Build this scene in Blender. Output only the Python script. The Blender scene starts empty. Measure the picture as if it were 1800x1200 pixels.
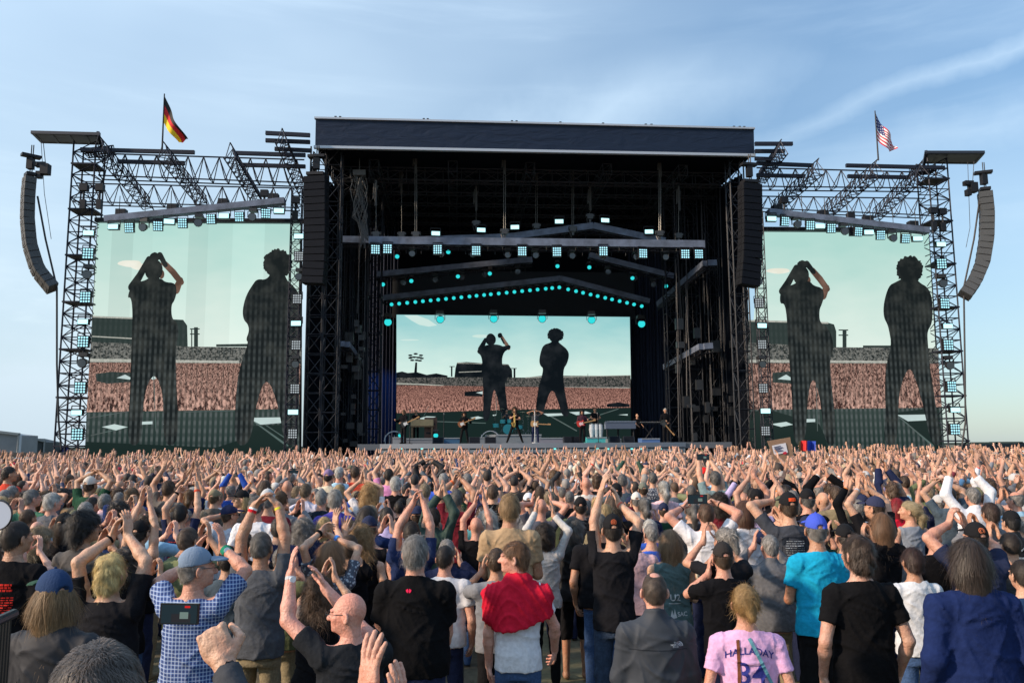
import bpy, math, random, time
import numpy as np
from mathutils import Vector, Matrix, Euler
from mathutils.bvhtree import BVHTree
T0 = time.time()
rnd = random.Random(7)
R = math.radians
scn = bpy.context.scene
COL = scn.collection
# ---------------------------------------------------------------- camera
F, CX, CY, CAMH = 1430.0, 900.0, 600.0, 2.4
PITCH, ROLL = math.atan(182 / F), R(-0.35)
cam = bpy.data.cameras.new('camera'); camo = bpy.data.objects.new('camera', cam); COL.objects.link(camo)
cam.sensor_width = 36; cam.lens = 36 * F / 1800; cam.clip_end = 6000; cam.clip_start = 0.05
CM = Matrix.Rotation(math.pi / 2 + PITCH, 3, 'X') @ Matrix.Rotation(ROLL, 3, 'Z')
camo.matrix_world = Matrix.Translation((0, 0, CAMH)) @ CM.to_4x4()
scn.camera = camo
C0 = Vector((0, 0, CAMH))
def ray(px, py): return CM @ Vector(((px - CX) / F, -(py - CY) / F, -1.0))
def at_y(px, py, Y):
    r = ray(px, py); return C0 + r * (Y / r.y)
def project(p):
    q = CM.transposed() @ (Vector(p) - C0)
    return CX + F * q.x / -q.z, CY - F * q.y / -q.z
# ---------------------------------------------------------------- sky, sun, exposure
SUN = Vector((-0.86, -0.34, 0.44)).normalized()
w = bpy.data.worlds.new('World'); scn.world = w; w.use_nodes = True
nt = w.node_tree; N = nt.nodes; L = nt.links
bg = N['Background']; bg.inputs[1].default_value = 0.14
sky = N.new('ShaderNodeTexSky'); sky.sky_type = 'NISHITA'; sky.sun_disc = False
sky.sun_elevation = math.asin(SUN.z); sky.sun_rotation = math.atan2(SUN.x, SUN.y)
sky.altitude = 100; sky.air_density = 1.0; sky.dust_density = 0.6; sky.ozone_density = 1.6
def mth(op, a, b=None, c=None, clamp=False, nt=nt):
    n = nt.nodes.new('ShaderNodeMath'); n.operation = op; n.use_clamp = clamp
    for i, v in enumerate((a, b, c)):
        if v is None: continue
        if hasattr(v, 'links') or hasattr(v, 'is_linked'): nt.links.new(v, n.inputs[i])
        else: n.inputs[i].default_value = v
    return n.outputs[0]
tc = N.new('ShaderNodeTexCoord'); sx = N.new('ShaderNodeSeparateXYZ'); L.new(tc.outputs['Generated'], sx.inputs[0])
DX, DZ = sx.outputs[0], sx.outputs[2]
def skynoise(rot, sc, loc, scale, detail, rough, lo, hi, dist=0.0):
    mp = N.new('ShaderNodeMapping'); mp.inputs['Rotation'].default_value = (0, rot, 0); mp.inputs['Scale'].default_value = sc
    mp.inputs['Location'].default_value = loc
    L.new(tc.outputs['Generated'], mp.inputs[0])
    n = N.new('ShaderNodeTexNoise'); n.inputs['Scale'].default_value = scale; n.inputs['Detail'].default_value = detail
    n.inputs['Roughness'].default_value = rough; n.inputs['Distortion'].default_value = dist
    L.new(mp.outputs[0], n.inputs['Vector'])
    m = N.new('ShaderNodeMapRange'); m.interpolation_type = 'SMOOTHSTEP'; m.inputs[1].default_value = lo; m.inputs[2].default_value = hi
    L.new(n.outputs[0], m.inputs[0]); return m.outputs[0]
wisp = skynoise(R(-10), (0.7, 0.7, 5.5), (0.3, 0, 0.2), 3.0, 7, 0.58, 0.45, 0.80, 0.25)
broad = skynoise(R(-8), (1, 1, 3.0), (5.1, 0, 2.2), 1.5, 4, 0.5, 0.35, 0.75)
# one long cirrus streak climbing to the right: distance from the line z = 0.30 + 0.27*(x-0.25)
ln = mth('SUBTRACT', DZ, mth('MULTIPLY_ADD', DX, 0.209, 0.287))
nz = skynoise(0, (3, 3, 3), (0, 0, 0), 2.0, 5, 0.6, 0.2, 0.8)
ln2 = mth('ADD', ln, mth('MULTIPLY_ADD', nz, 0.022, -0.011))
band = mth('SUBTRACT', 1.0, mth('DIVIDE', mth('ABSOLUTE', ln2), 0.014), clamp=True)
band = mth('MULTIPLY', band, mth('MULTIPLY_ADD', DX, 3.2, -0.55, clamp=True))
band2 = mth('SUBTRACT', 1.0, mth('DIVIDE', mth('ABSOLUTE', mth('SUBTRACT', mth('ADD', mth('SUBTRACT', DZ, mth('MULTIPLY', DX, 0.55)), mth('MULTIPLY', nz, 0.06)), 0.345)), 0.095), clamp=True)
band3 = mth('MULTIPLY', mth('SUBTRACT', 1.0, mth('DIVIDE', mth('ABSOLUTE', mth('ADD', mth('SUBTRACT', DZ, mth('MULTIPLY_ADD', DX, 0.171, 0.239)), mth('MULTIPLY_ADD', nz, 0.04, -0.02))), 0.035), clamp=True), mth('MULTIPLY_ADD', DX, 4.0, -1.0, clamp=True))
fac = mth('MULTIPLY_ADD', wisp, 0.13, mth('MULTIPLY', broad, 0.16))
band2 = mth('MULTIPLY', band2, mth('DIVIDE', mth('SUBTRACT', 0.46, DZ), 0.07, clamp=True))
fac = mth('ADD', fac, mth('MULTIPLY', band3, 0.20)); fac = mth('ADD', fac, mth('MULTIPLY', band, 0.26)); fac = mth('ADD', fac, mth('MULTIPLY', band2, 0.30), clamp=True)
# pale veil towards the left and the horizon
veil = mth('MULTIPLY', mth('MULTIPLY_ADD', DX, -1.3, 0.30, clamp=True), 0.40)
low = mth('MULTIPLY', mth('SUBTRACT', 1.0, mth('DIVIDE', DZ, 0.35), clamp=True), 0.45)
fac = mth('ADD', fac, mth('ADD', veil, low), clamp=True)
mixc = N.new('ShaderNodeMix'); mixc.data_type = 'RGBA'
mixc.inputs[7].default_value = (6.6, 7.0, 7.8, 1)
L.new(fac, mixc.inputs[0]); L.new(sky.outputs[0], mixc.inputs[6])
# low cumulus bank near the left horizon
cum = skynoise(0, (1, 1, 2.4), (1.3, 0, 0.4), 3.4, 7, 0.55, 0.44, 0.62)
cm = mth('MULTIPLY', cum, mth('MULTIPLY', mth('SUBTRACT', 1.0, mth('DIVIDE', DZ, 0.22), clamp=True), mth('MULTIPLY_ADD', DX, -4.5, -1.4, clamp=True)), clamp=True)
shade = skynoise(0, (1, 1, 5), (1.3, 0, 0.7), 4.0, 5, 0.5, 0.35, 0.65)
cc = N.new('ShaderNodeMix'); cc.data_type = 'RGBA'; cc.inputs[6].default_value = (4.4, 5.0, 6.3, 1); cc.inputs[7].default_value = (11.0, 10.7, 10.6, 1)
L.new(shade, cc.inputs[0])
mix2 = N.new('ShaderNodeMix'); mix2.data_type = 'RGBA'; L.new(cm, mix2.inputs[0]); L.new(mixc.outputs[2], mix2.inputs[6]); L.new(cc.outputs[2], mix2.inputs[7])
kz = N.new('ShaderNodeFloatCurve'); kz.mapping.curves[0].points[0].location = (0, .30); kz.mapping.curves[0].points[1].location = (1, .9)
kz.mapping.curves[0].points.new(.14, .37); kz.mapping.curves[0].points.new(.48, .56); kz.mapping.curves[0].points.new(.75, .80); kz.mapping.update()
L.new(mth('MAXIMUM', DZ, 0.0), kz.inputs['Value'])
mul = N.new('ShaderNodeVectorMath'); mul.operation = 'SCALE'; L.new(mix2.outputs[2], mul.inputs[0]); L.new(mth('MULTIPLY', kz.outputs[0], 1.50), mul.inputs['Scale'])
tintn = N.new('ShaderNodeVectorMath'); tintn.operation = 'MULTIPLY'; tintn.inputs[1].default_value = (.90, 1.025, 1.035); L.new(mul.outputs[0], tintn.inputs[0]); L.new(tintn.outputs[0], bg.inputs[0])
sl = bpy.data.lights.new('sun', 'SUN'); sl.energy = 3.2; sl.angle = R(4); sl.color = (1.0, 0.78, 0.58)
slo = bpy.data.objects.new('sun', sl); COL.objects.link(slo); slo.rotation_euler = SUN.to_track_quat('Z', 'Y').to_euler()
vs = scn.view_settings; vs.view_transform = 'Standard'; vs.look = 'None'; vs.exposure = 0.75; vs.gamma = 1.0
EXPO = 2.0 ** vs.exposure
# ---------------------------------------------------------------- helpers
MATS = {}
def mat(name, col, rough=0.6, metal=0.0, emit=None, estr=1.0, bump=0.0, bscale=20.0, var=0.0, objcol=False, attr=None, spec=0.5):
    if name in MATS: return MATS[name]
    m = bpy.data.materials.new(name); m.use_nodes = True; n = m.node_tree.nodes; l = m.node_tree.links
    b = n['Principled BSDF']; b.inputs['Roughness'].default_value = rough; b.inputs['Metallic'].default_value = metal
    b.inputs['Specular IOR Level'].default_value = spec
    if emit is not None:
        b.inputs['Base Color'].default_value = (0.02, 0.02, 0.02, 1)
        b.inputs['Emission Color'].default_value = (*emit, 1); b.inputs['Emission Strength'].default_value = estr
        MATS[name] = m; return m
    src = None
    if objcol:
        o = n.new('ShaderNodeObjectInfo'); src = o.outputs['Color']
    if attr:
        a = n.new('ShaderNodeAttribute'); a.attribute_name = attr
        if src is None: src = a.outputs['Color']
        else:
            mx = n.new('ShaderNodeMix'); mx.data_type = 'RGBA'; mx.blend_type = 'MULTIPLY'; mx.inputs[0].default_value = 1
            l.new(src, mx.inputs[6]); l.new(a.outputs['Color'], mx.inputs[7]); src = mx.outputs[2]
    if src is None:
        rg = n.new('ShaderNodeRGB'); rg.outputs[0].default_value = (*col, 1); src = rg.outputs[0]
    if var or bump:
        tcn = n.new('ShaderNodeTexCoord'); nz = n.new('ShaderNodeTexNoise'); nz.inputs['Scale'].default_value = bscale; nz.inputs['Detail'].default_value = 5
        l.new(tcn.outputs['Object'], nz.inputs['Vector'])
        if var:
            mr = n.new('ShaderNodeMapRange'); mr.inputs[1].default_value = 0.3; mr.inputs[2].default_value = 0.7; mr.inputs[3].default_value = 1 - var; mr.inputs[4].default_value = 1 + var
            l.new(nz.outputs[0], mr.inputs[0])
            mx = n.new('ShaderNodeMix'); mx.data_type = 'RGBA'; mx.blend_type = 'MULTIPLY'; mx.inputs[0].default_value = 1
            l.new(src, mx.inputs[6]); l.new(mr.outputs[0], mx.inputs[7]); src = mx.outputs[2]
        if bump:
            bp = n.new('ShaderNodeBump'); bp.inputs['Strength'].default_value = bump; bp.inputs['Distance'].default_value = 0.02
            l.new(nz.outputs[0], bp.inputs['Height']); l.new(bp.outputs[0], b.inputs['Normal'])
    l.new(src, b.inputs['Base Color'])
    MATS[name] = m; return m
def emat(name, col, s=1.0):
    if name in MATS: return MATS[name]
    m = bpy.data.materials.new(name); m.use_nodes = True; n = m.node_tree.nodes; l = m.node_tree.links
    n.remove(n['Principled BSDF']); e = n.new('ShaderNodeEmission'); e.inputs[0].default_value = (*col, 1); e.inputs[1].default_value = s / EXPO
    l.new(e.outputs[0], n['Material Output'].inputs[0]); MATS[name] = m; return m
# stage frame: s to the right, t away from the camera, z up
YAW = R(4.0)
u_ = Vector((math.cos(YAW), math.sin(YAW), 0)); n_ = Vector((-math.sin(YAW), math.cos(YAW), 0))
_o = at_y(940, 782, 44.0); O_ = Vector((_o.x, _o.y, 0))
STAGE = Matrix.Translation(O_) @ Matrix.Rotation(YAW, 4, 'Z')
def S(px, py, t=0.0):
    r = ray(px, py); lam = (t + (O_ - C0).dot(n_)) / r.dot(n_); p = C0 + r * lam - O_
    return Vector((p.dot(u_), t, p.z))
class MB:
    def __init__(s): s.v = []; s.f = []; s.m = []
    def face(s, pts, mi=0):
        b = len(s.v); s.v += [Vector(p) for p in pts]; s.f.append(tuple(range(b, b + len(pts)))); s.m.append(mi)
    def box(s, c, size, rot=None, mi=0, taper=1.0):
        c = Vector(c); hx, hy, hz = size[0] / 2, size[1] / 2, size[2] / 2; b = len(s.v)
        for z in (-1, 1):
            k = taper if z > 0 else 1
            for x, y in ((-1, -1), (1, -1), (1, 1), (-1, 1)):
                p = Vector((x * hx * k, y * hy * k, z * hz))
                if rot is not None: p = rot @ p
                s.v.append(c + p)
        for q in ((0, 3, 2, 1), (4, 5, 6, 7), (0, 1, 5, 4), (1, 2, 6, 5), (2, 3, 7, 6), (3, 0, 4, 7)):
            s.f.append(tuple(b + i for i in q)); s.m.append(mi)
        return s
    def tube(s, a, b, r, n=4, r2=None, mi=0, cap=True):
        a, b = Vector(a), Vector(b); d = b - a
        if d.length < 1e-6: return s
        d.normalize(); e = d.orthogonal().normalized(); g = d.cross(e); r2 = r if r2 is None else r2; k = len(s.v)
        for p, rr in ((a, r), (b, r2)):
            for i in range(n):
                t = 2 * math.pi * (i + .5) / n; s.v.append(p + (e * math.cos(t) + g * math.sin(t)) * rr)
        for i in range(n):
            j = (i + 1) % n; s.f.append((k + i, k + j, k + n + j, k + n + i)); s.m.append(mi)
        if cap:
            s.f.append(tuple(k + i for i in reversed(range(n)))); s.m.append(mi); s.f.append(tuple(k + n + i for i in range(n))); s.m.append(mi)
        return s
    def beam(s, a, b, w, h, mi=0, up=(0, 0, 1)):
        a, b = Vector(a), Vector(b); d = (b - a); L_ = d.length; d.normalize(); x = d.cross(Vector(up)).normalized(); z = x.cross(d)
        rot = Matrix((x, d, z)).transposed(); return s.box((a + b) / 2, (w, L_, h), rot, mi)
    def path(s, pts, r, n=5, mi=0):
        for a, b in zip(pts[:-1], pts[1:]): s.tube(a, b, r, n, mi=mi)
        return s
    def prism(s, pts, dv, mi=0):
        b = len(s.v); n = len(pts); dv = Vector(dv); s.v += [Vector(p) for p in pts] + [Vector(p) + dv for p in pts]
        s.f.append(tuple(range(b, b + n))); s.f.append(tuple(b + n + i for i in reversed(range(n)))); s.m += [mi, mi]
        for i in range(n):
            j = (i + 1) % n; s.f.append((b + i, b + n + i, b + n + j, b + j)); s.m.append(mi)
        return s
    def lattice(s, a, b, w, h, bays, r=0.04, up=(0, 0, 1), rb=None, tri=False, mi=0):
        a, b = Vector(a), Vector(b); d = (b - a); L_ = d.length; d.normalize(); x = d.cross(Vector(up)).normalized(); z = x.cross(d); rb = rb or r * .6
        if tri: co = [x * (-w / 2) - z * (h / 2), x * (w / 2) - z * (h / 2), z * (h / 2)]
        else: co = [x * (-w / 2) - z * (h / 2), x * (w / 2) - z * (h / 2), x * (w / 2) + z * (h / 2), x * (-w / 2) + z * (h / 2)]
        for c in co: s.tube(a + c, b + c, r, 4, mi=mi)
        n = len(co)
        for i in range(bays):
            p0, p1, pm = a + d * (L_ * i / bays), a + d * (L_ * (i + 1) / bays), a + d * (L_ * (i + .5) / bays)
            for k in range(n):
                c0, c1 = co[k], co[(k + 1) % n]
                if tri:
                    s.tube(p0 + c0, pm + c1, rb, 4, mi=mi, cap=False); s.tube(pm + c1, p1 + c0, rb, 4, mi=mi, cap=False)
                else:
                    if (i + k) % 2: c0, c1 = c1, c0
                    s.tube(p0 + c0, p1 + c1, rb, 4, mi=mi, cap=False); s.tube(p0 + co[k], p0 + co[(k + 1) % n], rb, 4, mi=mi, cap=False)
        return s
    def ring(s, c, r1, r2, th, n=12, axis='t', mi=0):   # disc / annulus facing the camera (axis along t)
        pass
    def disc(s, c, r, depth, n=12, mi=0, d=(0, 1, 0)):
        c = Vector(c); d = Vector(d).normalized(); return s.tube(c, c + d * depth, r, n, mi=mi)
    def mesh(s, name, mats, off=(0, 0, 0), smooth=False):
        me = bpy.data.meshes.new(name); off = Vector(off); me.from_pydata([tuple(v - off) for v in s.v], [], s.f)
        for m in (mats if isinstance(mats, (list, tuple)) else [mats]): me.materials.append(m)
        if any(s.m): me.polygons.foreach_set('material_index', s.m)
        if smooth: me.polygons.foreach_set('use_smooth', [True] * len(s.f))
        me.update(); return me
ORG = {}
def tag(o, label=None, cat=None, group=None, kind=None):
    if label: o['label'] = label
    if cat: o['category'] = cat
    if group: o['group'] = group
    if kind: o['kind'] = kind
    return o
def thing(name, label, cat, P=(0, 0, 0), group=None, frame=STAGE):
    o = bpy.data.objects.new(name, None); o.empty_display_size = 0.2; COL.objects.link(o)
    o.matrix_world = frame @ Matrix.Translation(Vector(P)); ORG[o.name] = Vector(P); return tag(o, label, cat, group)
def part(name, mb, mats, parent, smooth=False, label=None):
    off = ORG.get(parent.name, Vector((0, 0, 0))) if parent is not None else (0, 0, 0)
    o = bpy.data.objects.new(name, mb.mesh(name, mats, off, smooth)); COL.objects.link(o)
    if parent is not None: o.parent = parent; ORG[o.name] = Vector(off)
    if label: o['label'] = label
    return o
def parts(name, mb, mats, parent, per=8, smooth=False):
    i = 0     # every box or tube of the builder becomes a part of its own
    off = ORG.get(parent.name, Vector((0, 0, 0)))
    root = list(range(len(mb.v)))
    def fd(a):
        while root[a] != a: root[a] = root[root[a]]; a = root[a]
        return a
    for f in mb.f:
        for q in f[1:]: root[fd(q)] = fd(f[0])
    groups = {}
    for fi, f in enumerate(mb.f): groups.setdefault(fd(f[0]), []).append(fi)
    for g in groups.values():
        s = MB(); mp = {}
        for fi in g:
            for q in mb.f[fi]:
                if q not in mp: mp[q] = len(s.v); s.v.append(mb.v[q])
            s.f.append(tuple(mp[q] for q in mb.f[fi])); s.m.append(mb.m[fi])
        part(name, s, mats, parent, smooth)
def solo(name, mb, mats, label, cat, frame=STAGE, group=None, kind=None, P=(0, 0, 0), smooth=False):
    o = bpy.data.objects.new(name, mb.mesh(name, mats, P, smooth)); COL.objects.link(o); o.matrix_world = frame @ Matrix.Translation(Vector(P))
    ORG[o.name] = Vector(P); return tag(o, label, cat, group, kind)
def copytree(o, parent=None):
    c = o.copy(); COL.objects.link(c)
    if parent is not None: c.parent = parent
    for ch in o.children: copytree(ch, c)
    return c
ORD = ['first', 'second', 'third', 'fourth', 'fifth', 'sixth', 'seventh', 'eighth', 'ninth', 'tenth', 'eleventh', 'twelfth', 'thirteenth', 'fourteenth', 'fifteenth', 'sixteenth', 'seventeenth', 'eighteenth', 'nineteenth', 'twentieth'] 
ORD += ['twenty-' + x for x in ORD[:9]] + ['thirtieth'] + ['thirty-' + x for x in ORD[:9]]
# ================================================================ the setting
gm = bpy.data.materials.new('ground'); gm.use_nodes = True
n = gm.node_tree.nodes; l = gm.node_tree.links; b = n['Principled BSDF']; b.inputs['Roughness'].default_value = 0.95
tcg = n.new('ShaderNodeTexCoord'); n1 = n.new('ShaderNodeTexNoise'); n1.inputs['Scale'].default_value = 0.9; n1.inputs['Detail'].default_value = 8
n2 = n.new('ShaderNodeTexNoise'); n2.inputs['Scale'].default_value = 14; n2.inputs['Detail'].default_value = 6
l.new(tcg.outputs['Object'], n1.inputs['Vector']); l.new(tcg.outputs['Object'], n2.inputs['Vector'])
cr = n.new('ShaderNodeValToRGB'); cr.color_ramp.elements[0].position = .38; cr.color_ramp.elements[0].color = (.085, .07, .045, 1); cr.color_ramp.elements[1].position = .62; cr.color_ramp.elements[1].color = (.14, .13, .07, 1)
l.new(n1.outputs[0], cr.inputs[0]); mx = n.new('ShaderNodeMix'); mx.data_type = 'RGBA'; mx.blend_type = 'OVERLAY'; mx.inputs[0].default_value = .7
l.new(cr.outputs[0], mx.inputs[6]); l.new(n2.outputs[0], mx.inputs[7]); l.new(mx.outputs[2], b.inputs['Base Color'])
bp = n.new('ShaderNodeBump'); bp.inputs['Strength'].default_value = .6; l.new(n2.outputs[0], bp.inputs['Height']); l.new(bp.outputs[0], b.inputs['Normal'])
g = MB(); g.face([(-2500, -200, 0), (2500, -200, 0), (2500, 4000, 0), (-2500, 4000, 0)])
solo('ground', g, gm, None, None, frame=Matrix.Identity(4), kind='structure')
# grass and trodden straw between the feet
gr = MB()
for i in range(9000):
    y = 2.2 + 6.5 * rnd.random() ** 1.0; x = (rnd.random() - .5) * 1.35 * y; a = rnd.random() * 6.28; h = .015 + .03 * rnd.random()
    dx, dy = math.cos(a) * .006, math.sin(a) * .006; lx, ly = rnd.uniform(-.03, .03), rnd.uniform(-.03, .03)
    gr.face([(x - dx, y - dy, 0), (x + dx, y + dy, 0), (x + lx, y + ly, h)])
solo('grass', gr, mat('grass', (.10, .11, .045), .9, var=.4, bscale=3), 'short trampled grass and straw between the feet', 'grass', frame=Matrix.Identity(4), kind='stuff')

black = mat('black_metal', (.014, .015, .019), .5, .1, spec=.25)
truss_m = mat('dark_truss', (.016, .019, .032), .5, .1, spec=.25)
drape = mat('black_drape', (.005, .007, .011), .95, spec=.05, bump=.6, bscale=1.5)
wrap = mat('truss_wrap', (.11, .135, .19), .75, bump=.8, bscale=2.2, var=.35)
rubber = mat('cable_black', (.015, .015, .018), .6)
steel = mat('pale_rail', (.42, .45, .50), .4, .3)
housing = mat('lamp_housing', (.018, .018, .02), .45)
# banner cloth of the roof front
bm_ = bpy.data.materials.new('navy_tarpaulin'); bm_.use_nodes = True; n = bm_.node_tree.nodes; l = bm_.node_tree.links; b = n['Principled BSDF']; b.inputs['Roughness'].default_value = .5
b.inputs['Base Color'].default_value = (.008, .016, .038, 1); b.inputs['Specular IOR Level'].default_value = .25
tcg = n.new('ShaderNodeTexCoord'); mp = n.new('ShaderNodeMapping'); mp.inputs['Scale'].default_value = (.5, 1, 1.6); mp.inputs['Rotation'].default_value = (0, R(28), 0)
l.new(tcg.outputs['Object'], mp.inputs[0]); nz = n.new('ShaderNodeTexNoise'); nz.inputs['Scale'].default_value = 1.3; nz.inputs['Detail'].default_value = 4; nz.inputs['Distortion'].default_value = 1.2
l.new(mp.outputs[0], nz.inputs['Vector']); bp = n.new('ShaderNodeBump'); bp.inputs['Strength'].default_value = .4; bp.inputs['Distance'].default_value = .2
l.new(nz.outputs[0], bp.inputs['Height']); l.new(bp.outputs[0], b.inputs['Normal'])

# ---------------------------------------------------------------- main stage
stage = thing('stage', 'huge black festival stage with navy roof banner between the two side screens', 'stage')
TF = -1.0
tl, tr, br_, bl = S(555, 209, TF), S(1325, 228, TF), S(1326, 272, TF), S(554, 257, TF)
m = MB(); m.prism([tl, tr, br_, bl], (0, .15, 0)); ban = part('roof_banner', m, bm_, stage)
m = MB(); m.beam(S(553, 208, TF) , S(1326, 226.5, TF), .22, .10); m.beam(S(552, 259, TF), S(1327, 273.5, TF), .22, .14); part('banner_rail', m, steel, stage)
m = MB()   # small fittings along the top rail
for px in (590, 598, 745, 752, 900, 908, 985, 1060, 1135, 1145, 1290, 1300, 1308):
    py = 208 + (px - 555) * 19 / 770 - 3; m.box(S(px, py, TF), (.12, .12, .07))
parts('rail_clamp', m, black, stage)
zt = (tl.z + tr.z) / 2; zb = min(bl.z, br_.z); sL, sR = tl.x, tr.x
m = MB(); m.prism([(sL, TF + .16, zb + .1), (sR, TF + .16, zb + .1), (sR, TF + .16, zt - .1), (sL, TF + .16, zt - .1)], (0, 20, 0)); part('roof', m, drape, stage)
# roof underside trusses, barely seen in the dark
m = MB()
for k in range(7): m.lattice((sL + .5, 2 + 2.3 * k, zb - .5), (sR - .5, 2 + 2.3 * k, zb - .5), .6, .7, 22, .035)
for k in range(5): m.lattice((sL + 3 + k * 4.4, .5, zb - .45), (sL + 3 + k * 4.4, 18, zb - .45), .5, .6, 12, .035)
part('roof_truss', m, mat('ceiling_truss', (.02, .023, .03), .5, .1), stage)
TB = 13.0   # back curtain
m = MB(); m.box(((sL + sR) / 2, TB + .9, zb / 2), (sR - sL + 2, .2, zb)); part('back_curtain', m, drape, stage)
def curtain(px0, t0, px1, t1, z0, z1, name='side_curtain', mt=drape, folds=30, amp=.12):
    a, b = S(px0, 700, t0), S(px1, 700, t1); m = MB(); d = Vector((b.x - a.x, b.y - a.y, 0)); nn = Vector((-d.y, d.x, 0)).normalized(); pr = None
    for i in range(folds * 4 + 1):
        f = i / (folds * 4); p = Vector((a.x, a.y, 0)) + d * f + nn * amp * math.sin(i * math.pi / 2 + .6 * math.sin(i)); cur = (Vector((p.x, p.y, z0)), Vector((p.x, p.y, z1)))
        if pr: m.face([pr[0], cur[0], cur[1], pr[1]])
        pr = cur
    return part(name, m, mt, stage, smooth=True)
curtain(536, 2.2, 640, TB - 1, 0, zb)                    # stage left wing: tilted wall of black cloth
curtain(1322, 2.2, 1180, TB - 1, 0, zb)
curtain(600, TB - .2, 698, TB - .1, 0, zb, 'back_drape', mat('drape_blue', (.012, .018, .04), .9), 16)
curtain(1108, TB - .1, 1200, TB - .2, 0, zb, 'back_drape', mat('drape_blue', (.012, .018, .04), .9), 16)
m = MB(); hd0, hd1 = S(690, 505, TB - .3), S(1116, 551, TB - .3); m.box(((hd0.x + hd1.x) / 2, TB - .3, (hd0.z + hd1.z) / 2 + .4), (hd1.x - hd0.x, .1, hd0.z - hd1.z + 1.6)); part('screen_header', m, mat('header_cloth', (.02, .023, .028), .9), stage)
# corner towers of the stage with cables, pipes
def tower(px, py0, py1, t, w, bays=16, mt=truss_m, par=stage, name='tower', r=.045):
    a, b = S(px, py0, t), S(px, py1, t); m = MB(); m.lattice((a.x, t, 0), (a.x, t, b.z), w, w, bays, r, up=(0, 1, 0)); return part(name, m, mt, par)
dkt = mat('tower_metal', (.014, .017, .024), .5, .1, spec=.25)
for px in (549, 578, 1311): tower(px, 790, 262, 0.2, .8, 18, dkt)
for px in (600, 628, 655, 1188, 1225, 1262, 1290): tower(px, 790, 330, 5.0, .8, 16, dkt)
m = MB()
for (x0, x1) in ((585, 650), (1165, 1318)):
    for k in range(30):
        px = rnd.uniform(x0, x1); t = rnd.uniform(1.5, 7); y0 = rnd.uniform(290, 560); y1 = min(785, y0 + rnd.uniform(120, 480)); a, b = S(px, y0, t), S(px, y1, t)
        m.tube((a.x, t, a.z), (a.x + rnd.uniform(-.15, .15), t, b.z), rnd.choice((.012, .018, .03)), 4)
parts('side_cable', m, mat('cable_grey', (.03, .03, .035), .5), stage)
m = MB()
for (x0, x1) in ((590, 640), (1190, 1300)):
    for k in range(26):   # hoists, dimmer boxes, clamps hanging on the side towers
        px = rnd.uniform(x0, x1); py = rnd.uniform(560, 780); t = rnd.uniform(3, 5); m.box(S(px, py, t), (rnd.uniform(.2, .5), .3, rnd.uniform(.15, .7)))
parts('dimmer_box', m, mat('box_grey', (.018, .02, .024), .5), stage)
# deck
dz = S(940, 778.5, -2).z
a, b = S(655, 782, -2.2), S(1262, 782, -2.2)
m = MB(); m.box(((a.x + b.x) / 2, 6, dz - .15), (b.x - a.x + 1.5, 16.4, .3)); deck = part('deck', m, mat('deck_grey', (.10, .11, .125), .5), stage)
m = MB(); pr = None; pts = []
for i in range(25):     # pale curved front lip
    f = i / 24; px = 668 + (1205 - 668) * f; t = -2.25 - 1.1 * (1 - (2 * f - 1) ** 2); q = S(px, 782, t); pts.append(Vector((q.x, t, dz - .03)))
for p, q in zip(pts[:-1], pts[1:]):
    m.face([p + Vector((0, 0, .03)), q + Vector((0, 0, .03)), (q.x, -2, dz + .002), (p.x, -2, dz + .002)]); m.beam(p - Vector((0, 0, .09)), q - Vector((0, 0, .09)), .06, .24)
part('deck_lip', m, mat('lip_grey', (.20, .22, .25), .5), stage)
m = MB(); m2 = MB()
for p, q in zip(pts[:-1], pts[1:]):
    m.face([p + Vector((0, .1, -.2)), p + Vector((0, .1, -2.3)), q + Vector((0, .1, -2.3)), q + Vector((0, .1, -.2))])
    m2.beam(p + Vector((0, 0, -.55)), q + Vector((0, 0, -.55)), .06, .05); m2.tube(p + Vector((0, 0, -.2)), p + Vector((0, 0, -2.3)), .03)
    for k in range(3): m2.box(p.lerp(q, .2 + .3 * k) + Vector((0, .02, -.36)), (.22, .04, .16))
part('deck_front', m, mat('deck_front', (.06, .08, .10), .6), stage); part('front_trim', m2, mat('trim_grey', (.20, .23, .25), .5), stage)
m = MB()
for px in (705, 742, 764, 880, 975, 1050, 1068, 1110, 1125, 1160): q = S(px, 788.5, -3.2); m.box((q.x, q.y - .1, q.z), (.12, .05, .07))
parts('footlight', m, emat('footlight', (.25, .95, .9), 1.3), stage)
# blue-lit wash on the left rear curtain comes from the round beam lamp built below

# ---------------------------------------------------------------- wrapped lighting trusses inside the stage
def wrapped(label, pts, th, t=None, depth=.5):
    ps = [S(*p) for p in pts]; P = ps[0]; o = thing('lighting_truss', label, 'truss', P, 'grey wrapped lighting trusses')
    m = MB()
    for p, q in zip(ps[:-1], ps[1:]): m.beam(p, q, depth, th)
    part('cover', m, wrap, o)
    m = MB()
    for p, q in zip(ps[:-1], ps[1:]):
        nb = max(2, int((q - p).length / .8)); off = Vector((0, 0, -th / 2 - .14)); m.lattice(p + off, q + off, depth * .8, .2, nb, .02, rb=.014)
        for k in range(nb): c = p.lerp(q, (k + .5) / nb) + off + Vector((0, 0, -.14)); m.tube(c, c - Vector((0, 0, .2)), .03)
    part('pipe', m, black, o); return o
wrapped('long straight front lighting truss wrapped in grey cloth across the stage opening', [(649, 423.5, 1.0), (1237, 430.5, 1.0)], .42)
wrapped('peaked lighting truss rising just behind the long front truss', [(603, 422, 3.0), (700, 424, 3.0), (890, 418, 3.0), (1042, 398, 3.0), (1168, 425, 3.0)], .38)
wrapped('middle lighting truss, left arm above the small teal lamps', [(663, 483, 5.5), (935, 457, 5.5)], .33)
wrapped('middle lighting truss, right arm sloping down to the right', [(1035, 449, 5.5), (1183, 486, 5.5)], .33)
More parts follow.
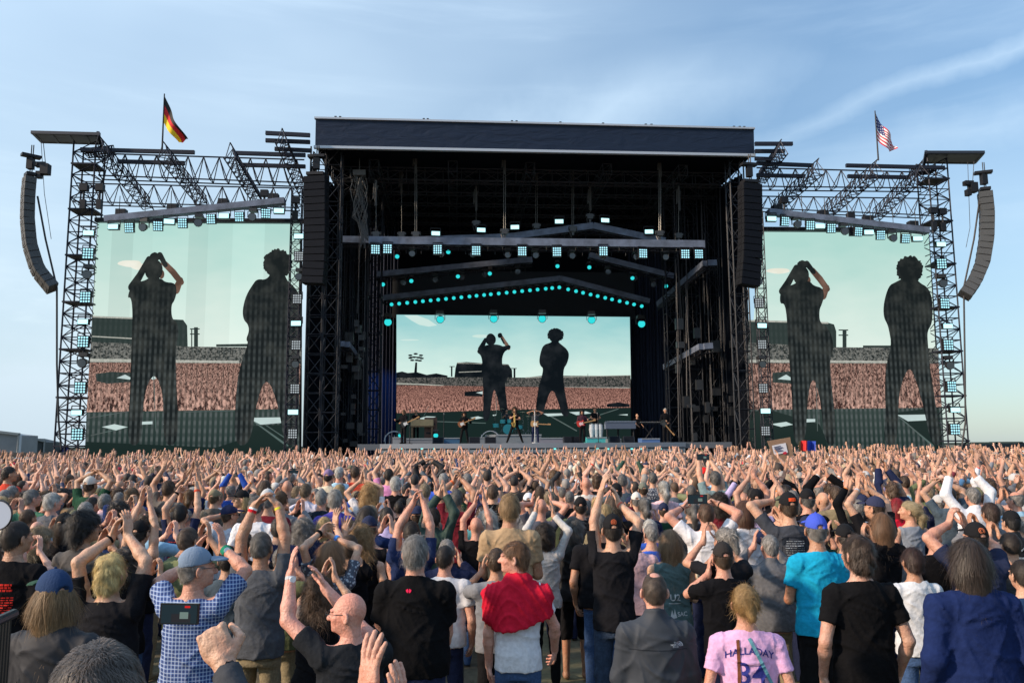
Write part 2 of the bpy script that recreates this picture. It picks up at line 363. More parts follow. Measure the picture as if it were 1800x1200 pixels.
wrapped('lowest peaked lighting truss right above the arched row of teal lamps', [(674, 524, 8.0), (985, 490, 8.0), (1141, 530, 8.0)], .33)
wrapped('steep wrapped truss on the right side running down from its boxed end', [(1258, 463, 2.0), (1242, 463, 2.0), (1160, 535, 8)], .34)
wrapped('lower right side truss above the hanging cables', [(1251, 608, 2.0), (1236, 609, 2.0), (1172, 645, 8)], .34)
wrapped('short left side truss low on the black side wall', [(597, 605, 2.0), (607, 605, 2.0), (634, 640, 8)], .30)
# hoist chains with motors
def hoist(label, px, y0, y1, t, motor_y=None, two=True, grp='chain hoists hanging from the stage roof'):
    P = S(px, y0, t); o = thing('chain_hoist', label, 'hoist', P, grp); q = S(px, y1, t); m = MB()
    for dx in ((-.05, .05) if two else (0,)): m.tube((P.x + dx, t, P.z), (q.x + dx, t, q.z), .022)
    part('chain', m, mat('chain', (.12, .12, .115), .4, .6), o)
    m = MB(); c = q + Vector((0, 0, .25)); m.box(c, (.34, .26, .3)); m.tube(c + Vector((-.25, 0, .05)), c + Vector((.25, 0, .05)), .12, 8); m.box(c + Vector((0, 0, -.25)), (.12, .1, .22)); m.tube(c + Vector((-.2, 0, -.15)), c + Vector((-.1, -.1, -.5)), .03)
    part('motor', m, mat('motor', (.05, .05, .052), .4, .4), o)
    m = MB(); m.tube(P + Vector((0, 0, .1)), P - Vector((.0, 0, 1.4)), .07, 5); m.tube(P + Vector((-.1, 0, -.1)), P - Vector((.15, 0, 1.0)), .04, 5); m.tube(P + Vector((.12, 0, -.2)), P - Vector((.1, 0, .9)), .03, 5)
    part('sling', m, mat('sling', (.05, .05, .05), .6), o)
for i, (px, y0, y1, t, tw) in enumerate([(731, 262, 420, .9, True), (887, 265, 415, .9, True), (943, 285, 405, 3, True), (1007, 268, 410, 2.5, True), (1160, 270, 418, .9, True), (1193, 330, 422, 2, False), (661, 320, 420, 1, False), (706, 300, 420, 3, False), (837, 330, 400, 3, False), (1037, 330, 388, 3, False)]):
    hoist(('double chain hoist near the left stage tower', 'double chain hoist left of the stage middle', 'double chain hoist at the stage middle', 'double chain hoist just right of the stage middle', 'double chain hoist towards the right stage tower', 'thin single chain right of the rightmost double hoist', 'thin single chain at the far left end of the front truss', 'thin single chain between cable bundle and left double hoist', 'thin single chain above the left strobe lamps', 'thin single chain above the peak of the truss')[i], px, y0, y1, t, two=tw)
# cable bundle at the left end
m = MB(); P = S(632, 300, 1)
for k in range(22):
    a = S(632 + rnd.uniform(-9, 9), 310 + rnd.uniform(-5, 10), 1 + rnd.uniform(-.2, .2)); b_ = S(634 + rnd.uniform(-12, 12), 370 + rnd.uniform(0, 25), 1); c = S(640 + rnd.uniform(-6, 10), 425 + rnd.uniform(-10, 12), 1)
    pp = [a.lerp(b_, f / 4) + Vector((.25 * math.sin(f * 1.1 + k), .1 * math.sin(k), 0)) for f in range(5)] + [b_.lerp(c, f / 3) for f in (1, 2, 3)]; m.path(pp, .022, 4)
m.box(S(632, 305, 1), (.7, .4, .3)); m.tube(S(632, 265, 1), S(632, 305, 1), .03)
solo('cable_bundle', m, mat('cable_grey2', (.09, .09, .09), .5), 'thick bundle of grey cables hanging at the left end of the front truss', 'cables', P=P)

# ---------------------------------------------------------------- side wings
def wing(side, label, data):
    o = thing('truss_wing', label, 'scaffold', S(*data['org']), 'steel truss wings that carry the side screens')
    def lat(name, a, b, w, h, bays, r=.04, tri=True, up=(0, 0, 1)): m = MB(); m.lattice(a, b, w, h, bays, r, tri=tri, up=up); return part(name, m, truss_m, o)
    for (x0, y0, x1, y1, yb0, yb1, t, bays) in data['rafters']:
        a, b = S(x0, y0, t), S(x1, y1, t); c, d = S(x0, yb0, t), S(x1, yb1, t); h = (a.z - c.z); m = MB(); w = .7
        m.tube(a, b, .045); 
        for dy in (-w / 2, w / 2): m.tube(c + Vector((0, dy, 0)), d + Vector((0, dy, 0)), .04)
        for k in range(bays):
            p0, p1, pt = c.lerp(d, k / bays), c.lerp(d, (k + 1) / bays), a.lerp(b, (k + .5) / bays)
            for dy in (-w / 2, w / 2): m.tube(p0 + Vector((0, dy, 0)), pt, .028, cap=False); m.tube(p1 + Vector((0, dy, 0)), pt, .028, cap=False)
            m.tube(p0 + Vector((0, -w / 2, 0)), p0 + Vector((0, w / 2, 0)), .025)
        part('roof_truss', m, truss_m, o)
    for (x0, y0, t0, x1, y1, t1, hh) in data['purlins']: lat('sloping_truss', S(x0, y0, t0), S(x1, y1, t1), .62, hh, 11, .04)
    for (x0, y0, x1, y1, t) in data['beams']:
        m = MB(); m.beam(S(x0, y0, t), S(x1, y1, t), .16, .2); part('beam', m, truss_m, o)
    for (xt, yt, t, w, bays) in data['towers']:
        p = S(xt, yt, t); m = MB(); m.lattice((p.x, t, 0), (p.x, t, p.z), w, w, bays, .05, up=(0, 1, 0), rb=.03)
        for k in range(0, bays, 4):
            z = p.z * k / bays; m.box((p.x, t, z), (w + .15, w + .1, .08))
        part('tower', m, truss_m, o)
    for (xt, yt, yb, t, w, bays) in data['ladders']:
        p = S(xt, yt, t); m = MB(); m.lattice((p.x, t, 0), (p.x, t, p.z), w, .35, bays, .03, up=(0, 1, 0), rb=.018); part('lamp_ladder', m, truss_m, o)
    m = MB()
    for seg in data['platform']: m.prism([S(x, y, t) for x, y, t in seg], (0, 0, -.12))
    for (x, y, t, x1, y1, t1) in data['platbars']: m.beam(S(x, y, t), S(x1, y1, t1), .14, .16)
    part('outrigger', m, mat('outrigger', (.018, .022, .034), .5), o)
    m = MB()
    for x, y, t in data['gear']:
        c = S(x, y, t); m.box(c, (.4, .3, .35)); m.tube(c, c - Vector((0, 0, .8)), .06); m.box(c - Vector((0, 0, .9)), (.25, .2, .5))
    parts('hoist_motor', m, black, o)
    m = MB(); ya = data['header']; m.beam(S(ya[0], ya[1], .1), S(ya[2], ya[3], .1), .3, .22); part('screen_header', m, black, o)
    return o
LW = dict(org=(130, 785, 0),
    rafters=[(178, 270, 535, 281, 312, 325, 0, 13), (133, 322, 525, 331, 357, 368, 5, 13)],
    purlins=[(172, 250, -2.5, 262, 358, 5.5, .8), (286, 262, -2.5, 362, 356, 5.5, .8), (404, 264, -2.5, 456, 350, 5.5, .8), (495, 238, -2.5, 537, 335, 4, .8), (150, 268, 0, 200, 262, 0, .4)],
    beams=[(142, 263, 342, 268, -.8), (208, 284, 325, 287, -.2), (410, 269, 537, 273, -.8), (425, 290, 537, 293, -.2), (467, 234, 545, 238, -1.5), (467, 247, 545, 250, -1.2), (483, 262, 548, 265, -.8)],
    towers=[(158, 255, 0, 1.15, 30)], ladders=[(523, 330, 785, -.3, .55, 32)],
    platform=[[(55, 231, -1.2), (173, 235, -1.2), (180, 250, 1.0), (72, 247, 1.0)]],
    platbars=[(55, 233, -1.3, 176, 236, -1.3), (72, 249, 1.0, 182, 252, 1.0), (58, 233, -1.3, 74, 249, 1.0), (90, 234, -1.3, 103, 250, 1.0), (120, 235, -1.3, 131, 251, 1.0), (150, 236, -1.3, 158, 252, 1.0), (172, 233, -1.3, 180, 262, 0)],
    gear=[(148, 330, -.9), (176, 330, -.9), (465, 340, -.5), (520, 352, -.7)], header=(168, 387, 535, 389))
wing('l', 'steel truss wing left of the stage carrying the left side screen', LW)
RW = dict(org=(1680, 785, 0),
    rafters=[(1330, 295, 1625, 303, 331, 334, 0, 11), (1337, 345, 1627, 349, 369, 381, 5, 11)],
    purlins=[(1374, 258, -2.5, 1335, 312, 4, .8), (1440, 291, -2.5, 1358, 365, 5.5, .8), (1543, 293, -2.5, 1450, 373, 5.5, .8), (1622, 296, -2.5, 1536, 378, 5.5, .8), (1600, 300, 0, 1640, 297, 0, .4)],
    beams=[(1327, 253, 1393, 253, -1.5), (1327, 266, 1379, 266, -1.2), (1327, 279, 1357, 280, -1), (1330, 287, 1428, 291, -.8), (1330, 308, 1415, 310, -.2), (1487, 291, 1660, 295, -.8), (1490, 310, 1600, 312, -.2)],
    towers=[(1637, 283, 0, 1.15, 30)], ladders=[(1331, 372, 785, -.3, .5, 28)],
    platform=[[(1630, 268, -1.2), (1730, 268, -1.2), (1714, 284, 1.0), (1620, 283, 1.0)]],
    platbars=[(1628, 268, -1.3, 1730, 268, -1.3), (1620, 285, 1.0, 1714, 286, 1.0), (1728, 269, -1.3, 1713, 286, 1.0), (1702, 268, -1.3, 1688, 285, 1.0), (1675, 268, -1.3, 1663, 285, 1.0), (1650, 268, -1.3, 1640, 285, 1.0), (1628, 266, -1.3, 1622, 300, 0)],
    gear=[(1640, 370, -.9), (1656, 372, -.9), (1378, 352, -.5), (1495, 380, -.3)], header=(1338, 403, 1632, 405))
wing('r', 'steel truss wing right of the stage carrying the right side screen', RW)
# wrapped beams over the side screens
def sidebeam(label, a, b):
    P = S(*a); o = thing('lighting_truss', label, 'truss', P, 'grey wrapped lighting trusses'); m = MB(); m.beam(S(*a), S(*b), .5, .32); part('cover', m, wrap, o)
    m = MB(); q0, q1 = S(*a), S(*b)
    for k in range(7): c = q0.lerp(q1, (k + .5) / 7); m.tube(c, c + Vector((0, 0, 1.2)), .02); m.box(c + Vector((0, .3, .3)), (.5, .4, .5)) if k in (0, 2, 4, 6) else None
    parts('hanger', m, black, o)
sidebeam('wrapped lighting truss climbing to the right over the left side screen', (186, 386, -1.2), (501, 354, -1.2))
sidebeam('wrapped lighting truss sloping down to the right over the right side screen', (1350, 373, -1.2), (1630, 406, -1.2))

# ---------------------------------------------------------------- line array loudspeakers
grille = mat('speaker_grille', (.065, .068, .07), .6, .2, bump=.5, bscale=60)
cab = mat('speaker_cabinet', (.009, .010, .013), .7, spec=.15); cab_g = mat('speaker_side', (.055, .055, .055), .6, var=.15, bscale=3)
def array(label, pts, wid, yaw, depth=.75, grp='curved loudspeaker arrays', front=grille, t=-1.3, cb_m=None):
    ps = [S(x, y, t) for x, y in pts]; P = ps[0]; o = thing('line_array', label, 'loudspeaker', P, grp)
    # resample evenly
    seg = [0]; 
    for a, b in zip(ps[:-1], ps[1:]): seg.append(seg[-1] + (b - a).length)
    n = max(8, int(seg[-1] / .36))
    def pt(d):
        for i in range(len(ps) - 1):
            if d <= seg[i + 1] + 1e-6: return ps[i].lerp(ps[i + 1], (d - seg[i]) / (seg[i + 1] - seg[i]))
        return ps[-1]
    Rz = Matrix.Rotation(yaw, 3, 'Z')
    for k in range(n):
        a, b = pt(seg[-1] * k / n), pt(seg[-1] * (k + 1) / n); c = (a + b) / 2; d = (a - b); 
        tilt = math.atan2(d.x * math.cos(yaw) , d.z) if False else math.atan2(d.x, d.z)
        rot = Matrix.Rotation(tilt, 3, 'Y') @ Rz; h = d.length * .93
        m = MB(); m.box(c, (wid, depth, h), rot)
        for e in (-1, 1): m.box(c + rot @ Vector((e * (wid / 2 + .012), .1, 0)), (.02, depth * .5, h * .5), rot)
        cb = part('speaker_cabinet', m, cb_m or cab, o)
        m = MB(); m.box(c + rot @ Vector((0, -depth / 2 - .012, 0)), (wid * .96, .02, h * .94), rot); part('grille', m, front, cb)
    m = MB(); top = ps[0] + Vector((0, 0, .15)); m.box(top, (wid * .8, depth * .9, .16), Rz); m.tube(top, top + Vector((0, 0, 1.6)), .03); m.tube(top + Vector((.1, 0, 0)), top + Vector((.1, 0, 1.6)), .03); m.box(top + Vector((0, 0, .6)), (.3, .3, .6)); m.box(top + Vector((0, 0, 1.0)), (.9, .4, .14), Rz)
    part('flying_frame', m, black, o); return o
array('grey curved loudspeaker array hanging free at the far left of the wing', [(52, 312), (49, 345), (48, 385), (52, 430), (66, 475), (93, 508)], .52, R(40), .72, cb_m=cab_g)
array('grey curved loudspeaker array hanging free at the far right of the wing', [(1731, 338), (1735, 375), (1734, 420), (1727, 462), (1713, 495), (1695, 520)], .66, R(-24), .75, cb_m=cab_g)
bg_ = mat('black_grille', (.007, .009, .014), .8, spec=.12, bump=.5, bscale=50)
array('tall black loudspeaker array hanging in front of the left stage tower', [(556, 312), (556, 400), (555, 460), (552, 500)], 1.15, R(-8), .7, 'tall black main loudspeaker arrays', bg_, -1.6)
array('tall black loudspeaker array hanging in front of the right stage tower', [(1318, 325), (1319, 400), (1318, 455), (1314, 503)], 1.1, R(8), .7, 'tall black main loudspeaker arrays', bg_, -1.6)
def cable(label, pts, r=.04): 
    m = MB(); ps = [S(*p) for p in pts]; m.path(ps, r, 5); solo('cable', m, rubber, label, 'cable', P=ps[0], group='cables hanging from the outer loudspeaker arrays')
cable('thick cable from the left array slanting down then dropping to the crowd', [(66, 345, -1.2), (80, 420, -1.2), (100, 505, -1.2), (100, 640, -1.2), (103, 740, -1.2), (108, 790, -1.2)], .05)
cable('thin steel wire beside the left array', [(72, 245, -1.2), (78, 340, -1.2), (90, 420, -1.2)], .015)
cable('dark cable slanting from the top of the right array to the tower foot', [(1722, 350, -1.2), (1712, 420, -1.2), (1694, 505, -1.2), (1696, 640, -1.2), (1697, 740, -1.2), (1690, 790, -1.2)], .05)
cable('thin steel wire beside the right array', [(1701, 285, -1.2), (1705, 400, -1.2), (1698, 435, -1.2)], .015)
for nm, (x, y) in (('left', (80, 298)), ('right', (1710, 330))):
    c = S(x, y, -1.2); o = thing('camera_unit', f'dark remote camera and motor unit hung beside the {nm} outer loudspeaker array', 'camera', c, 'remote units beside the arrays')
    m = MB(); m.box(c, (.4, .4, .55)); m.box(c + Vector((-.25, 0, .25)), (.5, .3, .25)); m.box(c + Vector((-.3, 0, -.3)), (.25, .3, .35)); part('body', m, black, o)
    m = MB(); m.tube(c + Vector((0, 0, .2)), S(x - 4 if nm == 'left' else x + 2, 250 if nm == 'left' else 284, -1.2), .02); m.disc(c + Vector((-.45, -.2, .25)), .12, .1); part('wire', m, black, o)

# ---------------------------------------------------------------- lamps
glow = emat('lamp_cyan', (.50, .95, 1.0), 1.7)
cell = emat('lamp_cell', (.42, .86, 1.0), 1.5); cell_w = emat('lamp_cell_white', (.75, .85, .9), .62)
teal = emat('lamp_teal', (.03, .66, .68), 1.15)
def proto_bar():
    o = thing('strobe_light', 'x', 'stage light'); m = MB(); m.box((0, .14, 0), (.56, .22, .30)); m.box((0, .3, 0), (.3, .12, .2)); part('housing', m, housing, o)
    m = MB(); m.box((0, .02, 0), (.50, .03, .24)); part('lens', m, glow, o); m = MB(); m.beam((-.31, .15, 0), (-.31, .15, .35), .03, .06, up=(0, 1, 0)); m.beam((.31, .15, 0), (.31, .15, .35), .03, .06, up=(0, 1, 0)); m.beam((-.31, .15, .35), (.31, .15, .35), .03, .05); part('yoke', m, black, o); return o
def proto_grid(cm):
    o = thing('blinder_light', 'x', 'stage light'); m = MB(); m.box((0, .14, 0), (.56, .2, .62)); part('housing', m, housing, o); m = MB()
    for i in range(4):
        for j in range(4): m.disc((-.2 + .1333 * i, .03, -.215 + .143 * j), .052, .02, 6)
    part('lens', m, cm, o); m = MB(); m.beam((-.31, .15, 0), (-.31, .15, .45), .03, .06, up=(0, 1, 0)); m.beam((.31, .15, 0), (.31, .15, .45), .03, .06, up=(0, 1, 0)); m.beam((-.31, .15, .45), (.31, .15, .45), .03, .05); part('yoke', m, black, o); return o
def proto_head(r, em, nm='moving_head_light'):
    o = thing(nm, 'x', 'stage light'); m = MB(); m.tube((0, .05, 0), (0, .34, .08), r * 1.15, 10, r2=r * .8); m.box((0, .3, r * 2.1), (r * 2, r * 2, r * .9)); part('housing', m, housing, o)
    m = MB(); m.disc((0, .0, 0), r, .06, 12); part('lens', m, em, o); m = MB(); m.beam((-r * 1.35, .2, 0), (-r * 1.35, .2, r * 1.7), .03, .08, up=(0, 1, 0)); m.beam((r * 1.35, .2, 0), (r * 1.35, .2, r * 1.7), .03, .08, up=(0, 1, 0)); m.beam((-r * 1.35, .2, r * 1.7), (r * 1.35, .2, r * 1.7), .04, .03); part('yoke', m, black, o); return o
darklens = mat('dark_lens', (.03, .035, .04), .15, spec=.8)
PRO = {}
def lamp(kind, px, py, t, label, grp, scale=1.0, yaw=0.0, tilt=0.0):
    first = kind not in PRO
    if first: PRO[kind] = {'bar': proto_bar, 'grid': lambda: proto_grid(cell), 'grid_off': lambda: proto_grid(cell_w), 'head': lambda: proto_head(.22, darklens), 'dot': lambda: proto_head(.11, teal, 'spot_light'), 'beam': lambda: proto_head(.24, teal)}[kind]()
    o = PRO[kind] if first else copytree(PRO[kind])
    o.matrix_world = STAGE @ Matrix.Translation(S(px, py, t)) @ Matrix.Rotation(yaw, 4, 'Z') @ Matrix.Rotation(tilt, 4, 'X') @ Matrix.Scale(scale, 4)
    return tag(o, label, 'stage light', grp)
def run(kind, pts, t, fmt, grp, **k):
    for i, p in enumerate(pts): lamp(kind, p[0], p[1], p[2] if len(p) > 2 else t, fmt % ORD[i], grp, yaw=k.get('yaw', 0) + rnd.uniform(-.15, .15), tilt=k.get('tilt', 0), scale=k.get('scale', 1))
run('bar', [(198, 398), (297, 389), (393, 379), (490, 370)], -1.6, '%s bright strobe lamp from the left under the truss over the left screen', 'strobe lamps over the left screen')
run('grid', [(226, 400), (277, 397), (320, 392), (370, 385), (420, 381), (467, 375)], -1.5, '%s lamp with a grid of cells from the left over the left screen', 'grid lamps over the left screen', tilt=.2, scale=.85)
run('head', [(250, 399), (348, 391), (443, 381)], -1.5, '%s unlit round moving head from the left over the left screen', 'round heads over the left screen', scale=.9)
run('bar', [(1357, 384), (1442, 397), (1528, 408), (1614, 419)], -1.6, '%s bright strobe lamp from the left under the truss over the right screen', 'strobe lamps over the right screen')
run('grid', [(1381, 389), (1425, 396), (1462, 401), (1510, 407), (1549, 413), (1593, 419)], -1.5, '%s lamp with a grid of cells from the left over the right screen', 'grid lamps over the right screen', tilt=.2, scale=.85)
run('head', [(1403, 394), (1486, 406), (1572, 418)], -1.5, '%s unlit round moving head from the left over the right screen', 'round heads over the right screen', scale=.9)
run('bar', [(155, 409), (145, 565), (134, 725)], -.9, '%s strobe lamp from the top of the outer left tower', 'strobe lamps on the outer left tower')
run('grid', [(154, 445), (149, 522), (145, 600), (140, 681), (135, 763)], -.8, '%s lit grid lamp from the top of the outer left tower', 'grid lamps on the outer left tower')
run('head', [(152, 482), (143, 638)], -.8, '%s round unlit head from the top of the outer left tower', 'round heads on the outer left tower')
run('bar', [(1655, 429), (1667, 573), (1680, 720)], -.9, '%s strobe lamp from the top of the outer right tower', 'strobe lamps on the outer right tower')
run('grid', [(1656, 463), (1662, 533), (1668, 606), (1674, 679), (1680, 754)], -.8, '%s lit grid lamp from the top of the outer right tower', 'grid lamps on the outer right tower')
run('head', [(1659, 498), (1671, 642)], -.8, '%s round unlit head from the top of the outer right tower', 'round heads on the outer right tower')
run('bar', [(525, 415), (520, 568), (515, 724)], -.9, '%s strobe lamp from the top of the ladder between left screen and stage', 'strobe lamps on the inner left ladder')
run('grid_off', [(525, 450), (522, 525), (520, 606), (518, 683), (514, 762)], -.8, '%s dim grid lamp from the top of the ladder between left screen and stage', 'grid lamps on the inner left ladder', scale=.85)
run('head', [(525, 486), (519, 640)], -.8, '%s round unlit head from the top of the ladder between left screen and stage', 'round heads on the inner left ladder', scale=.85)
run('bar', [(1340, 572), (1346, 722)], -.9, '%s strobe lamp from the top of the ladder between stage and right screen', 'strobe lamps on the inner right ladder')
run('grid_off', [(1335, 532), (1340, 605), (1342, 682), (1346, 757)], -.8, '%s dim grid lamp from the top of the ladder between stage and right screen', 'grid lamps on the inner right ladder', scale=.85)
run('head', [(1335, 495), (1341, 640)], -.8, '%s round unlit head from the top of the ladder between stage and right screen', 'round heads on the inner right ladder', scale=.85)
run('bar', [(766, 410), (846, 404), (905, 399), (983, 389), (1064, 387), (1141, 407)], 2.4, '%s bright strobe lamp from the left above the peaked stage truss', 'strobe lamps above the stage trusses', scale=.95)
run('grid', [(660, 438), (681, 437), (769, 438), (837, 440), (918, 441), (979, 442), (1061, 441), (1131, 445), (1205, 446), (1229, 446)], .6, '%s grid lamp from the left hanging under the long front truss', 'grid lamps under the front truss', scale=.9)
run('dot', [(673, 500, 5), (698, 451, 2), (723, 494, 5), (788, 443, 2), (805, 486, 5), (861, 481, 5), (980, 468, 5), (1036, 470, 5), (1112, 489, 5), (1171, 503, 5)], 5, '%s teal spot from the left of those scattered between the middle trusses', 'scattered teal spots', scale=1.1, tilt=.5)
xs = [505, 545, 587, 630, 670, 711, 751, 792, 833, 873, 916, 953, 993, 1028, 1070, 1112, 1153, 1194, 1235, 1275, 1318, 1352, 1390, 1436, 1478, 1515, 1555, 1592, 1632, 1668, 1708, 1747, 1784, 1825]
row = []
for x in xs:
    p = 520 + x / 3; y = 535 - (p - 688) * 30 / 295 if p < 983 else 505 + (p - 983) * 33 / 145; row.append((p, y))
run('dot', row, 7.6, '%s teal spot from the left in the arched row above the middle screen', 'arched row of teal spots', scale=1.05, tilt=.25)
run('beam', [(682, 566), (774, 561), (868, 560), (953, 560), (1040, 562), (1128, 569)], 9.5, '%s large round teal beam lamp from the left in front of the middle screen top', 'large teal beam lamps')
# dark unlit fixtures under the trusses
for (x0, y0, x1, y1, t, nn, wh) in ((690, 438, 1200, 445, 1, 9, 'front'), (690, 492, 930, 468, 5.5, 5, 'middle left'), (1050, 465, 1170, 498, 5.5, 3, 'middle right')):
    for i in range(nn):
        f = (i + .5) / nn; lamp('head', x0 + (x1 - x0) * f + rnd.uniform(-6, 6), y0 + (y1 - y0) * f + 7, t, f'{ORD[i]} dark unlit moving head from the left under the {wh} stage truss', 'unlit heads under the stage trusses', scale=.75)
# real light of the left beam lamp: blue wash on the dark side drape
sp = bpy.data.lights.new('beam_light', 'SPOT'); sp.energy = 900; sp.color = (.05, .25, 1.0); sp.spot_size = R(38); sp.spot_blend = .8; sp.shadow_soft_size = .2
so = bpy.data.objects.new('beam_light', sp); COL.objects.link(so); q = S(682, 574, 9.0); tgt = S(668, 700, TB - .2)
so.matrix_world = Matrix.Translation(STAGE @ q) @ (STAGE.to_3x3() @ (q - tgt)).to_track_quat('Z', 'Y').to_matrix().to_4x4()

# ---------------------------------------------------------------- flags
def flag(name, label, P0, P1, top0, top1, fly0, fly1, kind, t=-2.4):
    o = thing(name, label, 'flag', S(P0[0], P0[1], t)); m = MB(); m.tube(S(*P0, t), S(*P1, t), .045, 6, r2=.03); part('pole', m, black, o)
    a, b, c, d = S(*top0, t), S(*top1, t), S(*fly0, t), S(*fly1, t); nu, nv = 28, 26 if kind == 'us' else 18; mbs = {}
    m = MB()
    def pt(i, j):
        u, v = i / nu, j / nv; p = a.lerp(c, u).lerp(b.lerp(d, u), v); return p + Vector((.08 * math.sin(u * 9 + v * 3) * u, .35 * math.sin(u * 8 + 2 * v) * u, -.25 * math.sin(u * math.pi) * (1 if kind == 'us' else .6) + .06 * math.sin(v * 9 + u * 6) * u))
    for i in range(nu):
        for j in range(nv):
            if kind == 'de': mi = min(2, int(3 * j / nv))
            else:
                mi = 0 if int(13 * (j + .5) / nv) % 2 == 0 else 1
                if i < nu * .42 and j < nv * 7 / 13: mi = 3 if (i % 3 == 1 and j % 3 == 1) else 2
            m.face([pt(i, j), pt(i + 1, j), pt(i + 1, j + 1), pt(i, j + 1)], mi)
    cl = [mat('flag_black', (.01, .01, .01), .8), mat('flag_red', (.55, .01, .012), .8), mat('flag_gold', (.85, .55, .01), .8)] if kind == 'de' else [mat('flag_red2', (.50, .02, .05), .8), mat('flag_white', (.8, .8, .8), .8), mat('flag_blue', (.02, .03, .14), .8), mat('flag_white', (.8, .8, .8), .8)]
    part('flag_cloth', m, cl, o, smooth=True)
flag('flag_with_pole', 'black red and gold flag on a thin pole above the left wing', (285, 262), (289, 165), (289, 168), (288, 216), (326, 240), (320, 254), 'de')
flag('flag_with_pole', 'red and white striped flag with starred blue corner above the right wing', (1544, 282), (1538, 195), (1538, 197), (1542, 246), (1571, 240), (1577, 264), 'us')
# ---------------------------------------------------------------- far things on the horizon
IDN = Matrix.Identity(4)
def shed(label, x0, x1, x2, yt0, yt1, yt2, Y, ca, cb):
    a, b_, c = at_y(x0, yt0, Y), at_y(x1, yt1, Y * 1.02), at_y(x2, yt2, Y * 1.2); o = thing('truck_trailer', label, 'trailer', (b_.x, b_.y, 0), 'parked trailers at the left edge', IDN)
    m = MB(); m.prism([(a.x, a.y, 0), (b_.x, b_.y, 0), b_, a], (0, 2.5, 0)); part('box', m, ca, o)
    m = MB(); m.prism([(b_.x + .02, b_.y, 0), (c.x, c.y, 0), c, (b_.x + .02, b_.y, b_.z)], (0, .3, 0)); part('end_panel', m, cb, o)
    m = MB(); m.beam(a + Vector((0, -.1, .1)), b_ + Vector((0, -.1, .1)), .2, .18); m.beam(b_ + Vector((0, -.1, .1)), c + Vector((0, -.1, .1)), .2, .18); m.tube((b_.x, b_.y - .1, 0), (b_.x, b_.y - .1, b_.z), .08); part('roof_edge', m, mat('pale_edge', (.35, .35, .33), .6), o)
shed('large pale grey trailer cut by the left edge of the photo', -60, 34, 37, 754, 765, 768, 62, mat('trailer_grey', (.22, .23, .24), .5, var=.1, bscale=1), mat('trailer_white', (.55, .57, .6), .5))
shed('dark grey trailer with pale roof edge right of the large pale trailer', 47, 79, 80, 770, 777, 777.5, 66, mat('trailer_dark', (.045, .055, .055), .6), mat('trailer_dark', (0, 0, 0)))
a, b_ = at_y(-100, 792, 58), at_y(130, 792, 58); m = MB(); m.box(((a.x + b_.x) / 2, 58, 1.05), (b_.x - a.x, .2, 2.1)); solo('fence_wall', m, mat('fence_dark', (.02, .025, .03), .8), 'low dark fence behind the crowd at the left edge', 'fence', frame=IDN)
a, b_ = at_y(82, 781, 70), at_y(120, 781, 70); m = MB(); m.box(((a.x + b_.x) / 2, 70, 1.4), (b_.x - a.x, .2, 2.2)); solo('tarpaulin_wall', m, mat('blue_wall', (.03, .035, .16), .7), 'low blue tarpaulin wall left of the left tower foot', 'wall', frame=IDN)
a, b_ = at_y(1690, 781, 60), at_y(1860, 777, 66); m = MB(); m.prism([(a.x, a.y, 0), (b_.x, b_.y, 0), b_, a], (0, .3, 0)); solo('fence_wall', m, mat('fence_dark', (0, 0, 0)), 'low dark fence behind the crowd at the right edge', 'fence', frame=IDN)
m = MB()
for k in range(60):
    x0 = -900 + k * 30 + rnd.uniform(-5, 5); h = rnd.uniform(1.5, 3.2); m.box((x0, 900, h / 2), (30, 12, h))
solo('distant_treeline', m, mat('far_trees', (.03, .05, .045), .9), None, None, frame=IDN, kind='structure')
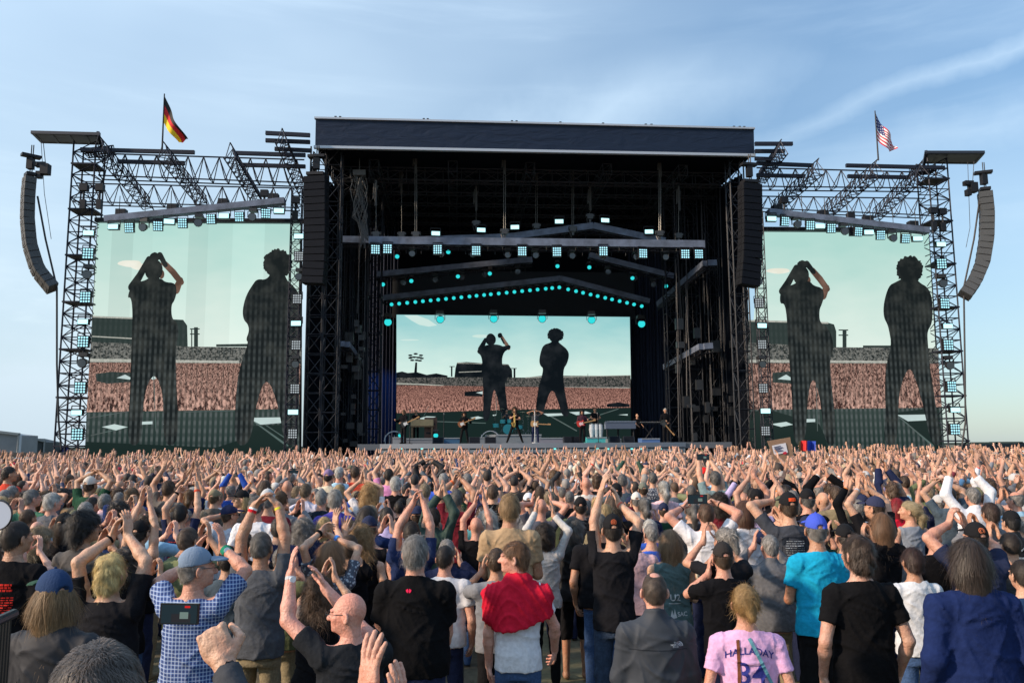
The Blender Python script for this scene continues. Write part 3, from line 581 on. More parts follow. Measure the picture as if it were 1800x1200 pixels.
# ================================================================ video screens
def led(name, z0, z1, c0, c1, kind='grad', stripe=0.0, gain=1.0, sc=1.0, period=.27):
    m = bpy.data.materials.new(name); m.use_nodes = True; nt = m.node_tree; n = nt.nodes; l = nt.links; n.remove(n['Principled BSDF'])
    e = n.new('ShaderNodeEmission'); l.new(e.outputs[0], n['Material Output'].inputs[0]); e.inputs[1].default_value = gain / EXPO
    tc = n.new('ShaderNodeTexCoord'); s = n.new('ShaderNodeSeparateXYZ'); l.new(tc.outputs['Object'], s.inputs[0]); X, Z = s.outputs[0], s.outputs[2]
    M = lambda op, a, b=None, c=None, cl=False: mth(op, a, b, c, cl, nt)
    if kind == 'grad':
        f = n.new('ShaderNodeMapRange'); f.inputs[1].default_value = z0; f.inputs[2].default_value = z1; l.new(Z, f.inputs[0]); fac = f.outputs[0]
        nz = n.new('ShaderNodeTexNoise'); nz.inputs['Scale'].default_value = .35; mp = n.new('ShaderNodeMapping'); mp.inputs['Scale'].default_value = (1, 1, 2.5); l.new(tc.outputs['Object'], mp.inputs[0]); l.new(mp.outputs[0], nz.inputs['Vector'])
        fac = M('ADD', fac, M('MULTIPLY_ADD', nz.outputs[0], .5, -.25), cl=True)
    elif kind == 'flat':
        nz = n.new('ShaderNodeTexNoise'); nz.inputs['Scale'].default_value = 1.1; nz.inputs['Detail'].default_value = 4; l.new(tc.outputs['Object'], nz.inputs['Vector']); f = n.new('ShaderNodeMapRange'); f.inputs[1].default_value = .45; f.inputs[2].default_value = .7; l.new(nz.outputs[0], f.inputs[0]); fac = f.outputs[0]
    else:   # streaky crowd or stands
        mp = n.new('ShaderNodeMapping'); mp.inputs['Scale'].default_value = (9 * sc, 9 * sc, 4.2 * sc if kind == 'crowd' else 9 * sc); mp.inputs['Rotation'].default_value = (0, R(14 if kind == 'crowd' else 0), 0)
        l.new(tc.outputs['Object'], mp.inputs[0])
        nz = n.new('ShaderNodeTexNoise'); nz.inputs['Scale'].default_value = 1.0; nz.inputs['Detail'].default_value = 3; nz.inputs['Roughness'].default_value = .75; l.new(mp.outputs[0], nz.inputs['Vector'])
        no = nz.outputs[0]
        if kind == 'crowd':   # near arms of the filmed crowd look bigger: coarse streaks low, fine grain high
            nzb = n.new('ShaderNodeTexNoise'); nzb.inputs['Scale'].default_value = 2.3; nzb.inputs['Detail'].default_value = 3; nzb.inputs['Roughness'].default_value = .7; l.new(mp.outputs[0], nzb.inputs['Vector'])
            fr = n.new('ShaderNodeMapRange'); fr.inputs[1].default_value = z0 + (z1 - z0) * .1; fr.inputs[2].default_value = z0 + (z1 - z0) * .75; l.new(Z, fr.inputs[0]); no = M('ADD', M('MULTIPLY', nz.outputs[0], M('SUBTRACT', 1.0, fr.outputs[0])), M('MULTIPLY', nzb.outputs[0], fr.outputs[0]))
        f = n.new('ShaderNodeMapRange'); f.inputs[1].default_value = .42; f.inputs[2].default_value = .59; l.new(no, f.inputs[0]); fac = f.outputs[0]
        if kind == 'crowd': # smaller and duller with distance (towards the top)
            g_ = n.new('ShaderNodeMapRange'); g_.inputs[1].default_value = z0; g_.inputs[2].default_value = z1; g_.inputs[3].default_value = 1; g_.inputs[4].default_value = .62; l.new(Z, g_.inputs[0]); fac = M('MULTIPLY', fac, g_.outputs[0])
    mx = n.new('ShaderNodeMix'); mx.data_type = 'RGBA'; mx.inputs[6].default_value = (*c0, 1); mx.inputs[7].default_value = (*c1, 1); l.new(fac, mx.inputs[0]); out = mx.outputs[2]
    if stripe:   # dark lattice of the screen's own carrier showing between the LED strips, lower part only
        w = M('SINE', M('MULTIPLY', X, 2 * math.pi / period)); w = M('MULTIPLY_ADD', w, 1.5, .35, True)
        w2 = M('SINE', M('MULTIPLY', Z, 2 * math.pi / .42)); w2 = M('MULTIPLY_ADD', w2, .35, .75, True)
        nz2 = n.new('ShaderNodeTexNoise'); nz2.inputs['Scale'].default_value = .5; l.new(tc.outputs['Object'], nz2.inputs['Vector'])
        vert = n.new('ShaderNodeMapRange'); vert.inputs[1].default_value = 9.5; vert.inputs[2].default_value = 3.5; l.new(Z, vert.inputs[0])
        k = M('MULTIPLY', M('MULTIPLY', w, w2), vert.outputs[0])
        add = n.new('ShaderNodeMix'); add.data_type = 'RGBA'; add.inputs[7].default_value = (.11, .13, .13, 1) if stripe > 0 else (.02, .03, .03, 1)
        l.new(M('MULTIPLY', k, abs(stripe)), add.inputs[0]); l.new(out, add.inputs[6]); out = add.outputs[2]
    l.new(out, e.inputs[0]); return m
er = random.Random(11)
def ell(cx, cy, rx, ry, n=20, jag=0):
    if n > 40: return [(cx + rx * k * math.cos(2 * math.pi * i / n), cy + ry * k * math.sin(2 * math.pi * i / n)) for i in range(n) for k in (1 + er.uniform(-jag, jag),)]
    return [(cx + rx * (1 + jag * math.sin(i * 7.3)) * math.cos(2 * math.pi * i / n), cy + ry * (1 + jag * math.sin(i * 5.1)) * math.sin(2 * math.pi * i / n)) for i in range(n)]
def ear_clip(m, poly, t, mi):
    from mathutils.geometry import tessellate_polygon
    ps = [S(x, y, t) for x, y in poly]; tris = tessellate_polygon([ps])
    for a, b, c in tris: m.face([ps[a], ps[b], ps[c]], mi)
def limb(a, b, w0, w1):
    (x0, y0), (x1, y1) = a, b; t_ = math.atan2(y1 - y0, x1 - x0); return [(x0 + w0 * math.cos(t_ + math.pi / 2 + k * math.pi / 6), y0 + w0 * math.sin(t_ + math.pi / 2 + k * math.pi / 6)) for k in range(7)] + [(x1 + w1 * math.cos(t_ - math.pi / 2 + k * math.pi / 6), y1 + w1 * math.sin(t_ - math.pi / 2 + k * math.pi / 6)) for k in range(7)]
def limb_flat(a, b, w0, w1):
    (x0, y0), (x1, y1) = a, b; d = math.hypot(x1 - x0, y1 - y0); nx, ny = -(y1 - y0) / d, (x1 - x0) / d
    return [(x0 + nx * w0, y0 + ny * w0), (x1 + nx * w1, y1 + ny * w1), (x1 - nx * w1, y1 - ny * w1), (x0 - nx * w0, y0 - ny * w0)]
def screen(label, outline, t, org, layers, extra_parts=True):
    o = thing('video_screen', label, 'video screen', S(org[0], org[1], t), 'large video screens'); o_z = ORG[o.name].z
    m = MB(); back = [S(x, y, t + .02) for x, y in outline]; m.prism(back, (0, .3, 0)); part('screen_panel', m, mat('panel_black', (.012, .014, .015), .7), o)
    mats, m, dt = [], MB(), 0
    for matl, polys in layers:
        mi = len(mats); mats.append(matl); dt += 1
        for q, p in enumerate(polys):
            if matl in (silm, sil_plain) and 14 < len(p) < 60:
                for _ in range(2): p = [pt for a, b in zip(p, p[1:] + p[:1]) for pt in ((a[0] * .75 + b[0] * .25, a[1] * .75 + b[1] * .25), (a[0] * .25 + b[0] * .75, a[1] * .25 + b[1] * .75))]
            ear_clip(m, p, t - .012 * dt - .0008 * q, mi)
    part('picture', m, mats, o); return o
zl = lambda y, t=0: S(300, y, t).z - S(340, 789, .35).z
silm = led('led_silhouette', 0, 1, (.012, .016, .017), (.040, .045, .042), 'flat', .45)
sil_plain = led('led_silhouette_plain', 0, 1, (.005, .008, .011), (.018, .022, .026), 'flat')
skin_l = led('led_skin', 0, 1, (.10, .06, .045), (.26, .15, .11), 'flat')
crowd_l = led('led_crowd', zl(720), zl(640), (.045, .02, .018), (.74, .45, .36), 'crowd', -.45, sc=.85)
stand_l = led('led_stands', 0, 1, (.015, .022, .022), (.22, .22, .20), 'stands', .35)
roof_l = led('led_grandstand', 0, 1, (.03, .045, .042), (.03, .045, .042), 'flat', .25)
pale_l = led('led_pale', 0, 1, (.36, .38, .33), (.5, .5, .45), 'stands')
floor_l = led('led_stagefloor', zl(790), zl(722), (.016, .032, .030), (.035, .055, .05), 'grad', .75)
floor_p = led('led_floor_plain', zl(790), zl(722), (.012, .024, .022), (.02, .033, .03), 'grad')
quad_l = led('led_white', 0, 1, (.55, .68, .66), (.5, .6, .6), 'flat')
line_l = led('led_line', 0, 1, (.10, .15, .14), (.1, .1, .1), 'flat')
def skies(nm, y0, y1, cols, t=0): return [led(f'led_sky_{nm}_{i}', zl(y1, t), zl(y0, t), tuple(c * k for c in (.75, .87, .79)), tuple(c * k for c in (.44, .70, .64)), gain=1.0) for i, k in enumerate(cols)]
# ---- left screen
ks = [1.0, .90, 1.0, 1.03, .92, .99, 1.06, .97]; xb = [172, 198, 236, 270, 333, 367, 410, 466, 530]
sk = skies('l', 390, 610, ks)
Lx = lambda x, y: x - (y - 390) * 22 / 400 * (1 - (x - 172) / 700)      # screen edge leans with the perspective
lay = [(sk[i], [[(Lx(xb[i], 391), 391), (Lx(xb[i + 1], 391), 391), (Lx(xb[i + 1], 640), 640), (Lx(xb[i], 640), 640)]]) for i in range(8)]
cloud_l = led('led_cloud', 0, 1, (.80, .80, .68), (.9, .9, .8), 'flat')
lay += [(cloud_l, [ell(228, 463, 20, 6, 16, .1), ell(243, 468, 14, 6, 14, .1)]),
    (roof_l, [[(163, 555), (235, 558), (300, 561), (322, 562), (329, 572), (330, 612), (160, 612)], [(334, 579), (351, 579), (351, 577), (334, 577)], [(334, 588), (351, 588), (351, 586), (334, 586)], [(341, 575), (348, 575), (348, 612), (341, 612)], [(336, 577), (338, 577), (338, 612), (336, 612)], [(380, 605), (440, 604), (440, 609), (380, 609)]]),
    (pale_l, [[(163, 555), (300, 560), (300, 563), (163, 558)], [(162, 590), (235, 594), (235, 596), (162, 592)]]),
    (stand_l, [[(160, 601), (235, 604), (330, 609), (530, 611), (530, 642), (158, 642)]]),
    (pale_l, [[(158, 630), (420, 634), (420, 638), (158, 636)]]),
    (crowd_l, [[(157, 637), (528, 639), (526, 724), (152, 728)]]),
    (roof_l, [[(168, 657), (196, 653), (232, 655), (232, 671), (190, 674), (170, 670)]]),
    (quad_l, [[(205, 664), (220, 658), (231, 664), (228, 667)], [(262, 663), (270, 659), (275, 665), (268, 667)]]),
    (floor_l, [[(152, 724), (526, 718), (526, 792), (150, 792)]]),
    (floor_p, [[(150, 776), (240, 780), (380, 786), (430, 770), (445, 748), (520, 745), (526, 824), (149, 824)]]),
    (line_l, [[(325, 723), (412, 721), (412, 722), (325, 724)], limb((270, 660), (274, 757), .6, .6), limb((152, 735), (230, 722), .6, .6), limb((440, 736), (505, 783), .8, 2), limb((448, 734), (505, 772), .6, .8), limb((160, 765), (225, 750), .7, .7)]),
    (quad_l, [[(179, 750), (201, 745), (224, 750), (204, 756)], [(246, 741), (268, 740), (268, 745), (248, 746)], [(435, 734), (500, 733), (506, 742), (458, 746)], [(287, 745), (291, 744), (290, 748)]]),
    (skin_l, [limb((288, 462), (304, 478), 5, 5.5), limb((304, 478), (318, 496), 5.5, 5.5), limb((317, 492), (309, 510), 5, 7), ell(284, 482, 5, 8)]),
    (silm, [ell(270, 474, 16, 19, 22, .03), ell(272, 452, 9, 8, 12, .12), limb((281, 448), (291, 466), 5, 4), limb((262, 455), (246, 484), 5, 6), limb((246, 484), (233, 505), 6, 8),
        [(236, 497), (255, 493), (262, 488), (284, 489), (290, 496), (308, 497), (311, 512), (307, 528), (301, 536), (302, 560), (312, 567), (314, 585), (309, 612), (309, 660), (313, 720), (312, 782), (287, 782), (288, 700), (275, 655), (259, 672), (251, 715), (248, 782), (223, 782), (228, 700), (230, 640), (232, 585), (233, 545), (230, 522), (224, 524), (228, 508)],
        ell(488, 464, 25, 26, 64, .075), [(478, 478), (499, 478), (505, 494), (516, 502), (528, 520), (530, 560), (524, 600), (526, 660), (526, 782), (500, 782), (490, 715), (470, 660), (452, 700), (440, 782), (411, 782), (414, 700), (420, 648), (437, 602), (432, 597), (438, 582), (436, 570), (428, 562), (426, 545), (432, 520), (444, 500), (452, 490), (468, 492)]])]
screen('left side screen showing two dark figures before a festival crowd', [(171, 389), (530, 391), (528, 830), (147, 830)], .35, (340, 789), lay)
# ---- right screen
sk2 = skies('r', 405, 610, [1.0, 1.02])
D = lambda pts, dx=0, dy=0: [(x + dx, y + dy) for x, y in pts]
m1 = [(1378, 505), (1395, 500), (1403, 494), (1424, 494), (1430, 502), (1446, 506), (1449, 520), (1445, 534), (1440, 545), (1441, 567), (1454, 574), (1462, 590), (1466, 612), (1458, 632), (1462, 680), (1468, 730), (1470, 782), (1450, 782), (1442, 700), (1430, 660), (1420, 690), (1416, 782), (1395, 782), (1392, 700), (1388, 640), (1384, 585), (1383, 556), (1379, 533), (1371, 534), (1371, 516)]
lay = [(sk2[0], [[(1338, 406), (1632, 406), (1646, 640), (1318, 640)]]),
    (cloud_l, [ell(1368, 476, 20, 5, 16, .08)]),
    (roof_l, [[(1316, 562), (1390, 566), (1455, 567), (1466, 570), (1470, 582), (1470, 612), (1316, 612)], [(1474, 581), (1491, 581), (1491, 579), (1474, 579)], [(1474, 590), (1491, 590), (1491, 588), (1474, 588)], [(1481, 579), (1488, 579), (1488, 612), (1481, 612)], [(1517, 607), (1566, 607), (1566, 612), (1517, 612)]]),
    (pale_l, [[(1316, 562), (1456, 566), (1456, 569), (1316, 565)]]),
    (stand_l, [[(1315, 602), (1470, 610), (1650, 612), (1650, 642), (1315, 642)]]),
    (pale_l, [[(1318, 632), (1560, 634), (1560, 638), (1318, 637)]]),
    (crowd_l, [[(1316, 638), (1650, 639), (1656, 722), (1318, 722)]]),
    (roof_l, [[(1358, 655), (1392, 652), (1392, 674), (1358, 672)]]), (quad_l, [[(1367, 666), (1382, 658), (1391, 664), (1390, 668)], [(1420, 664), (1430, 659), (1432, 666)]]),
    (floor_l, [[(1318, 720), (1656, 716), (1660, 792), (1318, 792)]]),
    (floor_p, [[(1318, 722), (1360, 722), (1440, 745), (1452, 770), (1455, 824), (1318, 824)], [(1455, 788), (1658, 788), (1660, 824), (1455, 824)], [(1575, 725), (1650, 715), (1658, 792), (1650, 792)]]),
    (line_l, [limb((1434, 660), (1437, 757), .6, .6), limb((1582, 734), (1640, 783), .8, 1.6)]),
    (quad_l, [[(1355, 745), (1382, 741), (1394, 746), (1373, 750)], [(1414, 736), (1433, 736), (1433, 741), (1416, 742)], [(1577, 729), (1638, 728), (1639, 738), (1596, 740)]]),
    (skin_l, [limb((1428, 475), (1441, 490), 5, 5.5), limb((1441, 490), (1454, 508), 5.5, 5), limb((1453, 505), (1446, 520), 5, 7), ell(1421, 493, 4, 7)]),
    (silm, [ell(1408, 484, 14, 17, 22, .03), ell(1410, 466, 9, 8, 12, .12), limb((1418, 463), (1430, 478), 5, 4), limb((1400, 470), (1386, 496), 5, 6), limb((1386, 496), (1376, 512), 6, 7), m1,
        ell(1599, 474, 24, 24, 64, .075), [(1589, 488), (1609, 488), (1618, 498), (1630, 504), (1638, 520), (1640, 545), (1638, 570), (1630, 582), (1631, 603), (1634, 640), (1640, 680), (1648, 730), (1657, 782), (1637, 782), (1623, 713), (1610, 667), (1598, 642), (1582, 680), (1578, 730), (1577, 782), (1553, 782), (1557, 727), (1555, 680), (1558, 640), (1567, 605), (1563, 582), (1560, 570), (1553, 557), (1553, 533), (1562, 502), (1574, 496)]])]
screen('right side screen showing two dark figures before a festival crowd', [(1337, 404), (1633, 404), (1662, 830), (1315, 830)], .35, (1480, 789), lay)
# ---- middle screen
zm = lambda y: S(900, y, 11.5).z - S(900, 783, 11.5).z
skm = [led('led_sky_m', zm(662), zm(552), (.70, .88, .80), (.28, .60, .62))]
crowd_m = led('led_crowd_m', zm(722), zm(678), (.035, .012, .012), (.62, .32, .25), 'crowd', sc=1.25)
P4 = lambda pts: [(520 + x / 3, 480 + y / 3) for x, y in pts]
lay = [(skm[0], [[(697, 553), (1107, 557), (1109, 666), (697, 666)]]),
    (led('led_cloud_m', 0, 1, (.62, .80, .76), (.6, .8, .7), 'flat'), [P4([(570, 222), (640, 222), (700, 245), (745, 275), (700, 282), (650, 272), (610, 250)]), P4(ell(975, 332, 42, 9, 16, .1)), P4(ell(600, 352, 50, 4))]),
    (sil_plain, [P4([(630, 470), (640, 470), (638, 545), (622, 545)])] + [P4(ell(632 + dx, 425 + dy, 12, 5, 8)) for dx, dy in ((-28, 8), (0, 0), (28, 8), (-28, 22), (-8, 18), (14, 20), (32, 24), (-18, 34), (6, 34), (22, 36))] + [P4([(600, 440), (665, 440), (665, 443), (600, 443)]), P4([(531, 524), (560, 518), (590, 526), (640, 522), (690, 536), (740, 528), (800, 540), (800, 560), (531, 560)]),
        P4([(810, 490), (838, 490), (838, 494), (826, 494), (826, 545), (818, 545), (818, 494), (810, 494)]), P4([(1132, 500), (1165, 500), (1165, 504), (1158, 504), (1158, 550), (1148, 550), (1148, 504), (1132, 504)]), P4([(842, 500), (850, 472), (900, 468), (980, 474), (1120, 480), (1140, 510), (1142, 552), (836, 552)])]),
    (pale_l, [P4([(850, 470), (980, 474), (1125, 482), (1125, 487), (980, 480), (852, 476)]), P4([(860, 520), (980, 516), (980, 519), (860, 524)])]),
    (led('led_stands_m', 0, 1, (.012, .02, .02), (.15, .14, .13), 'stands', sc=1.2), [P4([(531, 552), (800, 548), (1210, 550), (1300, 540), (1765, 540), (1765, 610), (531, 600)])]),
    (pale_l, [P4([(531, 578), (640, 582), (780, 590), (780, 595), (640, 588), (531, 585)]), P4([(1420, 600), (1760, 602), (1760, 608), (1420, 606)]), P4([(1210, 548), (1765, 537), (1765, 540), (1210, 552)])]),
    (crowd_m, [P4([(531, 590), (1765, 606), (1765, 712), (1120, 722), (531, 738)])]),
    (sil_plain, [P4([(890, 625), (985, 618), (985, 650), (890, 648)]), P4([(1640, 690), (1700, 680), (1760, 690), (1760, 705), (1640, 705)])]), (quad_l, [P4([(950, 630), (985, 622), (985, 638)])]),
    (led('led_floor_m', 0, 1, (.010, .022, .021), (.010, .022, .02), 'flat'), [P4([(531, 738), (1120, 720), (1765, 708), (1768, 900), (528, 900)])]),
    (line_l, [P4(limb((1055, 620), (1058, 745), 1.5, 1.5)), P4(limb((1540, 530), (1540, 605), 1.2, 1.2)), P4(limb((1320, 740), (1480, 830), 3, 3)), P4(limb((1470, 790), (1700, 715), 2, 2)), P4(limb((640, 830), (700, 700), 1, 1)), P4(limb((700, 780), (1000, 790), 2, 2))]),
    (quad_l, [P4([(1305, 740), (1400, 738), (1430, 748), (1330, 754)]), P4([(1440, 732), (1530, 728), (1560, 738), (1480, 748)]), P4([(920, 762), (960, 754), (990, 762), (950, 770)]), P4([(640, 768), (690, 754), (740, 756), (700, 770)]), P4([(1700, 746), (1750, 742), (1750, 750)]), P4([(1038, 746), (1056, 744), (1056, 750), (1040, 752)])]),
    (skin_l, [P4(limb((1078, 325), (1108, 372), 8, 9)), P4(limb((1108, 370), (1122, 395), 9, 10))]),
    (sil_plain, [P4(ell(1028, 350, 27, 32, 20, .03)), P4(ell(1076, 328, 13, 14, 10, .1)), P4(limb((975, 400), (1000, 350), 15, 9)), P4(limb((1124, 388), (1095, 400), 9, 15)), P4(limb((1085, 345), (1098, 370), 5, 4)),
        P4([(960, 400), (1000, 378), (1060, 374), (1096, 386), (1110, 404), (1092, 428), (1086, 470), (1100, 545), (1106, 620), (1120, 752), (1082, 752), (1066, 665), (1046, 602), (1034, 660), (1020, 780), (986, 780), (990, 640), (984, 550), (984, 470), (976, 432), (955, 418)]),
        P4(ell(1370, 327, 43, 36, 64, .07)), P4([(1352, 355), (1345, 366), (1310, 376), (1295, 400), (1282, 460), (1290, 490), (1305, 500), (1297, 545), (1280, 600), (1268, 680), (1265, 756), (1305, 756), (1315, 690), (1352, 600), (1385, 680), (1405, 756), (1445, 756), (1425, 660), (1410, 560), (1413, 500), (1430, 480), (1443, 430), (1430, 400), (1400, 376), (1388, 366), (1384, 355)]), P4([(1100, 480), (1118, 520), (1112, 570), (1098, 580)])])]
screen('middle screen at the back of the stage showing the two dark figures small', [(696, 552), (1108, 556), (1111, 785), (695, 785)], 11.5, (900, 783), lay)
# ================================================================ signed-distance modelling of people
V = lambda *a: np.array(a, dtype=np.float32)
def nrm(v): v = np.asarray(v, dtype=np.float32); return v / (np.linalg.norm(v) + 1e-9)
class Vol:
    def __init__(s, lo, hi, h):
        s.lo = np.array(lo, np.float32); s.h = h; s.n = np.maximum(np.ceil((np.array(hi) - s.lo) / h).astype(int) + 1, 3)
        s.D = np.full(s.n, 1.0, np.float32); s.ax = [(s.lo[i] + np.arange(s.n[i]) * h).astype(np.float32) for i in range(3)]
    def sub(s, lo, hi):
        i0 = np.clip(np.floor((np.array(lo) - s.lo) / s.h).astype(int), 0, s.n - 1); i1 = np.clip(np.ceil((np.array(hi) - s.lo) / s.h).astype(int) + 1, 1, s.n)
        if np.any(i1 <= i0): return None, None
        sl = tuple(slice(a, b) for a, b in zip(i0, i1)); return sl, (s.ax[0][sl[0]][:, None, None], s.ax[1][sl[1]][None, :, None], s.ax[2][sl[2]][None, None, :])
    def put(s, f, lo, hi, k=0.02, mode='u'):
        m = k + 2 * s.h; sl, P = s.sub(np.array(lo) - m, np.array(hi) + m)
        if sl is None: return s
        a = s.D[sl]; b = f(*P)
        if mode == 'u': h = np.clip(.5 + .5 * (a - b) / k, 0, 1); s.D[sl] = a * (1 - h) + b * h - k * h * (1 - h)
        elif mode == 'd': h = np.clip(.5 - .5 * (a + b) / k, 0, 1); s.D[sl] = a * (1 - h) - b * h + k * h * (1 - h)
        elif mode == 'i': s.D[sl] = np.maximum(a, b)
        return s
    def cap(s, a, b, r0, r1=None, k=.02, mode='u', fy=1.0):
        a, b = np.asarray(a, np.float32), np.asarray(b, np.float32); r1 = r0 if r1 is None else r1; d = b - a; dd = float(d @ d) + 1e-12; R_ = max(r0, r1)
        def f(x, y, z):
            px, py, pz = x - a[0], y - a[1], z - a[2]; t = np.clip((px * d[0] + py * d[1] + pz * d[2]) / dd, 0, 1)
            return np.sqrt((px - t * d[0]) ** 2 + (py - t * d[1]) ** 2 + (pz - t * d[2]) ** 2) - (r0 + (r1 - r0) * t)
        return s.put(f, np.minimum(a, b) - R_, np.maximum(a, b) + R_, k, mode)
    def ell(s, c, r, k=.02, mode='u', M=None):
        c = np.asarray(c, np.float32); r = np.asarray(r, np.float32); R_ = float(r.max())
        def f(x, y, z):
            px, py, pz = x - c[0], y - c[1], z - c[2]
            if M is not None: px, py, pz = (M[0][0] * px + M[0][1] * py + M[0][2] * pz, M[1][0] * px + M[1][1] * py + M[1][2] * pz, M[2][0] * px + M[2][1] * py + M[2][2] * pz)
            k0 = np.sqrt((px / r[0]) ** 2 + (py / r[1]) ** 2 + (pz / r[2]) ** 2); k1 = np.sqrt((px / r[0] ** 2) ** 2 + (py / r[1] ** 2) ** 2 + (pz / r[2] ** 2) ** 2) + 1e-9
            return k0 * (k0 - 1) / k1
        return s.put(f, c - R_, c + R_, k, mode)
    def loft(s, prof, k=.03, cx=0., cy=0., mode='u'):   # prof rows: z, half width, half depth, y offset
        pr = np.array(prof, np.float32); zz = pr[:, 0]
        def f(x, y, z):
            w = np.interp(z, zz, pr[:, 1]); d = np.interp(z, zz, pr[:, 2]); oy = np.interp(z, zz, pr[:, 3])
            q = np.sqrt(((x - cx) / w) ** 2 + ((y - cy - oy) / d) ** 2 + 1e-9); dist = (q - 1) * np.minimum(w, d) * .95
            return np.maximum(dist, np.maximum(zz[0] - z, z - zz[-1]))
        W_ = pr[:, 1].max(); return s.put(f, (cx - W_, cy - W_, zz[0]), (cx + W_, cy + W_, zz[-1]), k, mode)
    def plane(s, p, nrm_, lo=None, hi=None, k=0):   # keep the side where (x-p).n < 0
        p = np.asarray(p, np.float32); q = nrm(nrm_); f = lambda x, y, z: (x - p[0]) * q[0] + (y - p[1]) * q[1] + (z - p[2]) * q[2]
        lo = s.lo if lo is None else lo; hi = s.lo + s.n * s.h if hi is None else hi; return s.put(f, lo, hi, 0.0, 'i')
    def mesh(s):
        D = s.D; D[0] = D[-1] = 1; D[:, 0] = D[:, -1] = 1; D[:, :, 0] = D[:, :, -1] = 1
        sg = D < 0; c = sg[:-1, :-1, :-1].astype(np.int8)
        cnt = sum(sg[i:sg.shape[0] - 1 + i, j:sg.shape[1] - 1 + j, k:sg.shape[2] - 1 + k].astype(np.int8) for i in (0, 1) for j in (0, 1) for k in (0, 1))
        act = (cnt > 0) & (cnt < 8); idx = np.full(act.shape, -1, np.int32); I = np.argwhere(act); idx[act] = np.arange(len(I))
        if len(I) == 0: return np.zeros((0, 3), np.float32), np.zeros((0, 4), np.int32)
        corners = [(i, j, k) for i in (0, 1) for j in (0, 1) for k in (0, 1)]; val = {q: D[I[:, 0] + q[0], I[:, 1] + q[1], I[:, 2] + q[2]] for q in corners}
        acc = np.zeros((len(I), 3), np.float32); num = np.zeros(len(I), np.float32)
        for a in corners:
            for ax in range(3):
                if a[ax] == 0:
                    b = list(a); b[ax] = 1; b = tuple(b); va, vb = val[a], val[b]; cr = (va < 0) != (vb < 0); t = np.where(cr, va / np.where(cr, va - vb, 1), 0)
                    p = np.tile(np.array(a, np.float32), (len(I), 1)); p[:, ax] = t; acc += p * cr[:, None]; num += cr
        P = (I + acc / num[:, None]) * s.h + s.lo; Q = []
        for ax in range(3):
            o1, o2 = [(1, 2), (2, 0), (0, 1)][ax]; sA = [slice(None)] * 3; sB = [slice(None)] * 3; sA[ax] = slice(0, -1); sB[ax] = slice(1, None)
            A, B = sg[tuple(sA)], sg[tuple(sB)]; E = np.argwhere(A != B); ok = (E[:, o1] > 0) & (E[:, o2] > 0) & (E[:, o1] < act.shape[o1]) & (E[:, o2] < act.shape[o2]); E = E[ok]
            fl = A[E[:, 0], E[:, 1], E[:, 2]]; g = []
            for d1, d2 in ((1, 1), (0, 1), (0, 0), (1, 0)):
                e = E.copy(); e[:, o1] -= d1; e[:, o2] -= d2; g.append(idx[e[:, 0], e[:, 1], e[:, 2]])
            q = np.stack(g, 1); q[~fl] = q[~fl][:, ::-1]; Q.append(q)
        return P.astype(np.float32), np.concatenate(Q).astype(np.int32)
def join(parts):
    P, Q, o = [], [], 0
    for p, q in parts: P.append(p); Q.append(q + o); o += len(p)
    return np.concatenate(P), np.concatenate(Q)
def mkmesh(name, P, Q, mats, smooth=True, cols=None):
    me = bpy.data.meshes.new(name); nv, nf = len(P), len(Q); k = Q.shape[1] if nf else 4
    me.vertices.add(nv); me.vertices.foreach_set('co', P.astype(np.float32).ravel()); me.loops.add(nf * k); me.loops.foreach_set('vertex_index', Q.astype(np.int32).ravel())
    me.polygons.add(nf); me.polygons.foreach_set('loop_start', np.arange(nf, dtype=np.int32) * k); me.polygons.foreach_set('loop_total', np.full(nf, k, np.int32))
    if smooth: me.polygons.foreach_set('use_smooth', np.ones(nf, bool))
    for m in (mats if isinstance(mats, (list, tuple)) else [mats]): me.materials.append(m)
    if cols is not None:
        a = me.color_attributes.new('tint', 'FLOAT_COLOR', 'POINT'); c = np.ones((nv, 4), np.float32); c[:, :3] = cols if cols.ndim == 2 else cols[:, None]; a.data.foreach_set('color', c.ravel())
    me.update(calc_edges=True); return me
def vnormals(P, Q):
    n = np.zeros_like(P); a, b, c, d = P[Q[:, 0]], P[Q[:, 1]], P[Q[:, 2]], P[Q[:, 3]]; f = np.cross(c - a, d - b)
    for i in range(4): np.add.at(n, Q[:, i], f)
    return n / (np.linalg.norm(n, axis=1, keepdims=True) + 1e-9)
def ik(sh, wr, hint, L1, L2):
    sh, wr, hint = (np.asarray(v, np.float32) for v in (sh, wr, hint)); d = wr - sh; L_ = float(np.linalg.norm(d)); L_ = min(max(L_, .12), (L1 + L2) * .985); u = nrm(d); wr = sh + u * L_
    a = (L1 * L1 - L2 * L2 + L_ * L_) / (2 * L_); h = math.sqrt(max(L1 * L1 - a * a, 1e-6)); q = hint - sh; q = q - u * float(q @ u)
    if np.linalg.norm(q) < 1e-3: q = V(0, 0, -1)
    return sh + u * a + nrm(q) * h, wr
L1, L2 = .295, .265
HZ = 1.575   # neck joint
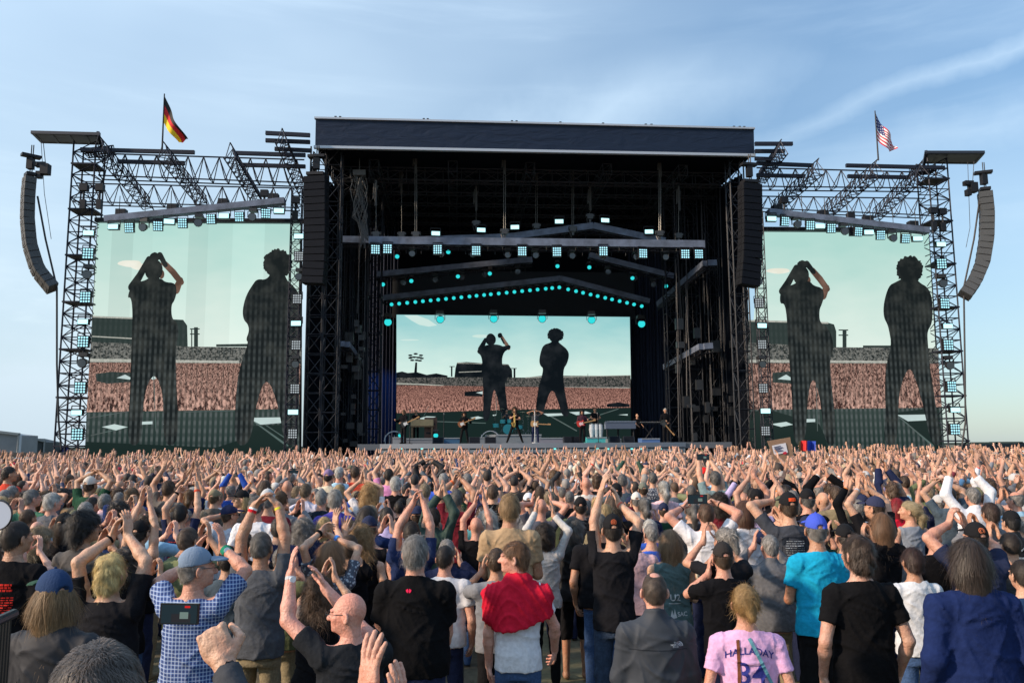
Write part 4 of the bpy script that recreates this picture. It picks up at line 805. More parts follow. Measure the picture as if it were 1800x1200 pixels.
def head(v, face=True, fat=1.0, bald=True, k=1.0):
    """head facing +y, nominal height 1.57-1.80"""
    v.ell((0, -.012, 1.700), (.0735, .095, .097), .02); v.ell((0, .022, 1.660), (.064 * fat, .076, .085), .03); v.ell((0, .045, 1.612), (.046 * fat, .050, .045), .035)
    v.cap((0, -.028, 1.50), (0, -.012, 1.62), .058 * fat, .056 * fat, .03)
    if face:
        v.cap((0, .092, 1.690), (0, .116, 1.652), .009, .0155, .012); v.ell((-.012, .102, 1.650), (.010, .012, .008), .006); v.ell((.012, .102, 1.650), (.010, .012, .008), .006)
        for e in (-1, 1):
            v.ell((e * .031, .103, 1.680), (.018, .014, .012), .010, 'd'); v.ell((e * .030, .086, 1.680), (.0125, .0125, .0115), .004); v.cap((e * .014, .099, 1.700), (e * .048, .086, 1.700), .008, .007, .012)
            v.ell((e * .042, .066, 1.655), (.022, .022, .02), .02)
        v.cap((-.017, .092, 1.622), (.017, .092, 1.622), .0055, None, .006); v.cap((-.014, .091, 1.612), (.014, .091, 1.612), .0065, None, .006); v.ell((0, .085, 1.588), (.018, .015, .014), .015)
    for e in (-1, 1):
        v.ell((e * .083, -.006, 1.664), (.011, .023, .035), .005, M=Matrix.Rotation(e * .55, 3, 'Z').transposed()); v.ell((e * .091, .002, 1.668), (.006, .011, .018), .004, 'd')
def hand(v, w, d, palm, side, curl=.15, spread=1.0, s=1.0, lod=0):
    """wrist w, finger direction d, palm normal, side = +1 right hand / -1 left; thumb leaves on the -(d x palm)*side edge"""
    w = np.asarray(w, np.float32); d = nrm(d); palm = nrm(palm - d * float(np.asarray(palm, np.float32) @ d)); x = np.cross(d, palm) * side   # towards the little finger edge
    M = np.stack([x, palm, d])
    v.cap(w - d * .03, w + d * .02, .024 * s, .026 * s, .015); v.ell(w + d * .052 * s, (.041 * s, .0165 * s, .052 * s), .012, M=M)
    L_ = (.078, .086, .080, .062); xo = (-.029, -.010, .010, .028)
    for i in range(4):
        a = w + d * .092 * s + x * xo[i] * s; ang = -.16 * spread + .11 * spread * i; dd = nrm(d + x * ang)
        c1 = curl * (1 + .15 * i); p1 = a + (dd * math.cos(c1) + palm * math.sin(c1)) * L_[i] * .45 * s; c2 = c1 + curl * 1.6; p2 = p1 + (dd * math.cos(c2) + palm * math.sin(c2)) * L_[i] * .32 * s; c3 = c2 + curl * 1.1; p3 = p2 + (dd * math.cos(c3) + palm * math.sin(c3)) * L_[i] * .26 * s
        r = (.0100, .0102, .0098, .0088)[i] * s; v.cap(a - d * .03 * s, a, r * 1.1, r, .006); v.cap(a, p1, r, r * .94, .003)
        if lod < 2: v.cap(p1, p2, r * .94, r * .88, .003); v.cap(p2, p3, r * .86, r * .72, .003)
        else: v.cap(p1, p3, r * .94, r * .8, .003)
    t0 = w + d * .022 * s - x * .026 * s + palm * .006; t1 = t0 + nrm(d * .62 - x * .80 + palm * .30) * .044 * s; t2 = t1 + nrm(d * .85 - x * (.45 - curl * .5) + palm * (.2 + curl * .5)) * .034 * s; t3 = t2 + nrm(d * .95 - x * (.2 - curl * .4) + palm * (.15 + curl * .4)) * .027 * s
    v.cap(t0, t1, .0165 * s, .0125 * s, .012); v.cap(t1, t2, .0118 * s, .0105 * s, .003); v.cap(t2, t3, .0105 * s, .0085 * s, .003)
def torso_prof(bw, belly, fem):
    p = [(.86, .178, .125, -.012), (.98, .176, .125, -.008), (1.08, .160 - .018 * fem, .112, .0), (1.20, .168 - .014 * fem, .112, .004), (1.32, .182 - .014 * fem, .115, 0), (1.41, .180 - .014 * fem, .105, -.008), (1.465, .135, .088, -.014), (1.50, .085, .068, -.018), (1.53, .05, .05, -.02)]
    return [(z, w * bw * (1 + belly * math.exp(-((z - 1.08) / .15) ** 2) * .35), d * bw ** .7 * (1 + belly * math.exp(-((z - 1.10) / .14) ** 2)), y + .02 * belly * math.exp(-((z - 1.10) / .14) ** 2)) for z, w, d, y in p]
SHX = .185
def shoulder(side, el, bw): # raised arm lifts the shoulder
    s0 = V(side * SHX * bw, -.01, 1.412); lift = max(0, min(1, (el[2] - 1.30) / .4)); return s0 + V(-side * .022 * lift, 0, .050 * lift)
def solve(pose, bw=1.0):
    out = {}
    for side, nm in ((-1, 'L'), (1, 'R')):
        el, wr = pose[nm]; sh = shoulder(side, el, bw); e, w_ = ik(sh, wr, el, L1, L2); sh = shoulder(side, e, bw); e, w_ = ik(sh, wr, el, L1, L2); out[nm] = (sh, e, w_)
    return out
def body(pose, lod=0, bw=1.0, belly=0., fem=0, zmin=0.0, face=True, armr=1.0, legs=False):
    J = solve(pose, bw); hs = (.0105, .016, .026, .04)[lod]; hh = (.0060, .009, .018, .03)[lod]; hf = (.0046, .0075, .013, .019)[lod]; parts = []
    pts = np.array([p for q in J.values() for p in q] + [(.2, .1, 1.0), (-.2, -.12, zmin if zmin else .9)]); lo = pts.min(0) - .12; hi = pts.max(0) + .12; lo[2] = max(zmin, .0 if legs else .9) - .06; hi[2] = max(hi[2], 1.6)
    v = Vol(lo, hi, hs); ar = armr * (1 - .16 * fem)
    v.loft([(z, w * .9, d * .88, y) for z, w, d, y in torso_prof(bw, belly, fem)], .03)
    v.cap((0, -.028, 1.44), (0, -.014, 1.60), .062, .054, .05)
    for nm in 'LR':
        sh, e, w_ = J[nm]; m_ = sh + (e - sh) * .45; f_ = e + (w_ - e) * .3
        v.cap(sh, m_, .052 * ar, .048 * ar, .05); v.cap(m_, e, .048 * ar, .039 * ar, .02); v.cap(e, f_, .040 * ar, .041 * ar, .015); v.cap(f_, w_, .041 * ar, .027 * ar, .02)
        v.cap((math.copysign(.07, sh[0]), -.02, 1.46), sh, .035, .045, .04)
    if legs:
        for e in (-1, 1): v.cap((e * .095, 0, .90), (e * .105, .01, .50), .080, .052, .03); v.cap((e * .105, .0, .46), (e * .11, -.02, .08), .052, .036, .02); v.cap((e * .11, -.03, .05), (e * .12, .10, .035), .04, .033, .02)
    if zmin: v.plane((0, 0, zmin), (0, 0, -1))
    parts.append(v.mesh())
    v = Vol((-.12, -.15, 1.53), (.12, .16, 1.83), hh); head(v, face and lod < 3, 1 + .15 * belly); P, Q = v.mesh(); a = pose.get('yaw', 0.0); nod = pose.get('nod', 0.0)
    P = headrot(P, a, nod); parts.append((P, Q))
    for side, nm in ((-1, 'L'), (1, 'R')):
        sh, e, w_ = J[nm]; hp = pose.get('h' + nm, {}); d = nrm(hp.get('d', w_ - e)); pn = np.asarray(hp.get('p', (-side, 0, 0)), np.float32)
        if hp.get('skip'): continue
        if lod >= 3:
            x_ = np.cross(d, nrm(pn)) * side; v = Vol(w_ - .13 + d * .08, w_ + .13 + d * .08, hf); v.cap(w_ - d * .03, w_ + d * .08, .024, .034, .02); v.cap(w_ + d * .08, w_ + d * .17 - x_ * .022, .019, .015, .01); v.cap(w_ + d * .08, w_ + d * .165 + x_ * .022, .019, .015, .01); v.cap(w_ + d * .03, w_ + d * .09 - x_ * .055, .019, .015, .01); parts.append(v.mesh()); continue
        v = Vol(w_ + d * .09 - .14, w_ + d * .09 + .14, hf); hand(v, w_, d, pn, side, hp.get('curl', .15), hp.get('spread', 1.0), hp.get('s', 1.0), lod)
        f_ = e + (w_ - e) * .8; v.cap(f_, w_, .0300 * ar, .0265 * ar, .015); parts.append(v.mesh())
    return join(parts), J
def headrot(P, yaw, nod=0.0):
    P = P.copy(); c = np.array((0, -.02, HZ)); q = P - c
    if nod: y, z = q[:, 1].copy(), q[:, 2].copy(); q[:, 1] = y * math.cos(nod) + z * math.sin(nod); q[:, 2] = -y * math.sin(nod) + z * math.cos(nod)
    if yaw: x, y = q[:, 0].copy(), q[:, 1].copy(); q[:, 0] = x * math.cos(yaw) - y * math.sin(yaw); q[:, 1] = x * math.sin(yaw) + y * math.cos(yaw)
    return (q + c).astype(np.float32)
def folds(P, N, J, amp, seed):
    """soft cloth folds: diagonal pulls from the armpits, loose horizontal sag in the back and vertical pipes at the hem"""
    r = np.random.RandomState(seed); x, y, z = P[:, 0], P[:, 1], P[:, 2]; s = np.zeros(len(P), np.float32)
    wx = x + .03 * np.sin(7 * z + r.rand() * 6) + .02 * np.sin(19 * x + 11 * z); wz = z + .04 * np.sin(9 * x + r.rand() * 6) + .02 * np.sin(23 * z + 5 * y)
    ridge = lambda t: (1 - np.abs(np.sin(t))) ** 2.6
    for e in (-1, 1):
        dx, dz = wx - e * .17, wz - 1.33; a = np.arctan2(dz, dx * e + 1e-4); d = np.sqrt(dx ** 2 + dz ** 2); s += ridge(a * 4.2 + r.rand() * 3) * np.exp(-(d / .20) ** 2) * (1 - np.exp(-(d / .09) ** 2)) * 1.2
    s += ridge(wz * 17 + np.sin(wx * 9) * 1.3 + r.rand() * 6) * np.exp(-((z - 1.12) / .13) ** 2) * .55
    s += ridge(wx * 22 + r.rand() * 6 + 2 * np.sin(wz * 5)) * np.clip((1.15 - z) / .25, 0, 1) * .5
    s += ridge(wx * 13 - wz * 9 + r.rand() * 6) * .30 + .25 * ridge(wx * 31 + wz * 23 + y * 20)
    amp = amp * np.where(np.abs(x) > .23, .45, 1.0); return P + N * ((s - .35) * amp)[:, None]
def shirt(pose, J, lod=0, style='tee', bw=1.0, belly=0., fem=0, zmin=.88, seed=0, loose=1.0, armr=1.0):
    hs = (.0115, .017, .028, .045)[lod]; pts = np.array([p for q in J.values() for p in q[:2 if style != 'long' and style != 'jacket' else 3]]); lo = np.minimum(pts.min(0), (-.3, -.2, 0)) - .1; hi = np.maximum(pts.max(0), (.3, .2, 1.58)) + .12; lo[2] = zmin - .03
    v = Vol(lo, hi, hs); o = .013 * loose + (.012 if style == 'jacket' else 0); ar = armr * (1 - .14 * fem)
    v.loft([(z, w + o + (.012 * loose if z < 1.3 else 0), d + o, y) for z, w, d, y in torso_prof(bw, belly, fem)], .03)
    for nm in 'LR':
        sh, e, w_ = J[nm]; u = nrm(e - sh); sx = math.copysign(1, sh[0])
        v.cap((sx * .055, -.022, 1.478), sh, .036, .058 * ar, .06)
        if style in ('tee', 'polo', 'loose'):
            ln = {'tee': .60, 'polo': .66, 'loose': .72}[style] * L1; end = sh + u * ln
            t = Vol(np.minimum(sh, end) - .13, np.maximum(sh, end) + .13, hs); t.cap(sh - u * .02, end + u * .05, .066 * ar, .064 * ar * (1.04 if style == 'tee' else 1.15), .01); t.plane(end, u); sl, _ = v.sub(t.lo, t.lo + (t.n - 1) * hs)
            f = t; 
            def fn(x, y, z, f=f):   # trilinear-free nearest lookup is enough at this size
                i = np.clip(np.rint((x - f.lo[0]) / hs).astype(int), 0, f.n[0] - 1); j = np.clip(np.rint((y - f.lo[1]) / hs).astype(int), 0, f.n[1] - 1); k = np.clip(np.rint((z - f.lo[2]) / hs).astype(int), 0, f.n[2] - 1); return f.D[i, j, k]
            p = np.asarray(sh, np.float32); E = end; du = E - (p - u * .02)
            def fs(x, y, z):
                a = sh - u * .02; b = E + u * .05; d = b - a; px, py, pz = x - a[0], y - a[1], z - a[2]; tt = np.clip((px * d[0] + py * d[1] + pz * d[2]) / float(d @ d), 0, 1)
                c = np.sqrt((px - tt * d[0]) ** 2 + (py - tt * d[1]) ** 2 + (pz - tt * d[2]) ** 2) - (.064 * ar + (.004 if style == 'tee' else .012) * tt)
                return np.maximum(c, (x - E[0]) * u[0] + (y - E[1]) * u[1] + (z - E[2]) * u[2])
            v.put(fs, np.minimum(sh, E) - .09, np.maximum(sh, E) + .09, .035)
        elif style in ('long', 'jacket'):
            b = .010 if style == 'jacket' else 0; v.cap(sh, e, (.062 + b) * ar, (.052 + b) * ar, .04); u2 = nrm(w_ - e); E = w_ - u2 * .02
            def fs(x, y, z):
                d = E - e; px, py, pz = x - e[0], y - e[1], z - e[2]; tt = np.clip((px * d[0] + py * d[1] + pz * d[2]) / float(d @ d), 0, 1.1)
                c = np.sqrt((px - tt * d[0]) ** 2 + (py - tt * d[1]) ** 2 + (pz - tt * d[2]) ** 2) - (.056 + b - .010 * tt) * ar; return np.maximum(c, (x - E[0]) * u2[0] + (y - E[1]) * u2[1] + (z - E[2]) * u2[2])
            v.put(fs, np.minimum(e, E) - .07, np.maximum(e, E) + .07, .03)
        elif style == 'tank':
            v.cap(sh + V(sx * .01, 0, .0), sh + V(sx * .05, 0, -.06), .052, .06, .02, 'd')
    zc = {'tee': 1.497, 'polo': 1.52, 'jacket': 1.56, 'long': 1.50, 'tank': 1.46, 'loose': 1.485}[style]
    if style in ('jacket', 'polo'): v.cap((0, -.025, 1.47), (0, -.022, zc), .080, .072, .02)
    v.ell((0, .03, zc + .055), (.066, .085, .05), .012, 'd'); v.plane((0, 0, zc), (0, .35, 1), (-.105, -.3, 1.46), (.105, .3, 1.66))
    v.plane((0, 0, zmin), (0, 0, -1))
    P, Q = v.mesh(); N = vnormals(P, Q)
    return (folds(P, N, J, (.017, .014, .011, .0)[lod] * (1 + .4 * (loose - 1)), seed), Q) if lod < 3 else (P, Q)
def trousers(lod=0, bw=1.0, shorts=False):
    v = Vol((-.3, -.22, .0), (.3, .25, 1.02), (.016, .022, .035, .05)[lod]); v.loft([(.80, .166 * bw, .116 * bw, -.01), (.90, .168 * bw, .116 * bw, -.012), (1.0, .150 * bw, .102 * bw, -.005)], .03)
    for e in (-1, 1):
        if shorts: v.cap((e * .09, 0, .88), (e * .108, .01, .50), .088, .080, .02)
        else: v.cap((e * .088, 0, .86), (e * .105, .015, .50), .086, .068, .03); v.cap((e * .105, .015, .50), (e * .11, -.02, .10), .068, .056, .02)
    if not shorts:
        for e in (-1, 1): v.cap((e * .112, -.04, .045), (e * .125, .12, .035), .045, .038, .02)
        v.plane((0, 0, .02), (0, 0, -1))
    v.plane((0, 0, 1.0), (0, 0, 1)); P, Q = v.mesh()
    if lod < 2: P = P + vnormals(P, Q) * (.008 * (1 - np.abs(np.sin(P[:, 2] * 24 + 3 * np.sin(P[:, 0] * 20)))) * np.exp(-((P[:, 2] - .5) / .2) ** 2))[:, None]
    return P, Q
# ---------------------------------------------------------------- hair and caps (in the frame of a head facing +y)
def hair_vol(kind, lod):
    if kind.endswith('_cap'):
        P, Q = hair_vol(kind[:-4], lod); ok = P[:, 2] < 1.715; f = ok[Q].all(1); return P, Q[f]
    hs = (.0065, .010, .018, .03)[lod]; v = Vol((-.22, -.24, 1.25), (.22, .2, 1.98), hs); line = lambda o=0.0, lo=1.60: v.plane((0, .072 + o, 1.742), (0, .66, -.75))
    o = {'crop': .0025, 'short': .003, 'thick': .003, 'ring': .003, 'undercap': .002, 'thin': .002}.get(kind, .012)
    if kind in ('crop', 'short', 'ring', 'undercap', 'thick', 'thin'):
        v.ell((0, -.014, 1.700), (.0745 + o, .097 + o, .098 + o * 1.3), .02); v.ell((0, -.03, 1.640), (.061 + o * .5, .064 + o * .5, .055), .03); line(0.0); v.plane((0, -.1, {'crop': 1.625, 'thin': 1.62, 'ring': 1.62, 'undercap': 1.605}.get(kind, 1.612)), (0, -.3, -1))
        for e in (-1, 1): v.ell((e * .090, .006, 1.655), (.026, .030, .048), .008, 'd')
        if kind == 'ring': v.ell((0, .02, 1.80), (.075, .115, .085), .01, 'd')
        if kind == 'thin': v.ell((0, -.04, 1.822), (.034, .036, .045), .03, 'd')
        if kind == 'undercap': v.plane((0, 0, 1.70), (0, 0, 1))
    elif kind in ('shaggy', 'bushy', 'spiky', 'curlybig'):
        b = {'shaggy': .003, 'bushy': .024, 'spiky': .018, 'curlybig': .034}[kind]; v.ell((0, -.016, 1.700), (.078 + b, .096 + b, .098 + b), .02); v.ell((0, -.045, 1.62), (.075 + b * .7, .06 + b * .6, .07 + b), .04); v.plane((0, .080, 1.735), (0, .78, -.62))
        if kind == 'curlybig': v.ell((0, -.05, 1.56), (.115, .085, .10), .04)
    elif kind in ('bob', 'long', 'verylong', 'curlylong'):
        b = .002 if kind != 'curlylong' else .018; v.ell((0, -.014, 1.700), (.076 + b, .097 + b, .098 + b), .02); zb, wb = {'bob': (1.54, .074), 'long': (1.45, .070), 'verylong': (1.36, .062), 'curlylong': (1.43, .112)}[kind]
        v.cap((-.05, -.035, 1.66), (-wb + .03, -.06, zb + .02),   .052, .034, .04); v.cap((.05, -.035, 1.66), (wb - .03, -.06, zb + .02), .052, .034, .04); v.cap((0, -.045, 1.66), (0, -.072, zb), .06, .034, .04)
        v.put(lambda x, y, z: np.maximum((y - .045) + 0 * (x + z), .0 * x + z - 1.735), (-.2, 0, 1.3), (.2, .2, 1.9), .004, 'd'); v.plane((0, .08, 1.75), (0, .75, -.65), (-.2, .03, 1.5), (.2, .2, 1.9))
        for e in (-1, 1): pass
    elif kind in ('bun', 'ponytail', 'topbun'):
        v.ell((0, -.014, 1.702), (.079, .101, .101), .02); v.ell((0, -.03, 1.645), (.072, .07, .06), .03); line()
        for e in (-1, 1): v.ell((e * .090, .004, 1.660), (.022, .03, .036), .008, 'd')
        if kind == 'bun': v.ell((.01, -.115, 1.755), (.048, .042, .045), .02); v.cap((.01, -.13, 1.74), (.03, -.15, 1.60), .036, .022, .03)
        elif kind == 'topbun': v.ell((0, -.07, 1.82), (.045, .045, .04), .02)
        else: v.ell((0, -.115, 1.71), (.03, .03, .03), .02); v.cap((0, -.13, 1.71), (.01, -.165, 1.58), .028, .036, .03); v.cap((.01, -.165, 1.58), (.0, -.13, 1.42), .036, .014, .03)
    return v.mesh()
STR = {  # kind: strand length, lift, wave amplitude, flow
    'crop': (.012, .9, 0, 'down'), 'short': (.022, .34, .002, 'down'), 'thick': (.034, .34, .004, 'down'), 'thin': (.015, .4, .001, 'down'), 'ring': (.016, .6, 0, 'down'), 'undercap': (.020, .24, .003, 'down'), 'shaggy': (.038, .28, .005, 'down'), 'bushy': (.045, .6, .009, 'down'), 'spiky': (.055, 1.3, .004, 'up'), 'curlybig': (.05, .7, .012, 'curl'),
    'bob': (.10, .10, .003, 'down'), 'long': (.09, .05, .004, 'down'), 'verylong': (.10, .05, .005, 'down'), 'curlylong': (.06, .5, .011, 'curl'), 'bun': (.06, .15, .004, 'bun'), 'topbun': (.06, .15, .004, 'bun'), 'ponytail': (.08, .12, .004, 'bun')}
def hair_mesh(kind, lod, seed=0, count=None):
    P, Q = hair_vol(kind, lod); r = np.random.RandomState(seed + 3); kb = kind.replace('_cap', '')
    if kb in ('curlybig', 'curlylong', 'bushy', 'shaggy', 'spiky') and lod < 3:
        Nn = vnormals(P, Q); a = {'curlybig': .014, 'curlylong': .014, 'bushy': .012, 'shaggy': .009, 'spiky': .014}[kb]; P = P + Nn * (a * (np.sin(P[:, 0] * 55 + 2 * np.sin(P[:, 2] * 31)) * np.sin(P[:, 2] * 48 + P[:, 1] * 37)))[:, None]
    col = .75 + .25 * r.rand(len(P)).astype(np.float32)
    if lod >= 2: return (P, Q), col
    ln, lift, wave, flow = STR[kind.replace('_cap', '')]; n = count or ((9000, 1500)[lod]); N_ = vnormals(P, Q); ids = r.choice(np.unique(Q), n); p = P[ids] ; nn = N_[ids]
    if flow == 'up': fl = np.tile(V(0, .1, 1), (n, 1)) + r.randn(n, 3) * .5
    elif flow == 'bun': fl = V(0, -.12, 1.74) - p; fl /= np.linalg.norm(fl, axis=1, keepdims=True) + 1e-6
    else:
        crown = V(0, -.055, 1.80); fl = p - crown; fl[:, 2] *= 1; fl[:, 2] -= .06; fl /= np.linalg.norm(fl, axis=1, keepdims=True) + 1e-6; lw = np.clip((1.70 - p[:, 2:3]) / .08, 0, 1); fl = fl * (1 - lw) + V(0, 0, -1) * lw; lift = lift * (1 - .7 * lw) if flow != 'curl' else lift
    fl = fl + r.randn(n, 3) * (.18 if flow != 'curl' else .6); t = fl - nn * (fl * nn).sum(1, keepdims=True); t /= np.linalg.norm(t, axis=1, keepdims=True) + 1e-6
    nx_ = np.stack([np.sin(p[:, 0] * 70 + 3 * np.sin(p[:, 2] * 41)), np.sin(p[:, 1] * 66 + 2 * np.sin(p[:, 0] * 53)), np.sin(p[:, 2] * 61 + p[:, 0] * 37)], 1); t = t + (nx_ - nn * (nx_ * nn).sum(1, keepdims=True)) * (.28 if flow != 'bun' and ln < .08 else .09); t /= np.linalg.norm(t, axis=1, keepdims=True) + 1e-6
    lk = .5 + .5 * np.sin(p[:, 0] * 95 + 2.2 * np.sin(p[:, 2] * 60 + p[:, 1] * 50)); lift = lift * (.7 + .9 * lk[:, None])
    fly = (r.rand(n, 1) < (.04 if ln > .03 else .015 if ln > .02 else 0)); lift = lift * np.where(fly, 2.4, 1.0); seg = 4; L_ = ln * (.6 + .7 * r.rand(n, 1)) * np.where(fly, 1.6, 1.0); side = np.cross(t, nn); wd = (.0011 if lod == 0 else .0026) * (1 if ln > .02 else .8); V_ = []; ph = r.rand(n, 1) * 6.28
    for i in range(seg + 1):
        f = i / seg; c = p + t * L_ * f + nn * (L_ * lift * (f - .5 * f * f)) + side * wave * np.sin(f * 7 + ph) * (1 if flow != 'curl' else 1) + nn * wave * np.cos(f * 7 + ph)
        if flow != 'up': c = c - V(0, 0, 1) * (L_ * f * f * .35)
        w_ = wd * (1 - .75 * f); V_.append(c - side * w_); V_.append(c + side * w_)
    VV = np.stack(V_, 1).reshape(-1, 3); b = np.arange(n)[:, None] * (2 * (seg + 1)); q = np.concatenate([b + np.array([[2 * i, 2 * i + 1, 2 * i + 3, 2 * i + 2]]) for i in range(seg)])
    cs = np.repeat((.60 + .55 * r.rand(n) ** 1.3) * (.72 + .62 * lk), 2 * (seg + 1)).astype(np.float32); PP, QQ = join([(P, Q), (VV.astype(np.float32), q.astype(np.int32))])
    return (PP, QQ), np.concatenate([col * .8, cs])
def cap_parts(lod, flat=False):
    hs = (.006, .009, .016, .03)[lod]; v = Vol((-.13, -.15, 1.62), (.13, .16, 1.87), hs); v.ell((0, -.014, 1.706), (.084, .107, .112 if not flat else .103), .02); v.plane((0, -.012, 1.706), (0, .12, -1)); v.ell((0, -.125, 1.712), (.034, .03, .022), .006, 'd')
    if lod < 2: v.ell((0, -.014, 1.824), (.009, .009, .005), .003)
    P, Q = v.mesh()
    if lod < 2:  # six panel seams
        a = np.arctan2(P[:, 0], P[:, 1] + .014); Nn = vnormals(P, Q); P = P - Nn * (.0022 * np.exp(-((np.abs((a / (math.pi / 3)) % 1 - .5) - .5) / .03) ** 2) * (P[:, 2] > 1.72))[:, None]
    b = Vol((-.12, .0, 1.66), (.12, .24, 1.78), hs); b.ell((0, .10, 1.716), (.082, .098, .035), .01); b.ell((0, .095, 1.700), (.095, .12, .040), .008, 'd'); b.put(lambda x, y, z: (y - .075) * -1 + 0 * (x + z), (-.2, -.1, 1.6), (.2, .3, 1.9), 0, 'i')
    return (P, Q), b.mesh()
# materials of people: base colours come from each object's own colour
skin_m = mat('skin', (.5, .3, .2), .50, bump=.35, bscale=70, var=.14, objcol=True)
_nt = skin_m.node_tree; _b = _nt.nodes['Principled BSDF']; _src = _b.inputs['Base Color'].links[0].from_socket; _nz = _nt.nodes.new('ShaderNodeTexNoise'); _nz.inputs['Scale'].default_value = 9; _nz.inputs['Detail'].default_value = 6; _nz.inputs['Roughness'].default_value = .65
_tc = _nt.nodes.new('ShaderNodeTexCoord'); _nt.links.new(_tc.outputs['Object'], _nz.inputs['Vector']); _mr = _nt.nodes.new('ShaderNodeMapRange'); _mr.inputs[1].default_value = .42; _mr.inputs[2].default_value = .66; _nt.links.new(_nz.outputs[0], _mr.inputs[0])
_mx = _nt.nodes.new('ShaderNodeMix'); _mx.data_type = 'RGBA'; _mx.blend_type = 'MULTIPLY'; _mx.inputs[7].default_value = (.98, .76, .70, 1); _nt.links.new(_mr.outputs[0], _mx.inputs[0]); _nt.links.new(_src, _mx.inputs[6]); _nt.links.new(_mx.outputs[2], _b.inputs['Base Color'])
cloth_m = mat('cloth', (.5, .5, .5), .92, bump=.3, bscale=34, var=.12, objcol=True, spec=.10)
denim_m = mat('trouser_cloth', (.1, .1, .2), .9, bump=.3, bscale=60, var=.22, objcol=True, spec=.2)
hair_m = mat('hair', (.1, .1, .1), .52, objcol=True, attr='tint', spec=.45)
cap_m = mat('cap_cloth', (.1, .1, .1), .85, bump=.3, bscale=110, objcol=True, spec=.25)
jacket_m = mat('softshell', (.1, .1, .1), .7, bump=.15, bscale=8, objcol=True, spec=.35)
# ================================================================ the people
SK = {'fair': (.50, .30, .20), 'pink': (.52, .275, .195), 'tan': (.40, .22, .135), 'olive': (.35, .20, .12)}
HC = {'black': (.012, .010, .010), 'dark': (.030, .020, .014), 'brown': (.075, .042, .022), 'light': (.17, .10, .05), 'blond': (.42, .29, .13), 'ash': (.28, .21, .13), 'grey': (.22, .205, .19), 'white': (.52, .50, .46), 'red': (.20, .06, .025), 'saltgrey': (.13, .12, .11)}
CC = {'black': (.005, .005, .0065), 'soft black': (.010, .010, .0125), 'navy': (.014, .020, .055), 'charcoal': (.045, .048, .055), 'grey': (.15, .155, .17), 'white': (.66, .66, .69), 'tan': (.36, .25, .15), 'red': (.52, .012, .035), 'maroon': (.15, .015, .025), 'bright blue': (.01, .30, .50), 'royal blue': (.03, .09, .42), 'purple blue': (.06, .05, .28), 'green': (.06, .16, .10), 'dark green': (.018, .06, .035), 'olive': (.14, .16, .08), 'light blue': (.30, .50, .66), 'pink': (.55, .30, .52), 'pale pink': (.62, .42, .46), 'teal': (.10, .30, .32), 'orange red': (.52, .06, .035), 'cream': (.58, .52, .40), 'dark blue': (.010, .024, .09), 'slate': (.06, .085, .11), 'burgundy': (.10, .012, .03), 'lilac': (.40, .34, .55), 'jeans': (.045, .09, .20), 'khaki': (.22, .18, .11)}
CACHE = {}
def cached(key, fn):
    if key not in CACHE: CACHE[key] = fn()
    return CACHE[key]
def child(name, me, parent, col=None, rz=0.0, label=None):
    o = bpy.data.objects.new(name, me); COL.objects.link(o); o.parent = parent
    if col: o.color = (*CC.get(col, col), 1)
    if rz:   # turn about the neck joint
        c = Vector((0, -.02, HZ)); o.matrix_local = Matrix.Translation(c) @ Matrix.Rotation(rz, 4, 'Z') @ Matrix.Translation(-c)
    if label: o['label'] = label
    return o
